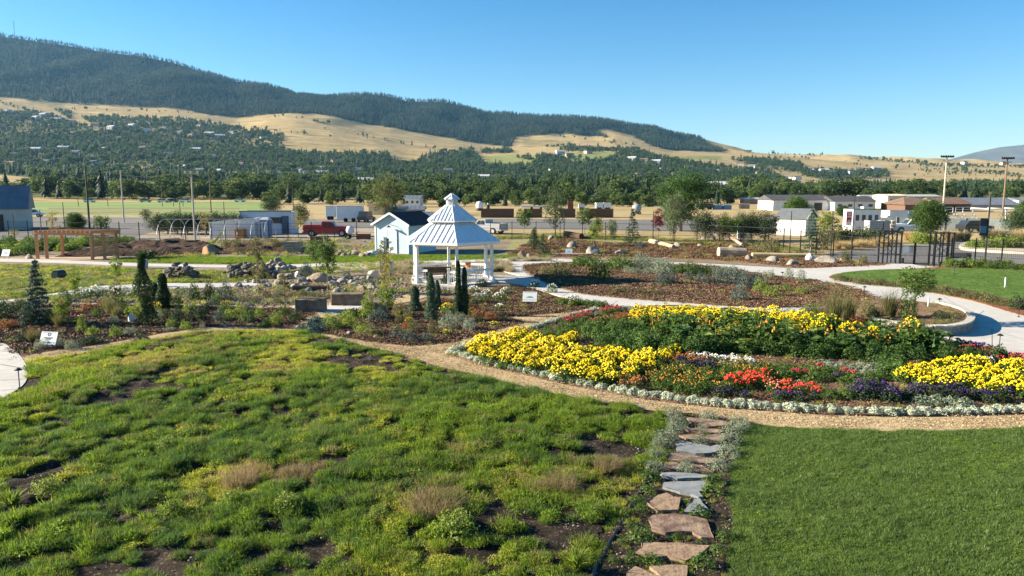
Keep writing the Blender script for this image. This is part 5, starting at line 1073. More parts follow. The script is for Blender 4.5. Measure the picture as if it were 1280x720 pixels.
mk('grass', 'ornamental_grass', 'ornamental grass', lambda s: parts_thing('ornamental_grass', [('blades', blades(s+3, 260, .2, .85, .014, .6), OLIVE)])); mk('straw', 'ornamental_grass', 'ornamental grass', lambda s: parts_thing('ornamental_grass', [('blades', blades(s+13, 320, .25, .8, .016, .7), STRAW)])); mk('sedge', 'bunch_grass', 'bunch grass', lambda s: parts_thing('bunch_grass', [('blades', blades(s+23, 200, .25, .5, .014, .9), leaf_mat('pale_sedge', (.22,.20,.11), (.38,.33,.20), nscale=3))]))
mk('feather', 'seedhead_grass', 'grass clump', lambda s: parts_thing('seedhead_grass', [('blades', blades(s+63, 520, .34, .42, .007, .8), leaf_mat('seedhead', (.13,.12,.05), (.27,.21,.11), nscale=2, c3=(.38,.30,.17)))]))
mk('yucca', 'spiky_plant', 'spiky plant', lambda s: parts_thing('spiky_plant', [('blades', blades(s+43, 60, .1, .7, .05, 1.0, hvar=.3, curve=.2), GRY)]), 2)
def sapling(name, m, h, cr, n, leaf, cb=.35, trunk=.025, nv=2, narrow=1.0, cat='tree', seed0=0):
    def f(s):
        t = thing(name, '', cat); mb = MB(); r = random.Random(s+seed0); mb.tube([(0,0,0),(r.uniform(-.05,.05)*h*.3,0,h*.5),(0,0,h*.93)], [trunk*1.3, trunk, trunk*.3], 7)
        for k in range(9):
            z = h*(cb+(.9-cb)*k/9); a = r.uniform(0,6.28); q = cr*narrow*(1-.5*k/9)*.8; limb_mb(mb, (0,0,z), (math.cos(a)*q, math.sin(a)*q, z+h*.14), trunk*.5, trunk*.12, rnd=r, n=4, seg=3)
        mb.build('trunk', BARK, t); hz = h*(1-cb)/2; V, F = crown(s+seed0+5, max(10, n//26), 26, (cr*narrow, cr*narrow, hz*.92), h*cb+hz, cr*.32, leaf); arr_obj('crown', (V, F), m, t); return t
    return [f(s) for s in range(nv)]
PRO['sapling'] = sapling('young_tree', GR, 3.2, .75, 2000, .12, cb=.3); PRO['limetree'] = sapling('young_tree', GRY, 3.0, .6, 1600, .12, cb=.22, seed0=11); PRO['thin'] = sapling('slender_tree', OLIVE, 2.6, .4, 800, .09, cb=.2, trunk=.02, seed0=21); PRO['roundtree'] = sapling('round_tree', leaf_mat('round_tree_leaf', (.022,.055,.012), (.065,.12,.026), nscale=2, c3=(.10,.17,.04)), 4.5, 1.6, 14000, .15, cb=.2, trunk=.07, seed0=31); PRO['purple'+'tree'] = sapling('purple_leaf_tree', PURP, 4.2, .85, 1500, .17, cb=.2, trunk=.04, seed0=41); PRO['airy'] = sapling('airy_tree', leaf_mat('airy_leaf', (.045,.075,.03), (.11,.15,.065), nscale=2, c3=(.19,.22,.12)), 4.5, 1.1, 3200, .14, cb=.15, trunk=.04, seed0=51); PRO['bushtree'] = sapling('large_bush', GRD, 4.0, 1.9, 6000, .16, cb=.04, trunk=.08, seed0=61); PRO['rusttree'] = sapling('young_tree', leaf_mat('yellow_green_leaf', (.16,.14,.03), (.30,.26,.06), nscale=3), 3.0, .55, 700, .1, cb=.2, seed0=71)
def column_conifer(s, m, h=3.0, r0=.28, weep=False, name='column_conifer'):
    g = np.random.default_rng(s); n = 3800; f = g.random(n)**.9; z = h*(.02+.96*f); wv = 1+.35*np.sin(f*11+s*2)*(.5 if not weep else 1.0); rr = r0*wv*np.where(f < .15, 1.15, (1-f)**.45+.12); a = g.uniform(0,6.28,n); q = rr*g.uniform(.55,1.05,n); ox_ = (np.sin(f*5+s)*.12 if weep else 0)
    C = np.stack([np.cos(a)*q+ox_, np.sin(a)*q, z], 1); O = np.stack([np.cos(a), np.sin(a), np.full(n,-.4 if weep else .4)], 1); t = thing(name, '', 'conifer'); arr_obj('foliage', leaves(C, .11, O, r=g, aspect=.4), m, t); MB().cyl((0,0,0), .05, h*.9, 7, r2=.01).build('trunk', BARK, t)
    if weep:
        V, F = crown(s+3, 16, 40, (.42,.35,.16), h*.96, .16, .09); V[:, 0] += .25; arr_obj('weeping_top', (V, F), m, t)
    return t
PRO['weep'] = [column_conifer(1, GRD, 3.1, .34, True, 'weeping_conifer')]; PRO['col'] = [column_conifer(2, leaf_mat('column_needles', (.02,.048,.02), (.06,.105,.04), nscale=4, trans=.2), 2.6, .2), column_conifer(3, leaf_mat('juniper_needles', (.045,.08,.045), (.10,.15,.085), nscale=4, trans=.15), 2.5, .26)]
def spruce(s, h, r0, m, name='spruce_tree', n=5200, tiers=14):
    g = np.random.default_rng(s); C, O = [], []
    for t_ in range(tiers):
        f = t_/tiers; z0 = h*(.06+.92*f); rr = r0*(1-f)**.85+.05; nb = int(9-4*f)
        for b_ in range(nb):
            a = g.uniform(0,6.28); L = rr*g.uniform(.7,1.15); k = int(n/tiers/nb*(1.3-f)); u = g.random(k)**.7; C.append(np.stack([np.cos(a)*L*u+g.normal(0,.05*r0,k), np.sin(a)*L*u+g.normal(0,.05*r0,k), z0+h*.05*(u*.6-u**2*.9)+g.normal(0,.012*h,k)],1)); O.append(np.tile([math.cos(a)*.3, math.sin(a)*.3, .8],(k,1)))
    C = np.vstack(C); O = np.vstack(O); t = thing(name, '', 'conifer'); arr_obj('foliage', leaves(C, .13*max(1,h/4), O, r=g, aspect=.35), m, t); MB().cyl((0,0,0), .06*h/3, h*.96, 8, r2=.01).build('trunk', BARK, t); return t
NEED = leaf_mat('spruce_needles', (.035,.065,.03), (.08,.13,.06), nscale=2, trans=.15); PRO['spruce'] = [spruce(1, 4.2, 1.15, NEED), spruce(4, 4.2, 1.0, NEED)]; PRO['bluespruce'] = [spruce(2, 2.6, .8, GRB, 'blue_spruce')]
def big_tree(seed, h, cr, m, leaf, clumps, per, cb=.2, name='tree', lop=(0,0), squash=1.0):
    t = thing(name, '', 'tree'); r = random.Random(seed); mb = MB(); fk = limb_mb(mb, (0,0,0), (lop[0]*.3, lop[1]*.3, h*.45), h*.04, h*.028, .04, 9, rnd=r)
    for k in range(9): a = k*.72+r.uniform(-.3,.3); z = h*(.2+.3*r.random()); q = cr*r.uniform(.5,.85); limb_mb(mb, (lop[0]*.2, lop[1]*.2, z), (math.cos(a)*q+lop[0], math.sin(a)*q+lop[1], z+h*r.uniform(.2,.4)), h*.02, h*.004, .1, 6, rnd=r)
    mb.build('trunk', BARK, t); hz = h*(1-cb)/2; V, F = crown(seed, clumps, per, (cr, cr, hz), h*cb+hz, cr*.26, leaf); V[:, 0] += lop[0]*np.clip(V[:, 2]/h, 0, 1); arr_obj('crown', (V, F), m, t); return t
used_p = {}
def plant(kind, x, y, w_=None, h_=None, label='', z=None, group=None, v=None, cat=None):
    """stand a plant of this kind at picture point x,y; w_ and h_ are its size in metres"""
    ps = PRO[kind]; i = v if v is not None else random.randrange(len(ps)); src = ps[i]; key = (kind, i)
    t = copy_tree(src) if key in used_p else src
    used_p.setdefault(key, True)
    b = P(x, y, z or 0.03); t.location = b; t.rotation_euler = (0, 0, random.uniform(0, 6.28)); bw, bh = BASE[kind]
    sx = (w_/bw if w_ else 1.0); sz = (h_/bh if h_ else sx); t.scale = (sx, sx, sz)
    tag(t, label, cat or src['category'], group)
    if not group and 'group' in t: del t['group']
    return t
BASE = {'marigold':(.5,.38),'rudbeckia':(.6,.97),'redf':(.44,.32),'coral':(.4,.28),'crimson':(.4,.29),'purple':(.44,.32),'white':(.44,.26),'orange':(.44,.32),'rust':(.44,.3),'greenbush':(.68,.55),'lowgreen':(.48,.27),'sagelow':(.56,.24),'dusty':(.42,.18),'sunflower':(.6,1.5),'shrub':(1,.62),'dark':(1,.62),'lime':(1,.62),'sage':(1,.52),'bluemound':(1,.44),'rustshrub':(1,.52),'olive':(1,.57),'yellowshrub':(1,.52),'whiteshrub':(1,.57),'pinkshrub':(1,.52),'junip':(1.6,.24),'grass':(.8,.8),'straw':(.8,.75),'sedge':(.8,.48),'yucca':(1,.6),'feather':(1,.4),
        'sapling':(1.5,3.2),'limetree':(1.2,3.0),'thin':(.8,2.6),'roundtree':(3.2,4.5),'purpletree':(1.7,4.2),'airy':(2.2,4.5),'bushtree':(3.8,4.0),'rusttree':(1.1,3.0),'weep':(.7,3.1),'col':(.5,2.55),'spruce':(2.2,4.2),'bluespruce':(1.6,2.6)}
def drift(kind, poly, n, label, group, w_=(.4,.55), z=.066, hs=(.85,1.15), mind=.3):
    pl = W(*poly); q = sample_poly(pl, n*12); acc = []
    for p in q:
        if all((p[0]-a[0])**2+(p[1]-a[1])**2 > mind*mind for a in acc): acc.append(p)
        if len(acc) >= n: break
    for p in acc:
        x, y = topix(p[0], p[1], 0); t = plant(kind, x, y, random.uniform(*w_), None, label, group=group); t.location = (p[0], p[1], z); t.scale[2] = t.scale[0]*random.uniform(*hs)
# ---- flower bed drifts
drift('marigold', [(590,449),(640,465),(700,477),(742,486),(778,482),(824,463),(790,455),(752,446),(690,442),(674,436),(662,424),(640,424),(600,433)], 120, 'bright yellow marigold plant in the big front drift at the bed point', 'marigolds of the front drift', (.5,.64), mind=.42)
drift('marigold', [(686,434),(719,426),(714,438),(690,441)], 9, 'yellow marigold plant in the small separate patch above the front drift', 'marigolds of the small patch', (.42,.55))
drift('marigold', [(785,453),(846,445),(843,455),(800,462)], 15, 'yellow marigold plant in the middle patch before the sunflowers', 'marigolds of the middle patch', (.45,.58), mind=.38)
drift('marigold', [(1122,474),(1150,468),(1200,466),(1300,463),(1420,463),(1420,504),(1300,503),(1240,501),(1200,494),(1160,489),(1128,481)], 125, 'bright yellow marigold plant in the right-hand drift', 'marigolds of the right drift', (.5,.62), mind=.42)
drift('rudbeckia', [(788,407),(800,402),(870,402),(960,405),(1000,410),(1000,417),(900,417),(800,414)], 120, 'tall yellow-flowered plant in the back row of the bed', 'tall yellow flowers of the back row', (.6,.8), mind=.38, hs=(.50,.68))
drift('sunflower', [(798,424),(840,434),(900,440),(1000,445),(1100,447),(1165,446),(1172,438),(1100,427),(1000,420),(900,418),(820,416)], 64, 'tall leafy sunflower plant in the central hedge of the bed', 'sunflowers of the central hedge', (.75,1.0), mind=.55, hs=(.28,.50))
drift('rudbeckia', [(960,412),(1100,424),(1150,432),(1150,440),(1040,436),(960,424)], 12, 'yellow-flowered plant mixed into the sunflower hedge', 'yellow flowers mixed into the hedge', (.55,.8), hs=(.7,.95))
drift('orange', [(800,420),(880,428),(1000,434),(1150,440),(1150,446),(900,440),(800,430)], 14, 'yellowish leafy plant mixed into the sunflower hedge', 'yellowish plants mixed into the hedge', (.7,.9), hs=(1.3,1.9))
drift('greenbush', [(735,424),(770,412),(800,415),(860,435),(900,446),(870,452),(800,446),(750,440)], 30, 'bushy dark green plant left of the sunflowers', 'green bushes left of the sunflowers', (.7,.9), mind=.5)
drift('greenbush', [(900,442),(1000,450),(1150,455),(1150,449),(1000,444),(900,437)], 34, 'bushy dark green plant at the foot of the sunflowers', 'green bushes under the sunflowers', (.6,.8), mind=.45)
drift('lowgreen', [(672,420),(720,408),(760,406),(740,415),(690,428)], 26, 'low green plant along the back edge of the bed point', 'low green plants at the back edge', (.4,.6))
drift('rust', [(736,406),(800,396),(800,404),(745,412)], 22, 'rust-coloured flower plant behind the green bushes', 'rust flowers at the back', (.4,.55))
drift('crimson', [(702,407),(736,396),(742,399),(712,410)], 12, 'crimson flower plant in the left back patch', 'crimson flowers of the left back patch', (.4,.5))
drift('crimson', [(750,394),(770,389.5),(774,392.5),(756,397)], 7, 'crimson flower plant in the right back patch', 'crimson flowers of the right back patch', (.4,.5))
drift('sagelow', [(735,398),(750,394),(752,397),(738,401)], 5, 'grey leafy plant between the two crimson patches', 'grey plants between crimson patches', (.4,.5)); drift('sagelow', [(770,391),(785,387),(790,390),(775,395)], 5, 'grey leafy plant right of the crimson patches', 'grey plants right of crimson patches', (.4,.5))
drift('sagelow', [(708,441),(735,437),(738,442),(715,446)], 6, 'grey-leaved plant between the marigold patches', 'grey plants between the marigolds', (.4,.55))
drift('redf', [(910,484),(955,480),(956,489),(912,491)], 17, 'bright red flower plant in the red patch', 'red flowers of the front patch', (.42,.55)); drift('coral', [(960,489),(975,488),(978,494),(962,494)], 4, 'coral flower plant right of the red patch', 'coral flowers', (.4,.5)); drift('redf', [(982,490),(1024,492),(1024,499),(984,497)], 8, 'scarlet flower plant in the thin front row', 'scarlet flowers of the thin row', (.36,.46))
drift('orange', [(806,470),(860,468),(905,476),(905,494),(860,497),(812,487)], 52, 'low yellow-orange flowered plant left of the red patch', 'yellow-orange plants left of the red patch', (.42,.55), mind=.32)
drift('lowgreen', [(800,462),(880,462),(940,468),(960,478),(905,478),(830,474)], 26, 'low green plant in the middle of the bed', 'low green plants mid bed', (.45,.6)); drift('orange', [(900,462),(960,466),(965,476),(905,474)], 14, 'orange-tinged flower plant above the red patch', 'orange plants above the red patch', (.42,.55))
drift('rust', [(772,480),(806,484),(806,492),(775,487)], 10, 'rusty red flower plant at the front border', 'rusty flowers at the front border', (.36,.5)); drift('rust', [(835,452),(882,456),(884,466),(838,460)], 16, 'dark red-orange flower plant right of the middle marigolds', 'dark red-orange flowers mid bed', (.4,.5)); drift('purple', [(850,462),(890,464),(890,469),(850,467)], 6, 'dusky purple plant below the dark red flowers', 'dusky purple plants mid bed', (.4,.5))
drift('white', [(868,449),(940,457),(938,461),(866,453)], 12, 'white flowered plant in the thin white row', 'white flowers of the thin row', (.4,.5))
drift('lowgreen', [(955,462),(1010,464),(1060,472),(1100,478),(1080,486),(1020,480),(960,474)], 30, 'small green plant between the crimson dots', 'small green plants right of centre', (.42,.58)); drift('crimson', [(990,472),(1008,474),(1008,478),(992,477)], 4, 'small crimson plant left of centre row', 'crimson dots lower', (.38,.46)); drift('crimson', [(1015,464),(1026,465),(1026,469),(1016,468)], 3, 'small crimson plant in the upper pair', 'crimson dots upper', (.38,.46)); drift('crimson', [(1055,474),(1068,475),(1068,479),(1056,478)], 3, 'small crimson plant beside a violet one', 'crimson dots right', (.38,.46)); drift('purple', [(1046,475),(1053,475),(1053,479),(1046,479)], 1, 'single violet plant beside the crimson ones', None, (.4,.45))
drift('sagelow', [(1020,459),(1110,464),(1118,474),(1080,472),(1020,464)], 24, 'grey-green ground plant below the sunflowers', 'grey-green plants below the sunflowers', (.45,.6)); drift('purple', [(1064,493),(1125,496),(1122,506),(1066,502)], 13, 'dark purple flower plant in the largest purple patch', 'purple flowers of the largest patch', (.45,.55)); drift('purple', [(1128,495),(1200,498),(1198,504),(1130,502)], 7, 'deep violet flower plant below the right marigolds', 'violet flowers below the marigolds', (.42,.52)); drift('purple', [(1205,500),(1260,504),(1258,509),(1206,506)], 4, 'small violet plant at the far right front', 'violet flowers far right', (.4,.5)); drift('purple', [(968,499),(1025,503),(1022,508),(970,505)], 4, 'blackish purple plant behind the silver border', 'blackish purple plants at the border', (.38,.46)); drift('purple', [(895,495),(935,498),(932,502),(897,500)], 5, 'dim purple plant at the border left of the red row', 'dim purple plants at the border', (.38,.46))
drift('lowgreen', [(1025,493),(1064,495),(1062,504),(1028,502)], 9, 'green clump left of the largest purple patch', 'green clumps left of the purple patch', (.42,.55)); drift('sagelow', [(1150,504),(1210,508),(1208,513),(1152,511)], 9, 'pale-dotted green plant in front of the violet row', 'pale-dotted plants at the front', (.45,.6)); drift('greenbush', [(1100,462),(1125,462),(1125,476),(1104,474)], 7, 'rounded green bush left of the right marigolds', 'rounded bushes left of the right drift', (.55,.75))
drift('crimson', [(1180,442),(1230,446),(1280,455),(1330,462),(1330,468),(1250,461),(1185,450)], 28, 'reddish flower plant along the walk edge at the right', 'reddish flowers at the right walk edge', (.42,.55)); drift('purple', [(1195,436),(1250,447),(1252,451),(1200,442)], 12, 'dark purple plant in the walk-side row', 'purple plants of the walk-side row', (.42,.55)); drift('white', [(1215,452),(1250,457),(1248,461),(1217,458)], 8, 'cream flowered plant behind the right marigolds', 'cream flowers behind the right marigolds', (.42,.5)); drift('olive', [(1110,424),(1160,430),(1180,440),(1150,440),(1112,434)], 12, 'brownish-green bushy plant by the walled planter', 'brownish plants by the planter', (.7,.9), hs=(1.2,1.7)); drift('rust', [(1250,452),(1330,466),(1330,470),(1255,460)], 10, 'brownish red plant near the right picture edge', 'brownish red plants at right', (.42,.52)); drift('greenbush', [(1165,440),(1200,448),(1300,462),(1300,466),(1200,456),(1160,452)], 16, 'green bush behind the right marigold drift', 'green bushes behind the right drift', (.5,.7))
# silver border
def border(pts, sp, lb, gp, w_):
    w3 = [P(*p) for p in pts]; s = 0
    for a, b in zip(w3[:-1], w3[1:]):
        L = (b-a).length
        while s < L:
            p = a.lerp(b, s/L); x, y = topix(p.x, p.y, 0); t = plant('dusty', x, y, random.uniform(*w_), None, lb, group=gp); t.location = (p.x+random.uniform(-.03,.03), p.y+random.uniform(-.04,.04), .066); s += sp*random.uniform(.85,1.15)
        s -= L
border([(566,443),(600,454),(650,465.5),(700,477),(750,487),(800,496),(850,503),(900,508.5),(960,512.5),(1020,516),(1100,519),(1180,519),(1280,516),(1400,509)], .33, 'silvery dusty miller clump in the front edging of the flower bed', 'silver edging along the gravel path', (.30,.46))
border([(568,440),(600,430),(628,422.5)], .34, 'silvery dusty miller clump edging the left point of the bed', 'silver edging at the bed point', (.34,.42)); border([(662,414),(690,404.5),(710,399),(745,389)], .34, 'silvery dusty miller clump in the back edging of the flower bed', 'silver edging along the back', (.34,.42))
# silver plants by the stepping stones
for i, (x, y, s) in enumerate([(640,135,.55),(400,185,.65),(870,185,.6),(380,240,.6),(590,215,.3),(820,245,.65),(590,255,.32),(310,320,.75),(570,325,.5),(800,330,.7),(770,410,.6),(240,435,.55),(480,472,.3),(230,525,.55),(470,535,.5),(715,510,.6),(370,115,.6),(830,440,.3),(260,360,.5),(900,215,.45)]):
    px, py = Z1(x, y); plant('sage', px, py, s*.95, s*.42, 'low silvery-green plant growing among the upper stepping stones', z=.05, group='silvery plants among the stepping stones')
for i, (f, x, y, s) in enumerate([(Z2,340,165,.32),(Z2,375,235,.3),(Z2,290,345,.22),(Z2,370,440,.45),(Z2,225,480,.2),(Z2,165,610,.2),(Z2,450,630,.35),(Z2,300,610,.3),(Z2,830,640,.4),(Z2,940,540,.3),(Z2,1000,440,.35),(Z2,900,100,.45),(Z2,800,265,.4),(Z2,630,440,.22),(Z1,190,590,.45),(Z1,680,620,.4),(Z1,180,685,.3)]):
    px, py = f(x, y); plant('lowgreen', px, py, s*1.1, s*.5, 'small bright green weed on the dark soil by the stepping stones', z=.05, group='small weeds by the stepping stones', cat='weed')

# ---- individually placed plants; labels are completed with their order from the left in each bed
LST = {}
def bedp(bed, kind, x, y, w_, h_, look, v=None): LST.setdefault((bed, look), []).append((kind, x, y, w_, h_, v))
ORD = ['leftmost', 'second from the left', 'third from the left', 'fourth from the left', 'fifth from the left', 'sixth from the left', 'seventh from the left', 'eighth from the left', 'ninth from the left', 'tenth from the left', 'eleventh from the left', 'twelfth from the left', 'thirteenth from the left', 'fourteenth from the left']
def flush():
    for (bed, look), l in LST.items():
        l.sort(key=lambda q: q[1])
        for i, (kind, x, y, w_, h_, v) in enumerate(l):
            if len(l) == 1: lb = f'{look} in the {bed}'
            elif len(l) <= 14: lb = f'{look} in the {bed}, {ORD[i]}'
            else: lb = f'{look} in the {bed}'
            g_ = 1.0 if bed in (B1, B2) and kind not in ('weep','col','bluespruce','thin','limetree','rusttree') else 1.0
            plant(kind, x, y, w_*g_, h_*g_, lb, v=v, group=(f'{look}s in the {bed}' if len(l) > 14 else None))
B1 = 'left mulch bed'
bedp(B1,'weep',184,406.5,.75,3.1,'tall dark weeping conifer'); bedp(B1,'col',205,386,.75,1.7,'dark columnar conifer',0); bedp(B1,'col',195,384,.6,1.2,'dark columnar conifer',0); bedp(B1,'bluespruce',50,405,1.25,2.9,'blue-green pointed spruce'); bedp(B1,'dark',39,406,.7,.7,'dark green shrub'); bedp(B1,'dark',63,405,.6,.6,'dark green shrub')
for q in [(22,390,.9,.6),(6,398,.8,.8),(28,383,.6,.4),(86,374,.5,.35),(222,402,.75,.7),(245,399,1.1,.7),(252,394,.7,.4),(112,430,.9,.32),(177,426,.7,.28),(27,428,.6,.35),(35,393,.7,.6),(5,388,.7,.6),(85,378,.5,.4),(370,400,.7,.5)]: bedp(B1,'dark',*q,'dark green shrub')
for q in [(232,412,.55,.42),(215,409,.5,.4),(170,398,.8,.7),(178,385,.6,.6),(144,421,.5,.5),(116,420,.5,.42),(102,414,.5,.5),(160,392,.5,.5),(288,400,.8,.6),(325,397,.6,.55),(345,405,.7,.6),(222,386,.7,.8),(238,390,.8,.5),(300,392,.6,.55)]: bedp(B1,'lime',*q,'lime green shrub')
for q in [(60,400,.8,.5),(134,388,.6,.6),(108,372,.5,.5),(78,366,.45,.4),(82,373,.5,.4),(270,381,.6,.6),(310,402,.8,.6),(279,393,.5,.5),(334,409,.5,.45),(355,394,.6,.5),(150,384,.6,.6),(205,397,.5,.4),(30,372,.4,.4),(120,396,.4,.45)]: bedp(B1,'shrub',*q,'mid-green leafy shrub')
for q in [(52,436,.55,.4),(72,433,.6,.35),(90,437,.6,.38),(163,418,.6,.35),(212,414,.5,.2),(253,411,.3,.25),(282,408,.5,.22),(143,405,.5,.4),(313,403,.35,.3),(198,400,.45,.5)]: bedp(B1,'sage',*q,'pale sage green mound')
for q in [(5,411,.6,.4),(15,409,.5,.35),(78,383,.5,.4),(110,388,.7,.45),(42,420,.5,.4),(128,383,.6,.4)]: bedp(B1,'rustshrub',*q,'russet leaved shrub')
for q in [(42,428,.6,.6),(75,409,.6,.7),(80,396,.7,.7),(138,393,.6,.9),(145,398,.5,.7)]: bedp(B1,'grass',*q,'thin olive grassy plant')
for q in [(283,388,.6,.5),(196,390,.5,.5),(103,400,.35,.25)]: bedp(B1,'yellowshrub',*q,'yellow flowering shrub')
bedp(B1,'pinkshrub',95,404,.8,.35,'low pink flowering shrub'); bedp(B1,'crimson',87,400,.5,.3,'magenta flower clump')
for q in [(275,401,.7,.45),(312,388,.7,.45),(265,385,.7,.5)]: bedp(B1,'bluemound',*q,'blue-green dwarf conifer')
for q in [(78,408,.7,1.4),(94,378,.6,1.7)]: bedp(B1,'limetree',*q,'slim yellow-green sapling')
bedp(B1,'limetree',146,358,.7,1.9,'bright yellow sapling behind the walk'); bedp(B1,'thin',146,392,.6,1.8,'sparse slender sapling'); bedp(B1,'thin',330,388,.6,2.6,'sparse slender sapling')
for x, y in [(104,368),(112,372),(120,367),(128,371),(137,368),(145,372),(152,368),(162,371),(100,375),(170,374)]: bedp('white rose patch of the left bed','whiteshrub',x,y,random.uniform(.6,.9),random.uniform(.4,.6),'white rose bush')
B2 = 'middle mulch bed'
for q, v in [((539,401,.45,2.2),1),((547,388,.35,1.5),1),((573,394,.42,2.5),0),((581,394,.42,2.2),0),((519,389,.5,1.25),1)]: bedp(B2,'col',*q,'narrow upright juniper',v)
bedp(B2,'limetree',484,397,.8,1.6,'lime green young tree'); bedp(B2,'rusttree',484,378,.9,2.8,'thin yellowing sapling'); bedp(B2,'lime',459,398,.8,1.1,'lime green shrub')
for q in [(417,411,.9,.6),(437,408,.8,.75),(456,416,.9,.45),(430,400,.6,.4),(410,404,.6,.5)]: bedp(B2,'lime',*q,'lime green shrub')
for q in [(473,402,1.0,.6),(480,398,.7,.5)]: bedp(B2,'bluemound',*q,'round blue spruce mound')
for q in [(499,422,.75,.42),(512,427,.72,.40),(534,427,.55,.35)]: bedp(B2,'bluemound',*q,'low rounded blue-green dome')
for q in [(388,414,1.3,.35),(403,409,1.4,.35),(396,403,.9,.3),(440,396,1.4,.4)]: bedp(B2,'junip',*q,'spreading dark juniper')
for q in [(561,411,.9,.75),(587,413,.65,.6),(575,404,.7,.5)]: bedp(B2,'sage',*q,'feathery grey-green shrub')
for q in [(466,419,.9,.45),(450,412,.5,.5),(500,394,.8,.7),(516,416,.5,.6),(540,418,.4,.7),(510,404,.5,.6),(498,404,.4,.4),(630,402,.6,.35),(600,402,.5,.4)]: bedp(B2,'olive',*q,'olive green shrub')
for q in [(560,392,.8,.5),(557,420,.3,.28),(590,395,.4,.4),(503,394,.5,.3),(512,405,.4,.3),(617,407,.4,.2)]: bedp(B2,'yellowshrub',*q,'yellow flowering plant')
for q in [(600,396,.8,.5),(613,400,.6,.45),(583,386,.6,.4),(508,412,.5,.4)]: bedp(B2,'rustshrub',*q,'dark russet shrub')
for q in [(556,368,.9,.4),(600,378,1.0,.5),(592,366,.7,.4),(608,372,.7,.45),(578,374,.6,.5),(625,377,.8,.5),(632,368,.6,.4),(668,359,.8,.45),(690,366,.7,.5),(717,377,.8,.35),(625,387,.5,.3)]: bedp('bed beside the gazebo','whiteshrub',*q,'white rose bush')
for x in range(700, 760, 5): bedp('bed tip by the white sign','lowgreen',x,380+(x-700)*.06+random.uniform(-1,2),.6,.35,'low dark ground-cover plant')
for q in [(560,356,.9,.6),(603,358,.9,.5)]: bedp('bed beside the gazebo','dark',*q,'dark green shrub')
B3 = 'rocky bed left of the gazebo'
for q in [(410,366,1.2,3.3),(396,344,1.6,2.6)]: bedp(B3,'sapling',*q,'small green sapling')
for q in [(323,370,.8,3.6),(357,390,.8,2.2),(481,350,1.1,2.8)]: bedp(B3,'thin',*q,'sparse slender sapling')
for q in [(282,376,.9,1.0),(460,354,.8,.6),(383,346,1.0,1.0),(425,375,.6,.5),(350,372,.6,.5),(434,350,.7,.6)]: bedp(B3,'bluemound',*q,'blue-green conifer mound')
for q in [(262,375,.6,1.2),(243,376,.7,1.0),(258,388,.4,.4)]: bedp(B3,'dark',*q,'dark leafy shrub')
for q in [(334,373,.5,.5),(366,372,.6,.4),(378,370,.6,.4),(346,380,.6,.4),(400,374,.6,.4),(306,378,.6,.4),(318,380,.5,.4),(376,376,.6,.35),(392,372,.6,.35),(410,375,.5,.35),(429,372,.5,.3),(445,374,.5,.3)]: bedp(B3,'olive',*q,'low olive shrub')
B4 = 'mulch island'
for q in [(697,343,1.7,1.0),(685,345,1.3,.7),(704,347,1.3,.7)]: bedp(B4,'olive',*q,'bushy olive shrub')
bedp(B4,'shrub',749,351,1.6,1.5,'upright green bush')
for q in [(730,334,1.8,1.0),(741,335,1.6,.9),(721,334,1.4,.8),(775,338,1.9,1.1),(787,336,1.6,.9),(768,334,1.6,.9),(865,344,1.9,.9),(880,345,1.8,.8),(852,343,1.6,.8)]: bedp(B4,'shrub',*q,'fresh green shrub')
for q in [(800,338,1.6,1.2),(815,339,1.6,1.1),(826,341,1.5,1.0),(838,342,1.5,.9),(795,343,1.1,.6),(810,344,1.1,.6),(825,345,1.0,.6),(895,346,1.2,.8),(905,346,1.2,.8),(915,347,1.2,.8),(803,333,1.6,1.1),(828,335,1.3,.9),(785,342,1.0,.6)]: bedp(B4,'sage',*q,'grey-green shrub')
for q in [(829,357,1.0,.9),(840,356,.8,1.0),(861,353,.6,.8),(876,354,.8,.8),(884,356,.8,.6),(900,356,1.1,1.0),(918,357,1.2,1.2),(932,362,1.2,1.1),(945,358,1.0,.9),(924,377,1.0,.8)]: bedp(B4,'bluemound',*q,'blue-grey bush')
for q in [(965,372,1.0,.7),(983,366,.7,.6),(1000,369,.7,.5),(950,366,1.0,.8)]: bedp(B4,'lime',*q,'lime green clump')
for q in [(775,367,1.2,.5),(800,368,1.2,.35),(812,369,1.0,.35),(823,370,.9,.4),(720,355,1.0,.4),(1010,367,.9,.5),(1025,364,.9,.4)]: bedp(B4,'olive',*q,'low olive ground plant')
for q in [(963,349,.6,.7),(986,350,.7,.9),(1001,353,.7,.9),(955,352,.8,.7)]: bedp(B4,'sage',*q,'small grey bush at the back edge')
B5 = 'walled planter'
PZ = lambda x: float(np.interp(x, [990,1085,1130,1300], [.10,.30,.36,.38]))
n0 = {}
for kind, x, y, w_, h_, lb in [('grass',1112,395,.9,1.3,'tall brownish grass clump in the walled planter'),('grass',1042,404,.9,1.6,'tall pale grass plume left in the planter'),('grass',1060,400,.8,1.3,'second pale grass plume in the planter'),('shrub',1134,396,.8,1.0,'upright green shrub in the walled planter'),('dark',1177,398,.9,.35,'low black-green shrub by the planter light'),('olive',1085,392,.8,.6,'olive shrub at the planter back'),('olive',1150,407,.8,.3,'low straw-green plant along the planter front'),('olive',1130,408,.7,.3,'low straw-green plant at the planter front left'),('olive',1175,406,.8,.25,'low straw-green plant at the planter curve'),('olive',1190,404,.7,.25,'low straw-green plant at the planter end'),('shrub',1012,398,1.0,.7,'green shrub at the planter left end'),('sage',985,400,.9,.6,'sage shrub before the planter'),('grass',1025,402,.7,.9,'short grass clump at planter left'),('rustshrub',1072,404,.8,.4,'russet ground shrub in the planter'),('dark',1095,398,.8,.5,'dark shrub in the planter middle')]:
    t = plant(kind, x, y, w_, h_, lb); b = P(x, y, PZ(x)); t.location = b
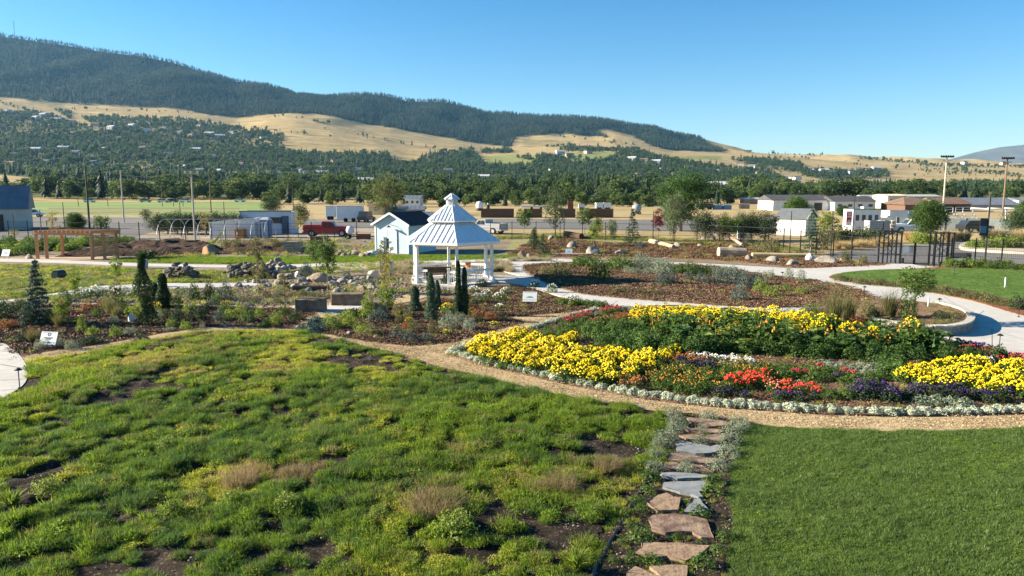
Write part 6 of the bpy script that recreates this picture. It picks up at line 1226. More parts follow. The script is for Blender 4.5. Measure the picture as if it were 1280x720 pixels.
t = plant('sapling', 1143, 398, 1.45, 2.3, 'small round-headed tree in the walled planter', v=0); t.location = P(1142.5, 395, .36)
B6 = 'edging strip of the right lawn'
for i in range(34):
    f = i/33; x = 1050+f*250; y = float(np.interp(x, [1050,1080,1130,1170,1220,1300], [350.5,354,358.5,364,372.5,389]))+random.uniform(-1.2,1.5); t = plant('olive', x, y, random.uniform(.6,1.1), random.uniform(.25,.5), 'low green plant along the edging strip of the right lawn', group='plants edging the right lawn', z=.1)
plant('dark', 1272, 386, .8, .7, 'dark green shrub at the right lawn corner', z=.1)
for i in range(30):
    x = 1188+i*4.5; plant('shrub' if i % 3 else 'lime', x, 334.5+random.uniform(-.8,1.2)+(x-1188)*.03, random.uniform(.9,1.5), random.uniform(.4,.8), 'green hedge plant along the foot of the right fence', group='hedge plants at the right fence', cat='hedge plant')
# rows of vegetables at left
for i in range(110):
    x = random.uniform(-30, 116) if i < 90 else random.uniform(116, 172); y = random.uniform(305, 320) if x < 40 else random.uniform(304, 311+(3 if x < 100 else -3)); plant('greenbush' if i % 3 else 'lime', x, y, random.uniform(1.0,1.6), random.uniform(.6,1.05), 'leafy green plant in the vegetable rows behind the pergola', group='vegetable plants behind the pergola', cat='vegetable plant')
# bunch grasses behind gazebo
for i in range(60):
    x = random.uniform(490, 640); y = random.uniform(330, 343); 
    if 545 < x < 640 and y > 341: y = 338
    plant('sedge', x, y, random.uniform(.7,1.1), random.uniform(.4,.65), 'pale tufted bunch grass planted behind the gazebo', group='bunch grasses behind the gazebo')
for i in range(26):
    x = random.uniform(272, 378); plant('olive' if i % 2 else 'sedge', x, random.uniform(310, 316), random.uniform(.9,1.5), random.uniform(.6,.9), 'weedy yellow-green plant on the right soil bank', group='weeds on the right soil bank', cat='weed').location.z = .45
for i in range(14): plant('sedge', random.uniform(640,700), random.uniform(323.8,326.5), random.uniform(.6,.9), .35, 'short tufted grass beside the far walkway', group='tufts beside the far walkway')
# red mulch bank trees and shrubs
B7 = 'red mulch bank'
for q in [(666,312,1.6,2.0),(679,318,1.5,1.9),(790,306,2.1,3.9),(1013,318,1.9,4.2),(668,306,1.5,1.9)]: bedp(B7,'spruce',*q,'shaggy green spruce')
for q in [(655,297,1.9,3.7),(731,295,2.0,3.8)]: bedp(B7,'sapling',*q,'leafy young tree')
for q in [(747,298,1.2,2.7),(742,308,1.3,2.6)]: bedp(B7,'limetree',*q,'slim pale green tree')
for q in [(765,303,1.2,2.6),(694,297,2.6,5.7),(852,0,0,0)]:
    if q[1]: bedp(B7,'airy',*q,'airy grey-green tree')
bedp(B7,'purpletree',823,297,1.6,3.5,'purple-leaved tree'); bedp(B7,'airy',841,302,2.6,5.4,'grey willow-like tree'); bedp(B7,'rusttree',752,303,.9,2.2,'brownish thin sapling')
for q in [(957,316,2.2,1.4),(965,318,1.6,1.2),(1056,327,1.1,1.0),(1078,330,.8,.9),(795,307,1.3,.6),(873,306,1.0,.5),(930,308,.9,.6),(826,304,.5,.5),(968,309,1.3,1.0),(890,322,.6,.3),(907,326,.6,.3)]: bedp(B7,'olive',*q,'olive green bush')
for q in [(935,305,1.1,1.1),(800,310,1.0,.7),(1246/1.0,0,0,0)]:
    if q[1]: bedp(B7,'bluemound',*q,'blue-grey bush')
# meadow weeds
for x, y, s, k in [(370,598,.9,'grass'),(300,605,.9,'grass'),(540,640,1.3,'grass'),(700,610,.9,'grass'),(760,585,.8,'grass'),(1300,0,0,'')]:
    if y: plant('feather', x, y, s, s*.36, {370:'pale feathery dry grass clump, brightest in the meadow',300:'brownish dry grass clump left of the brightest one',540:'largest brownish seedhead clump in the meadow front',700:'dry grass clump left of the stepping bed',760:'dry grass clump nearest the gravel path end'}[x], z=.12, cat='grass clump')
for x, y, s, lb in [(360,637,.6,'yellow-green leafy weed before the dry clump'),(290,628,.5,'leafy weed at the left of the bare patch'),(570,668,.8,'spreading leafy weed with pale leaves in the meadow'),(475,645,.4,'small lime weed in the meadow centre'),(60,615,.6,'tall leafy weed at the left of the meadow'),(745,640,.3,'tiny rosette weed near the stepping bed'),(210,560,.5,'leafy weed clump in the middle left meadow'),(215,330*2-20,.5,'leafy weed in the lower left meadow')]:
    plant('lime', x, y, s, s*.55, lb, z=.14, cat='weed')
for x, y, s, lb in [(15,632,.6,'spiky bright weed at the left picture edge'),(758,635,.35,'spiky pale rosette left of the black edging'),(245,485,.6,'pale spiky tuft near the gravel path'),(720,708,.6,'spiky green tuft at the bottom by the edging'),(545,612,.4,'small spiky weed in the mid meadow')]:
    plant('yucca', x, y, s, s*.5, lb, z=.12, cat='weed')
flush()
# ================================================================== BEYOND THE GARDEN
CHROME = mat('galvanised', (.45,.46,.47), rough=.4, metal=.6); TYRE = mat('tyre_rubber', (.015,.015,.016), rough=.8); REDP = mat('red_car_paint', (.36,.015,.02), rough=.25, spec=.6); WHP = mat('white_car_paint', (.72,.73,.74), rough=.25, spec=.6); SILP = mat('silver_car_paint', (.32,.34,.36), rough=.3, spec=.6); BLKP = mat('dark_car_paint', (.02,.022,.026), rough=.25, spec=.6); BLUEP = mat('blue_paint', (.06,.13,.25), rough=.5)
PALEB = mat('pale_blue_panel', (.42,.52,.62), (.5,.6,.68), scale=.8, rough=.55); WPAN = mat('white_panel', (.62,.64,.65), (.72,.73,.73), scale=.7, rough=.5); BRNW = mat('brown_boards', (.10,.06,.04), (.17,.105,.07), scale=3, rough=.9, squash=(1,1,8)); GREYM = mat('grey_mesh_tarp', (.16,.19,.19), (.24,.27,.26), scale=1, rough=.8)
def fence(pts, h, label, every=2.6):
    w3 = [P(x, y) for x, y in pts]; c = w3[0]; t = thing('iron_fence', label, 'fence', c); pan = MB()
    for a, b in zip(w3[:-1], w3[1:]):
        L = (b-a).length; n = max(1, round(L/every)); 
        for i in range(n):
            p, q = a.lerp(b, i/n)-c, a.lerp(b, (i+1)/n)-c; MB().box((p.x, p.y, h/2+.04), (.07,.07,h+.08)).box((p.x,p.y,h+.1),(.085,.085,.03)).build('post', BLACK, t)
            for z in (.15, .7, 1.25, h-.05): pan.bar(p+Vector((0,0,z)), q+Vector((0,0,z)), .012, .03)
            k = int((q-p).length/.12)
            for j in range(1, k): m_ = p.lerp(q, j/k); pan.box((m_.x, m_.y, h/2+.05), (.009,.009,h-.15))
    pan.build('wire_panel', BLACK, t)
fence([(-60,297),(60,298),(150,300),(200,302),(330,302),(446,298)], 1.95, 'long black metal fence behind the left garden and hoop frames'); fence([(446,298),(510,298),(560,298.5),(640,299),(700,299),(816,302),(871,303)], 1.95, 'black metal fence behind the gazebo and mulch bank')
fence([(871,303),(960,309),(1000,316),(1064,325.5),(1099,329.5)], 1.95, 'black metal fence running down to the gate from the left'); fence([(1188,331),(1218,331.5),(1251,334),(1290,337),(1400,343)], 1.95, 'black metal fence right of the gate')
# gate
def gate_tower(px, pyb, lb, rz):
    b = P(px, pyb); t = thing('gate_tower', lb, 'gate tower', b, rz); h = 2.55; w_ = .62
    for sx in (-1,1):
        for sy in (-1,1): MB().box((sx*w_, sy*w_, h/2), (.1,.1,h)).build('post', BLACK, t)
    for sx in (-1,1): MB().box((sx*.3, -w_, h/2), (.07,.07,h)).box((sx*.3, w_, h/2), (.07,.07,h)).build('post', BLACK, t)
    m = MB()
    for z in (.75, h-.06, h*.62):
        for sx in (-1,1): m.bar((sx*w_,-w_,z),(sx*w_,w_,z),.05); m.bar((-w_,sx*w_,z),(w_,sx*w_,z),.05)
    for sy in (-1,1): m.bar((-.3,sy*w_,.8),(.3,sy*w_,1.6),.03); m.bar((.3,sy*w_,.8),(-.3,sy*w_,1.6),.03); m.bar((-.3,sy*w_,1.6),(.3,sy*w_,2.45),.03); m.bar((.3,sy*w_,1.6),(-.3,sy*w_,2.45),.03)
    m.build('cross_bracing', BLACK, t)
gate_tower(1111, 329.5, 'black lattice gate tower left of the gate with the white notice', R(-12)); gate_tower(1175, 332, 'black lattice gate tower right of the gate beside the bench', R(-12))
a, b = P(1123,330), P(1162,331.5); t = thing('garden_gate', 'low black mesh double gate with white notice panel between two towers', 'gate', a); d = b-a
for f, nm in ((0,.02),(.5,.02)):
    m = MB(); p, q = d*f+Vector((0,0,0))+d*.02, d*(f+.48)
    for z in (.1, 1.4): m.bar(p+Vector((0,0,z)), q+Vector((0,0,z)), .05)
    m.bar(p+Vector((0,0,.08)), p+Vector((0,0,1.5)), .06); m.bar(q+Vector((0,0,.08)), q+Vector((0,0,1.5)), .06)
    for j in range(1, 12): c = p.lerp(q, j/12); m.box((c.x,c.y,.75),(.012,.012,1.3))
    m.build('gate_leaf', BLACK, t)
MB().box((d.x*.5,d.y*.5,.85),(.1,.1,1.7)).build('post', BLACK, t); c = d*.27; MB().box((c.x,c.y-.04,1.15),(.75,.02,.5)).build('notice', WHITE, t)
for x, y, lb in [(1128,329,'small black bollard light left in the gateway'),(1174,334,'small black bollard light at the right tower foot')]: b = P(x, y); t = thing('bollard', lb, 'bollard', b); MB().cyl((0,0,0),.09,.35,10).cyl((0,0,.35),.11,.06,10).build('post', BLACK, t)
b = P(1200, 329); t = thing('bench', 'black slatted metal bench just outside the fence by the gate', 'bench', b, R(-4)); m = MB()
for i in range(5): m.bar((-.8,.0,.42+i*.09),(.8,.0,.42+i*.09+.0),.03,.06)
m.build('backrest', BLACK, t); MB().box((0,.25,.42),(1.6,.5,.05)).build('seat', BLACK, t)
for s in (-1,1): MB().box((s*.75,.25,.35),(.06,.5,.7)).build('leg', BLACK, t)
# poles
POLEW = mat('brown_pole', (.16,.11,.075), (.22,.16,.11), scale=3, rough=.95); POLEP = mat('pale_pole', (.42,.39,.34), rough=.9)
def pole(name, label, px, yb, yt, r, m, cat='pole', arm=None, lights=0, cap=True):
    b = P(px, yb); h = PY(px, yt, b.y).z; t = thing(name, label, cat, b); MB().tube([(0,0,0),(0,0,h)], [r, r*.7], 8).build('pole', m, t)
    if arm:
        MB().box((0,0,h-.25),(arm,.12,.12)).build('crossarm', m, t)
        for s in (-1,0,1): MB().cyl((s*arm*.42,0,h-.19),.06,.18,6).build('insulator', WHITE, t)
    if lights:
        MB().box((0,0,h-.1),(2.6,.12,.12)).box((0,0,h-.75),(2.0,.12,.12)).build('crossarm', m, t)
        for i in range(lights): MB().lathe([(.02,.25),(.22,.0),(.26,-.2),(.02,-.22)], c=(-1.2+2.4*i/(lights-1),-.1,h+.12), n=10).build('floodlight', BLACK, t)
    return b+Vector((0,0,h))
w1 = pole('utility_pole', 'pale utility pole with a crossarm behind the hoop frames', 244, 303, 214, .12, POLEP, 'utility pole', arm=1.6); w2 = pole('utility_pole', 'tall near-black utility pole behind the pergola', 113, 297, 207, .13, BLACK, 'utility pole')
w3_ = pole('utility_pole', 'brown distant utility pole right of the pale one', 264, 266, 214, .15, POLEW, 'utility pole', arm=2.2); pole('utility_pole', 'grey distant utility pole left of the hedge', 155, 278, 213, .14, POLEP, 'utility pole')
for x, yb, yt, lb in [(53,303,262,'slim black lamp post left of the pergola'),(82,299,253,'black lamp post above the pergola'),(227,296,252,'slim black pole left of the pale utility pole'),(282,300,252,'slim black pole above the low trailer'),(705,300,262,'thin black pole beside the airy tree'),(816,302,264,'thin black pole at the purple tree'),(871,304,262,'thin black pole before the round bushes'),(987,316,264,'black pole left of the white shed corner'),(1012,312,266,'black pole in front of the white shed gable'),(1038,322,258,'black lamp post right of the white shed'),(1064,316,243,'tallest black pole before the white food stand'),(19,304,266,'black lamp before the left building'),(472,264,242,'thin dark pole by the willow'),(368,290,230,'thin pole above the red pickup')]:
    pole('lamp_post', lb, x, yb, yt, .055, BLACK, 'lamp post')
pole('stadium_light', 'pale tall floodlight pole with lamps on its crossarms', 1178, 270, 196, .2, POLEP, 'floodlight', lights=6); pole('stadium_light', 'rust-brown tall floodlight pole at the right', 1253, 270, 198, .2, POLEW, 'floodlight', lights=6)
for x, yt in ((203,232),(217,250),(229,252),(98,245),(135,247)): pole('utility_pole', 'small far utility pole at the sports field edge', x, 258, yt, .12, POLEW, 'utility pole')
for o in [o for o in COL.objects if o.get('label') == 'small far utility pole at the sports field edge']: o['group'] = 'far utility poles at the field edge'
def wire(a, b, lb): 
    pts = [a.lerp(b, i/10)-Vector((0,0,math.sin(math.pi*i/10)*.9)) for i in range(11)]; tag(MB().tube(pts, .018, 4).build('power_line', BLACK), lb, 'power line')
wire(w1, w2, 'sagging power line between the pale and the black pole'); wire(w1, w3_, 'power line from the pale pole to the brown far pole'); wire(w2+Vector((0,0,-1)), w3_+Vector((0,0,-1)), 'lower power line across the left fields')
b = P(1231, 327); t = thing('lamp_post', 'black lamp post carrying a dark blue banner right of the gate', 'lamp post', b); h = PY(1231,243,b.y).z; MB().cyl((0,0,0),.07,h,8).build('pole', BLACK, t); zt, zb = PY(1231,273,b.y).z, PY(1231,294,b.y).z
bn = MB().box((-.35,0,(zt+zb)/2),(.55,.02,zt-zb)).build('banner', mat('banner_dark', (.03,.045,.06), rough=.7), t); MB().box((-.35,-.015,(zb*.62+zt*.38)-.05),(.5,.01,(zt-zb)*.42)).build('banner_panel', mat('banner_blue', (.10,.19,.26), rough=.7), bn); MB().bar((-.62,0,zt),(0,0,zt),.03).bar((-.62,0,zb),(0,0,zb),.03).build('bracket', BLACK, t)
# vehicles
def wheels(t, xs_, y, r):
    for x in xs_:
        for s in (-1,1):
            w_ = MB().tube([(x,s*y-.12,r),(x,s*y+.12,r)], r, 16).build('wheel', TYRE, t); MB().tube([(x,s*y-.135,r),(x,s*y+.135,r)], r*.55, 12).build('rim', CHROME, w_)
def pickup(lb, px, py, rz, paint, lower=None):
    t = thing('pickup_truck', lb, 'pickup truck', P(px, py, .01), rz)
    MB().ext([(-.95,.45),(.95,.45),(.95,1.0),(.93,1.08),(-.93,1.08),(-.95,1.0)], -2.75, 2.75).build('body', lower or paint, t, bevel=.05)
    MB().ext([(-.93,1.08),(.93,1.08),(.9,1.24),(-.9,1.24)], 1.05, 2.7).build('hood', paint, t, bevel=.04)
    for s in (-1,1): MB().box((-1.7,s*.92,1.22),(2.1,.08,.3)).build('bed_side', lower or paint, t, bevel=.02)
    MB().box((-2.72,0,1.2),(.07,1.8,.35)).build('tailgate', paint, t)
    cab = MB(); v = [(-.7,1.08),(1.15,1.08),(.55,1.82),(-.55,1.84)]; cab.ext([(x, z) for x, z in v], -.86, .86, axis='y'); cb = cab.build('cab', lower or paint, t, bevel=.05)
    for s in (-1,1): MB().ext([(-.45,1.2),(.1,1.2),(.1,1.72),(-.38,1.72)], s*.865-.012, s*.865+.012, axis='y').build('window', GLASS, cb); MB().ext([(.18,1.2),(.92,1.2),(.52,1.72),(.18,1.72)], s*.865-.012, s*.865+.012, axis='y').build('window', GLASS, cb)
    MB().add([(1.14,-.75,1.12),(1.14,.75,1.12),(.6,.68,1.78),(.6,-.68,1.78)],[(0,1,2,3)]).build('windscreen', GLASS, cb, loc=(.012,0,.01))
    for s in (-1,1): MB().box((2.76,s*.72,.95),(.05,.3,.18)).build('headlight', CHROME, t); MB().box((-2.77,s*.85,1.0),(.04,.14,.3)).build('taillight', mat('tail_red', (.4,.02,.02), rough=.3), t)
    MB().box((2.8,0,.55),(.12,1.85,.2)).box((-2.82,0,.55),(.12,1.85,.18)).build('bumper', CHROME, t); wheels(t, (-1.75,1.8), .88, .42); return t
def car(lb, px, py, rz, paint, L=4.5, hh=1.5, group=None):
    t = thing('parked_car', lb, 'car', P(px, py, .01), rz, group); k = L/4.5
    MB().ext([(-2.2*k,.4),(2.2*k,.4),(2.25*k,.75),(1.2*k,.95),(-2.2*k,1.0)], -.88, .88, axis='y').build('body', paint, t, bevel=.06); MB().ext([(-2.0*k,.98),(1.15*k,.96),(.55*k,hh),(-1.5*k,hh)], -.78, .78, axis='y').build('cabin', GLASS, t, bevel=.04); MB().box((-.5*k,0,hh+.01),(1.9*k,1.5,.06)).build('roof', paint, t, bevel=.02); wheels(t, (-1.35*k,1.4*k), .8, .34); return t
pickup('red pickup truck parked behind the fence', 410, 295.5, R(4), REDP); pickup('silver pickup truck parked right behind the gazebo roof', 607, 292, R(148), SILP); pickup('white pickup truck parked beside the round tree', 1140, 291.5, R(176), WHP)
car('dark off-road car beside the white box trailers', 458, 277.5, R(80), BLKP, hh=1.8); car('blue and white car beyond the left building', 40, 271, R(15), WHP); car('dark car behind the banner lamp post', 1218, 290, R(10), BLKP); 
for x, y, m in [(112,253,0),(182,253,1),(204,253.2,0),(232,253,0),(216,253,2),(5,253,0),(26,253,1),(300,252.6,0),(390,252.5,1),(560,255,0),(840,253,1)]:
    car('small far parked car along the tree line', x, y, R(random.uniform(-20,20)), [WHP,SILP,BLKP][m], group='far parked cars along the trees')
def box_trailer(lb, px0, px1, yt, yb, depth, m, rz=0, wheels_=True, windows=0, roofm=None, door=False, name='trailer', cat='trailer', slope=0):
    cx = (px0+px1)/2; b = P(cx, yb); w_ = wid(px0, px1, yb); h = PY(cx, yt, b.y).z; t = thing(name, lb, cat, b, rz); z0 = .5 if wheels_ else 0
    MB().add([(-w_/2,0,z0),(w_/2,0,z0),(w_/2,depth,z0),(-w_/2,depth,z0),(-w_/2,0,h-slope),(w_/2,0,h),(w_/2,depth,h),(-w_/2,depth,h-slope)],[(0,3,2,1),(4,5,6,7),(0,1,5,4),(2,3,7,6),(0,4,7,3),(1,2,6,5)]).build('body', m, t, bevel=.04)
    tr = MB(); tr.bar((-w_/2-.03,-.04,h-slope+.02),(w_/2+.03,-.04,h+.02),.1,.1); tr.bar((-w_/2-.03,depth,h-slope+.02),(w_/2+.03,depth,h+.02),.1,.1); tr.build('roof_trim', roofm or CHROME, t)
    n = max(2, int(w_/1.2)); rb = MB()
    for i in range(1, n): rb.box((-w_/2+w_*i/n,-.012,z0+(h-slope-z0)/2),(.03,.03,(h-slope-z0)*.96))
    rb.build('panel_ribs', m, t)
    for i in range(windows): x = -w_/2+w_*(i+.6)/(windows+.3); MB().box((x,-.03,h*.62),(w_/windows*.5,.05,h*.26)).build('window', GLASS, t)
    if door: MB().box((w_*.38,-.03,h*.42),(.9,.05,h*.78)).build('door', mat('dark_blue_door', (.06,.10,.15), rough=.5), t)
    if wheels_:
        for s in (-.15,.15): MB().tube([(s*w_,-.02,.36),(s*w_,.22,.36)], .36, 14).build('wheel', TYRE, t)
        MB().box((w_/2+.4,depth/2,.5),(.9,.1,.1)).build('tow_bar', BLACK, t)
    return t
box_trailer('pale blue portable cabin with dark door left of the red pickup', 300, 365, 264.5, 293, 3.0, PALEB, wheels_=False, windows=2, door=True, roofm=BLACK, name='cabin', cat='cabin'); box_trailer('low white trailer with sloping roof behind the hoop frames', 262, 319, 273, 297.5, 2.4, WPAN, slope=.5, wheels_=False, roofm=WPAN)
box_trailer('large white box trailer with ribbed side', 421, 453, 258, 277.5, 2.6, WPAN, R(5)); box_trailer('smaller white cargo box left of the ribbed trailer', 407, 419, 258, 275, 2.4, WPAN)
b = P(333, 297); t = thing('portable_toilet', 'dark blue portable toilet with white roof by the cabin', 'portable toilet', b); MB().box((0,0,1.05),(1.1,1.1,2.1)).build('cabin_walls', BLUEP, t, bevel=.04); MB().add([(-.6,-.6,2.1),(.6,-.6,2.1),(.6,.6,2.1),(-.6,.6,2.1),(-.35,-.35,2.35),(.35,-.35,2.35),(.35,.35,2.35),(-.35,.35,2.35)],[(0,1,5,4),(1,2,6,5),(2,3,7,6),(3,0,4,7),(4,5,6,7)]).build('roof', WPAN, t); MB().box((0,-.57,1.0),(.75,.04,1.8)).build('door', PALEB, t)
def crate(name, lb, cat, px, py, w_, d_, h, m, rz=0):
    b = P(px, py); t = thing(name, lb, cat, b, rz); f = MB()
    for x in (-w_/2, w_/2):
        for y in (-d_/2, d_/2): f.box((x, y, h/2), (.08,.08,h))
    f.build('frame', m, t); s = MB(); n = max(2, int(h/.22))
    for i in range(n):
        z = h*(i+.5)/n
        for y in (-d_/2-.05, d_/2+.05): s.box((0,y,z),(w_+.1,.03,h/n*.8))
        for x in (-w_/2-.05, w_/2+.05): s.box((x,0,z),(.03,d_,h/n*.8))
    s.build('slats', m, t); MB().box((0,0,.06),(w_,d_,.05)).box((0,0,h*.93),(w_*.98,d_*.98,.05)).build('panel', m, t); return t
crate('crate','orange wooden crate behind the hoop frames','crate',301,298,.9,.8,1.1,mat('orange_wood',(.42,.22,.08),rough=.8)); crate('crate','dark slatted pallet box behind the sapling','crate',366,316.5,1.3,1.0,1.1,GREYW); crate('crate','red-orange crate at the fence left of the shed','crate',454.5,298.5,1.45,.6,.6,mat('red_orange_wood',(.36,.10,.06),rough=.7)); crate('cage','square wire-frame planter box behind the soil bank','planter box',396,307,1.0,.6,.95,BRNW)
for x0, x1, lb in [(602,642,'brown slatted stock pen nearest the gazebo'),(655,677,'brown slatted stock pen behind the leafy young tree'),(700,718,'short brown stock pen behind the airy tree'),(736,765,'brown slatted stock pen at the right of its row')]:
    crate('stock_pen', lb, 'stock pen', (x0+x1)/2, 271.8, wid(x0,x1,271.8), 3.0, 1.75, BRNW)
t = crate('stock_rack','tall dark red rack behind the stock pens','rack',713,262.5,1.3,1.3,2.7,mat('dark_red_paint',(.10,.03,.025),rough=.7))
box_trailer('white box trailer above the right stock pen', 745, 753.5, 253.5, 262.5, 2.4, WPAN); box_trailer('second white trailer at the right of the pair', 754.5, 764, 253.5, 262.5, 2.4, WPAN); box_trailer('small white trailer beside the dark red rack', 723.5, 731, 255.5, 262.5, 2, WPAN); box_trailer('low white stock trailer behind the pens', 651, 690, 257.5, 262, 2.2, WPAN); box_trailer('white camper trailer between shed and gazebo', 508, 541, 265.5, 280, 2.4, WPAN, windows=2)
b = P(599.5, 263.5); t = thing('water_tank', 'round white water tank on a dark base left of the pens', 'tank', b); MB().cyl((0,0,0),.85,.7,14).build('base', BLACK, t); MB().lathe([(.9,.7),(.95,1.7),(.8,2.2),(.3,2.4),(0,2.42)], n=18).build('tank', WPAN, t, smooth=True)
b = P(610, 262.5); t = thing('barrel', 'small dark barrel with white cap right of the white tank', 'barrel', b); MB().lathe([(0,0),(.45,0),(.5,.6),(.45,1.3),(.15,1.5)], n=14).build('barrel_body', BLACK, t); MB().cyl((0,0,1.5),.2,.35,10).build('cap', WPAN, t)
b = P(796, 268); t = thing('silo_wagon', 'rounded grey tank wagon on the road edge', 'tank wagon', b); MB().lathe([(.3,.3),(.9,.9),(1.05,1.5),(.95,2.0),(.5,2.25),(0,2.3)], n=18).build('tank', mat('tank_grey',(.25,.29,.31),rough=.5), t, smooth=True); wheels(t,(-.5,.5),.8,.35)
# small buildings
def barn(name, lb, cat, px0, px1, yb, ye, yr, depth, wall, roof, hip=0, wins=0, rz=0, doors=0, winm=None):
    cx = (px0+px1)/2; b = P(cx, yb); w_ = wid(px0, px1, yb); he = PY(cx, ye, b.y).z; hr = he+max(.4, (PY(cx, yr, b.y+depth/2).z-he)); t = thing(name, lb, cat, b, rz)
    MB().prism([(-w_/2,0),(w_/2,0),(w_/2,depth),(-w_/2,depth)], 0, he).build('wall', wall, t)
    m = MB(); o = .4; m.add([(-w_/2-o,-o,he),(w_/2+o,-o,he),(w_/2+o,depth+o,he),(-w_/2-o,depth+o,he),(-w_/2-o+hip,depth/2,hr),(w_/2+o-hip,depth/2,hr)],[(0,1,5,4),(2,3,4,5),(0,4,3),(1,2,5),(3,2,1,0)]); m.build('roof', roof, t); sm2 = MB(); n = max(3, int(w_/1.0))
    for i in range(1, n): x = -w_/2+w_*i/n; f = min(1, (min(x+w_/2+o, w_/2+o-x))/max(hip, .01)) if hip else 1; sm2.bar((x,-o,he+.01),(x,-o+(depth/2+o)*f,he+(hr-he)*f+.01),.04,.04)
    sm2.build('roof_seams', roof, t)
    for i in range(wins): x = -w_/2+w_*(i+.5)/wins; f = MB().box((x,-.04,he*.58),(w_/wins*.5,.06,he*.34)).build('window', winm or WPAN, t); MB().box((x,-.08,he*.58),(w_/wins*.42,.04,he*.27)).build('pane', GLASS, f)
    for i in range(doors): x = -w_/2+w_*(i+1)/(doors+1); MB().box((x,-.05,he*.38),(min(2.4,w_/doors*.4),.06,he*.75)).build('door', BLACK, t)
    return t
RG = mat('grey_standing_roof', (.12,.14,.165), (.16,.18,.21), scale=.6, rough=.5); RDK = mat('charcoal_roof', (.055,.055,.06), (.09,.09,.095), scale=.6, rough=.75); RBR = mat('brown_roof', (.13,.085,.06), (.19,.13,.09), scale=.6, rough=.8); CRM = mat('cream_wall', (.52,.47,.36), (.60,.55,.44), scale=.5, rough=.8); GRW = mat('grey_wall', (.26,.28,.28), (.34,.35,.34), scale=.5, rough=.8)
pav = barn('pavilion','grey metal-roofed building with pale walls at the left edge','building',-120,36,286.5,261,232,7.5,mat('pale_block_wall',(.40,.40,.37),(.50,.50,.46),scale=.8,rough=.8),RG,doors=4); c_ = P(34,287); w_p = wid(-120,36,286.5)/2; pav.rotation_euler = (0,0,R(27)); pav.location = (c_.x-w_p*math.cos(R(27)), c_.y-w_p*math.sin(R(27)), 0)
barn('small_shed','small cream shed with brown roof left of the willow','shed',461,481,268.5,258.5,254,4,CRM,RBR); barn('small_shed','grey-roofed stall behind the blue shed','shed',487,506,268,262,256.5,4,GRW,RG); barn('small_shed','second grey-roofed stall between shed and gazebo','shed',507,529,266,262,257,4,GRW,RG); barn('farmhouse','pale two-storey house behind the gazebo','house',506,525,259,248,244,8,WPAN,RG,wins=3)
barn('warehouse','long white warehouse with charcoal roof behind the white shed','warehouse',966,1041,263,250.5,243.5,12,WPAN,RDK,doors=3); barn('warehouse','white warehouse with charcoal roof right of the longest one','warehouse',1043,1094,263.5,252,245,10,WPAN,RDK,wins=4); barn('warehouse','beige warehouse behind the food stand','warehouse',1082,1108,259,249,243.5,9,CRM,GRW)
barn('office_block','cream block with tall white windows','building',1109,1133,260.5,244.5,243.2,9,CRM,CRM,wins=3,winm=WHITE); barn('warehouse','long flat grey hall behind the barns','warehouse',1134,1176,257,245.5,243,9,GRW,GRW); barn('barn','brown-roofed barn left of the pale floodlight pole','barn',1131,1172,265,256,246.5,12,BRNW,RBR,hip=3); barn('barn','dark open-fronted barn right of the pale floodlight pole','barn',1173,1213,264.5,255,247,11,BRNW,RBR,doors=3); barn('warehouse','grey-roofed long hall near the brown floodlight pole','warehouse',1205,1275,261.5,256,247,14,GRW,RG); barn('warehouse','white building at the right picture edge','building',1273,1300,258,250,247,9,WPAN,RG,wins=3)
barn('farm_stand','salmon-pink low building right of the big tree','building',930,958,255,249.5,247,6,mat('salmon_wall',(.48,.24,.15),rough=.8),mat('pale_roof2',(.5,.47,.42),rough=.8)); barn('small_shed','green shed with red roof left of the big tree','shed',806,829,257,252.5,249.5,5,mat('green_wall',(.06,.15,.11),rough=.8),mat('red_roof2',(.22,.07,.06),rough=.8))
gable_shed('garden_shed','white shed with dark grey gable roof outside the right fence', 1013, 294, 3.6, 3.6, 2.15, 3.15, R(48), WPAN, mat('slate_roof',(.10,.115,.125),(.14,.155,.165),scale=2,rough=.8), WPAN)
box_trailer('white food stand with row of windows and green trim', 1066, 1100, 262, 289, 3.2, WPAN, wheels_=False, windows=4, name='food_stand', cat='food stand', roofm=mat('green_trim',(.03,.16,.09),rough=.6)); MB_ = None
box_trailer('small white rooftop cooling box on the food stand side', 1078, 1084, 258.5, 284, 1, WPAN, wheels_=False, name='utility_cabinet', cat='cabinet'); box_trailer('plain white trailer right of the food stand', 1111, 1134, 263.5, 284, 2.6, WPAN, wheels_=True); box_trailer('grey portable kiosk right of the plain white trailer', 1134, 1143, 263.5, 283, 2.4, PALEB, wheels_=False, name='kiosk', cat='kiosk')
for x0, x1, lb in [(1083,1099,'left grey wrapped pallet stack before the food stand'),(1101,1115,'right grey wrapped pallet stack beside the person')]:
    crate('tank_cage', lb, 'caged tank', (x0+x1)/2, 292.5, wid(x0,x1,292.5)*.95, 1.4, 1.75, mat('cage_grey',(.30,.34,.36),rough=.5))
b = P(1060.5, 289); t = thing('banner_sign', 'upright pink and red banner sign left of the food stand', 'banner', b); MB().box((0,0,1.75),(.75,.05,1.9)).build('banner', mat('banner_red',(.45,.04,.07),rough=.6), t); m = MB()
for z, ww in ((2.45,.5),(2.2,.4),(1.95,.5),(1.4,.35),(1.2,.5)): m.box((0,-.035,z),(ww,.012,.12))
m.box((0,-.032,.98),(.7,.01,.3)); m.build('white_lettering_bars', WHITE, t); MB().box((-.34,.05,.9),(.05,.05,1.8)).box((.34,.05,.9),(.05,.05,1.8)).build('leg', BLACK, t)
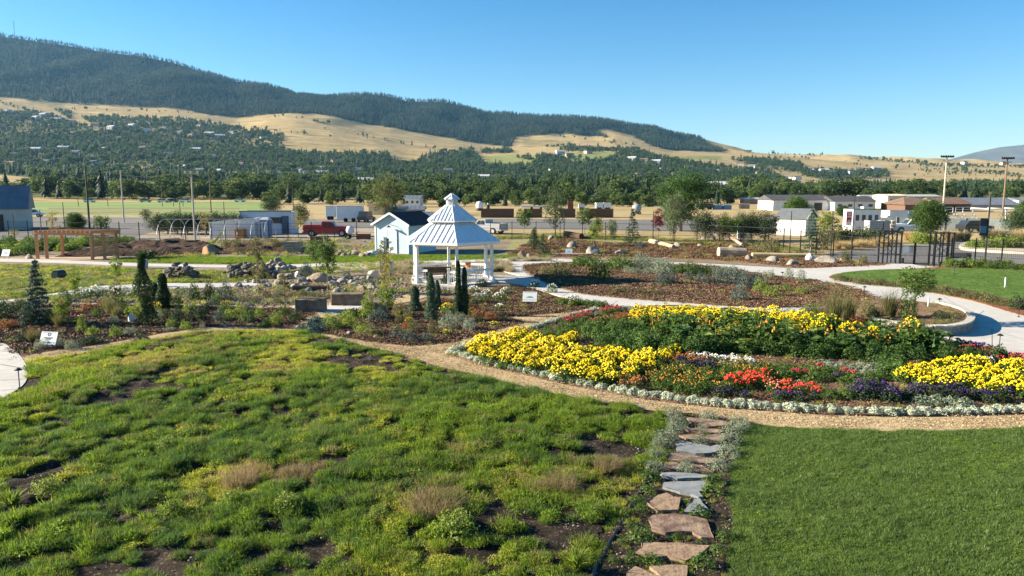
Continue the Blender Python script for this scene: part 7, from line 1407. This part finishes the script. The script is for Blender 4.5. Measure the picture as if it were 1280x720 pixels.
def tarp_fence(lb, pts, h, m):
    w3 = [P(*p) for p in pts]; c = w3[0]; t = thing('screen_fence', lb, 'fence', c)
    for a, b in zip(w3[:-1], w3[1:]):
        n = max(1, round((b-a).length/3)); 
        for i in range(n): p, q = a.lerp(b, i/n)-c, a.lerp(b, (i+1)/n)-c; MB().box((p.x,p.y,h/2),(.08,.08,h+.1)).build('post', CHROME, t); MB().bar(p+Vector((0,.06,h*.52)), q+Vector((0,.06,h*.52)), .02, h*.92).build('screen', m, t)
tarp_fence('grey-green screened fence across the showground at right', [(1062,286),(1120,287),(1180,288),(1232,289),(1300,291)], 1.75, GREYM); tarp_fence('grey slatted fence behind the white shed', [(955,286),(985,287),(1010,285)], 1.9, GREYM)
b = P(1256, 289); t = thing('stage_frame', 'white steel stage frame with posts at the right edge', 'frame', b); h = PY(1256,261,b.y).z; wf = wid(1234,1300,289); x0 = P(1234,289).x-b.x; m = MB()
m.bar((x0,0,h),(x0+wf,0,h),.14); m.bar((x0,4,h-.1),(x0+wf,4,h-.1),.14); m.bar((x0,0,h-.5),(x0+wf,0,h-.5),.06); m.build('top_truss', WHITE, t)
for f in (0,.33,.66,1):
    MB().box((x0+wf*f,0,h/2),(.14,.14,h)).build('post', WHITE, t); MB().bar((x0+wf*f,0,h),(x0+wf*f,4,h),.1).build('crossbeam', WHITE, t)
# carnival rails: white lattice stalls
for i, (x, lb) in enumerate([(1190,'white railed bleacher left in the showground'),(1212,'white railed bleacher right in the showground')]):
    b = P(x, 279); t = thing('bleacher', lb, 'bleacher', b)
    for k in range(4): MB().box((0,k*.7,.5+k*.4),(3.6,.35,.06)).build('seat', WPAN, t)
    m = MB()
    for sx in (-1.7,0,1.7): m.bar((sx,0,0),(sx,2.1,1.7),.07); m.bar((sx,2.1,0),(sx,2.1,2.6),.07)
    m.bar((-1.8,2.1,2.6),(1.8,2.1,2.6),.06).bar((-1.8,2.1,2.2),(1.8,2.1,2.2),.05); m.build('frame', WPAN, t)
for x, y, lb, m in [(1173,270,'yellow machine at the foot of the pale floodlight pole',mat('machine_yellow',(.55,.36,.04),rough=.5)),(970,262.5,'yellow loader left behind the white shed',MATS['machine_yellow'] if 'machine_yellow' in MATS else None),(980,262.5,'tan loader nearer the white warehouse wall',mat('machine_tan',(.42,.28,.12),rough=.5))]:
    m = m or MATS['machine_yellow']; b = P(x, y); t = thing('loader', lb, 'loader', b); MB().box((0,0,1.1),(2.6,1.4,.8)).build('body', m, t, bevel=.1); MB().box((-.2,0,2.0),(1.1,1.2,1.0)).build('cab', GLASS, t, bevel=.05); MB().bar((1.0,.0,1.2),(2.2,0,.7),.25).box((2.4,0,.5),(.5,1.6,.7)).build('bucket', m, t); wheels(t,(-.8,.8),.8,.55)
for x, y, lb in [(877,262,'dark lorry right of the big tree'),(887,262,'second dark lorry beside the blue skips')]:
    box_trailer(lb, x-4.5, x+4.5, 254.5, y, 2, BLKP, windows=1, name='lorry', cat='lorry')
for x, lb in [(898,'left blue skip in the far yard'),(909.5,'right blue skip in the far yard')]:
    box_trailer(lb, x-5, x+5, 256.5, 262, 2.2, mat('skip_blue',(.08,.20,.34),rough=.6), wheels_=False, name='skip', cat='skip')
box_trailer('dark low container under the salmon building', 926, 937, 255, 261, 2, BLKP, wheels_=False, name='container', cat='container')
b = P(438, 299); t = thing('mixer_cart', 'small white wheeled mixer cart beside the red pickup', 'cart', b); MB().lathe([(.15,.6),(.42,.75),(.5,1.05),(.35,1.45),(.2,1.5)], n=14).build('drum', WPAN, t, smooth=True); MB().box((0,0,.5),(1.1,.5,.1)).bar((.5,0,.5),(1.0,0,.9),.06).build('chassis', BLACK, t); wheels(t,(-.2,),.35,.28)
# hoop frames
t = thing('hoop_house', 'bare galvanised hoop-house frame of thin arches behind the soil heap', 'hoop house', P(262, 302))
b = P(262, 302); x0 = P(196,302).x-b.x; x1 = P(330,302).x-b.x; n = 9
for i in range(n):
    x = x0+(x1-x0)*i/(n-1); MB().tube([(x, 2.1-2.1*math.cos(a), 2.35*math.sin(a)**.8 if 0 < a < math.pi else 0) for a in np.linspace(0, math.pi, 13)], .03, 5).build('arch', CHROME, t)
MB().bar((x0,2.1,2.36),(x1,2.1,2.36),.06).bar((x0,.45,1.5),(x1,.45,1.5),.04).build('purlin', CHROME, t)
# kerb island outside and its plants
KERB = mat('kerb_tan', (.42,.36,.28), (.50,.44,.35), scale=1, rough=.9); kp = gpoly([(1199,309),(1210,305),(1240,304),(1300,306),(1400,310),(1400,324),(1300,319),(1240,316),(1205,313)]); tag(MB().prism(kp, 0, .25).build('kerb', KERB), 'tan raised kerb island in the drive', None, kind='structure')
ki = gpoly([(1206,308.5),(1214,306),(1240,305),(1300,307),(1400,311),(1400,319),(1300,315),(1240,312.5),(1212,311)]); sheet('kerb_island_soil', ki, .27, MULCH2)
def ring(kind, l, label, group, cat=None, z=.02):
    for q in l: plant(kind, *q, label, group=group, cat=cat, z=z)
# p5 already removed unused kinds, so build these before that: handled by ordering
ring('lime', [(1222,309,1.8,.9),(1236,309,2.0,1.1),(1250,309,1.9,1.2),(1262,309,2.0,1.1),(1276,309,2.0,1.3),(1215,309,1.5,.7)], 'green bush on the tan kerb island', 'bushes on the kerb island', z=.25); ring('straw', [(1206,300,1.4,1.3),(1234,302,1.5,1.5),(1248,300,1.5,1.6),(1262,302,1.5,1.5),(1274,300,1.6,1.6),(1195,300,1.2,1.2),(1288,302,1.5,1.6)], 'rust-tan feather grass outside the right fence', 'feather grasses outside the right fence', z=.05)
ring('straw', [(1062,311,1.1,.9),(1070,309,1.2,.9),(1078,308,1.2,.9),(1084,309,1.3,.8),(1046,311,1.1,.9),(1095,307,1.3,1.0),(1102,306,1.2,.8),(1106,308,1.2,.8),(1055,309,1.0,.8)], 'golden dry grass clump left of the gate outside', 'golden grasses left of the gate'); ring('dark', [(1052,303,2.0,1.9),(1062,303,2.2,1.8),(1074,302,2.0,1.5),(1084,301,1.9,1.5),(1094,301,1.8,1.2),(1100,303,1.5,1.6)], 'dark shrub outside the fence left of the gate', 'dark shrubs outside the fence'); ring('olive', [(1026,312,1.7,2.4),(1032,307,1.6,2.6),(1042,305,1.6,1.9),(1082,300,1.6,1.6),(1180,299,1.0,1.0)], 'brownish olive shrub outside the fence right of the white shed', 'brownish shrubs outside the fence'); ring('limetree', [(1033,304,2.2,3.6)], 'yellow-green upright tree right of the white shed', None); ring('straw', [(1135,300,1.2,1.3),(1186,302,1.0,.9),(1142,301,1.1,1.0)], 'tan feather grass beside the round tree', 'tan grasses by the round tree'); ring('lime', [(1148,304,2.2,1.2),(1156,304,2.2,1.1),(1164,304,2.0,1.1),(1150,301,2.2,1.4)], 'low green shrub under the round tree', 'low shrubs under the round tree')
plant('roundtree', 1159, 301, 3.5, 4.6, 'dense round-headed green tree behind the gates'); plant('bushtree', 1272, 296, 3.6, 3.4, 'large green bush at the right picture edge'); plant('roundtree', 1284, 294, 3.2, 4.2, 'leafy tree cut by the right picture edge')
for q, lb in [((881,300,3.2,3.3),'broad dark round bush nearest the big tree'),((904,301,1.9,3.1),'narrow dark bush between the round bushes'),((926,300,2.2,3.2),'dark round bush behind the lime tree'),((939,300,2.0,3.2),'dark bush right of the blue panel'),((956,301,3.0,3.3),'dark spreading bush left of the white shed')]: plant('bushtree', *q, lb)
plant('limetree', 912, 302, 2.3, 3.0, 'lime green small tree among the dark bushes'); box_trailer('pale blue panel between the dark bushes', 922, 933, 276, 298, .3, PALEB, wheels_=False, name='panel', cat='panel')
for i, x in enumerate([199,210,222,234,246,258,270,282,293]): plant('bushtree', x, 292+random.uniform(-1,1), 3.0, random.uniform(2.5,3.0), 'clipped bushy hedge plant behind the hoop frames', group='hedge behind the hoop frames', cat='hedge plant')
plant('rusttree', 257, 296, 1.6, 3.3, 'yellowish upright shrub in the hedge'); plant('rusttree', 373, 297, 1.5, 3.6, 'yellow-green young tree before the pale blue cabin'); plant('rusttree', 68, 300, 1.6, 3.5, 'thin yellow tree above the pergola left end'); plant('rusttree', 17, 303, 1.2, 1.5, 'small sapling before the left building')
plant('roundtree', 96, 296, 2.2, 2.9, 'round yellow-green tree above the pergola'); plant('sapling', 128, 298, 1.9, 2.9, 'round green tree right of the pergola top'); plant('bushtree', 376, 283, 2.6, 3.6, 'dark green bush behind the pale blue cabin'); plant('roundtree', 994, 283, 3.6, 4.6, 'bright green tree behind the white shed'); plant('bushtree', 1012, 281, 2.4, 3.2, 'dark leafy tree behind the white shed gable'); plant('roundtree', 1053, 274, 2.2, 2.6, 'small green tree before the white warehouse'); plant('bushtree', 340, 266, 5, 3.4, 'pale round bush at the far left road'); plant('airy', 183, 278, 2, 2.4, 'bare thin tree before the track')
LB = leaf_mat('willow_leaf', (.05,.07,.02), (.11,.14,.045), nscale=.6, c3=(.18,.19,.07)); BG = leaf_mat('big_tree_leaf', (.022,.060,.014), (.055,.115,.028), nscale=.6, c3=(.10,.16,.04))
def put(t, px, py, lb, rz=0): t.location = P(px, py); t.rotation_euler = (0,0,rz); tag(t, lb, 'tree')
put(big_tree(3, 8.6, 4.0, LB, .33, 110, 50, cb=.04, name='willow_tree'), 486, 268.5, 'large drooping olive-green willow behind the blue shed'); put(big_tree(4, 8.1, 3.3, BG, .24, 170, 80, cb=.12, name='leafy_tree', lop=(.6,0)), 850, 289, 'biggest leafy green tree, right of the purple-leaved tree')
for k, l in PRO.items():
    for i, t in enumerate(l):
        if (k, i) not in used_p:
            for c in list(t.children): bpy.data.objects.remove(c)
            bpy.data.objects.remove(t)
# ---- radio mast on the ridge
b = PY(18, 40, 3780); t = thing('radio_mast', 'thin radio mast on the ridge top at the far left', 'mast', b); MB().bar((0,0,-20),(0,0,52),1.4).bar((-3,0,34),(3,0,34),1.2).build('mast', mat('mast_grey',(.3,.3,.3),rough=.6), t)
# ---- person by the white truck
def person(px, py, lb, rz):
    b = P(px, py); me = bpy.data.meshes.new('person'); J = [(0,0,.95),(0,0,1.15),(0,.01,1.42),(0,0,1.52),(0,-.01,1.64),(0,-.01,1.74),(-.2,0,1.42),(-.27,-.04,1.14),(-.22,-.22,1.0),(.2,0,1.42),(.27,-.04,1.14),(.22,-.22,1.0),(-.1,0,.9),(-.12,-.03,.5),(-.13,.02,.08),(-.14,-.14,.04),(.1,0,.9),(.12,-.03,.5),(.13,.02,.08),(.14,-.14,.04),(-.2,-.3,.98),(.2,-.3,.98)]
    E = [(0,1),(1,2),(2,3),(3,4),(4,5),(2,6),(6,7),(7,8),(2,9),(9,10),(10,11),(0,12),(12,13),(13,14),(14,15),(0,16),(16,17),(17,18),(18,19),(8,20),(11,21)]; RR = [.15,.14,.15,.06,.105,.085,.075,.05,.035,.075,.05,.035,.105,.07,.05,.045,.105,.07,.05,.045,.04,.04]
    import bmesh
    bm = bmesh.new(); sk = bm.verts.layers.skin.verify(); vs = [bm.verts.new(q) for q in J]
    for v, r_ in zip(vs, RR): v[sk].radius = (r_, r_*.85)
    vs[0][sk].use_root = True
    for i_, j_ in E: bm.edges.new((vs[i_], vs[j_]))
    bm.to_mesh(me); bm.free(); o = bpy.data.objects.new('person', me); COL.objects.link(o); s = o.modifiers.new('skin','SKIN'); o.modifiers.new('sub','SUBSURF').levels = 1; o.modifiers['sub'].render_levels = 2
    me.materials.append(mat('skin_tone', (.45,.27,.18), rough=.6)); o.location = b; o.rotation_euler = (0,0,rz); tag(o, lb, 'person')
    MB().lathe([(.17,.98),(.185,1.2),(.21,1.38),(.14,1.48),(.07,1.5)], n=14).build('shirt', mat('grey_shirt',(.30,.32,.33),rough=.9), o, smooth=True); MB().lathe([(.125,1.66),(.125,1.74),(.08,1.82),(0,1.84)], n=12).build('cap', mat('tan_cap',(.4,.32,.22),rough=.9), o, smooth=True)
    for s_ in (-1,1): MB().tube([(s_*.1,0,.98),(s_*.12,-.03,.5),(s_*.13,.01,.1)], [.13,.09,.075], 10).build('trouser_leg', mat('dark_trousers',(.05,.055,.08),rough=.9), o, smooth=True)
    for s_ in (-1,1):
        for k in range(4): MB().tube([(s_*(.175+.014*k),-.3,.97),(s_*(.172+.014*k),-.36,.945-.003*k),(s_*(.17+.014*k),-.385,.91)], [.009,.008,.006], 5).build('finger', MATS['skin_tone'], o)
person(1114, 294.5, 'person in grey shirt standing beside the white pickup truck', R(20))
# ---- air
hz = bpy.data.materials.new('haze_air'); n_, l_ = nodes_of(hz); n_.remove(n_['Principled BSDF']); pv = n_.new('ShaderNodeVolumePrincipled'); pv.inputs['Color'].default_value = (.25,.60,1.0,1); pv.inputs['Density'].default_value = 3.4e-5; pv.inputs['Anisotropy'].default_value = .2; l_.new(pv.outputs[0], n_['Material Output'].inputs['Volume'])
o = MB().box((0, 6400, 520), (30000, 13200, 1050)).build('haze', hz); tag(o, 'thin blue valley haze', None, kind='stuff')
# grasses and weeds are things, not ground cover
for o in COL.objects:
    if o.get('category') and not o.get('kind'): o['kind'] = 'thing'
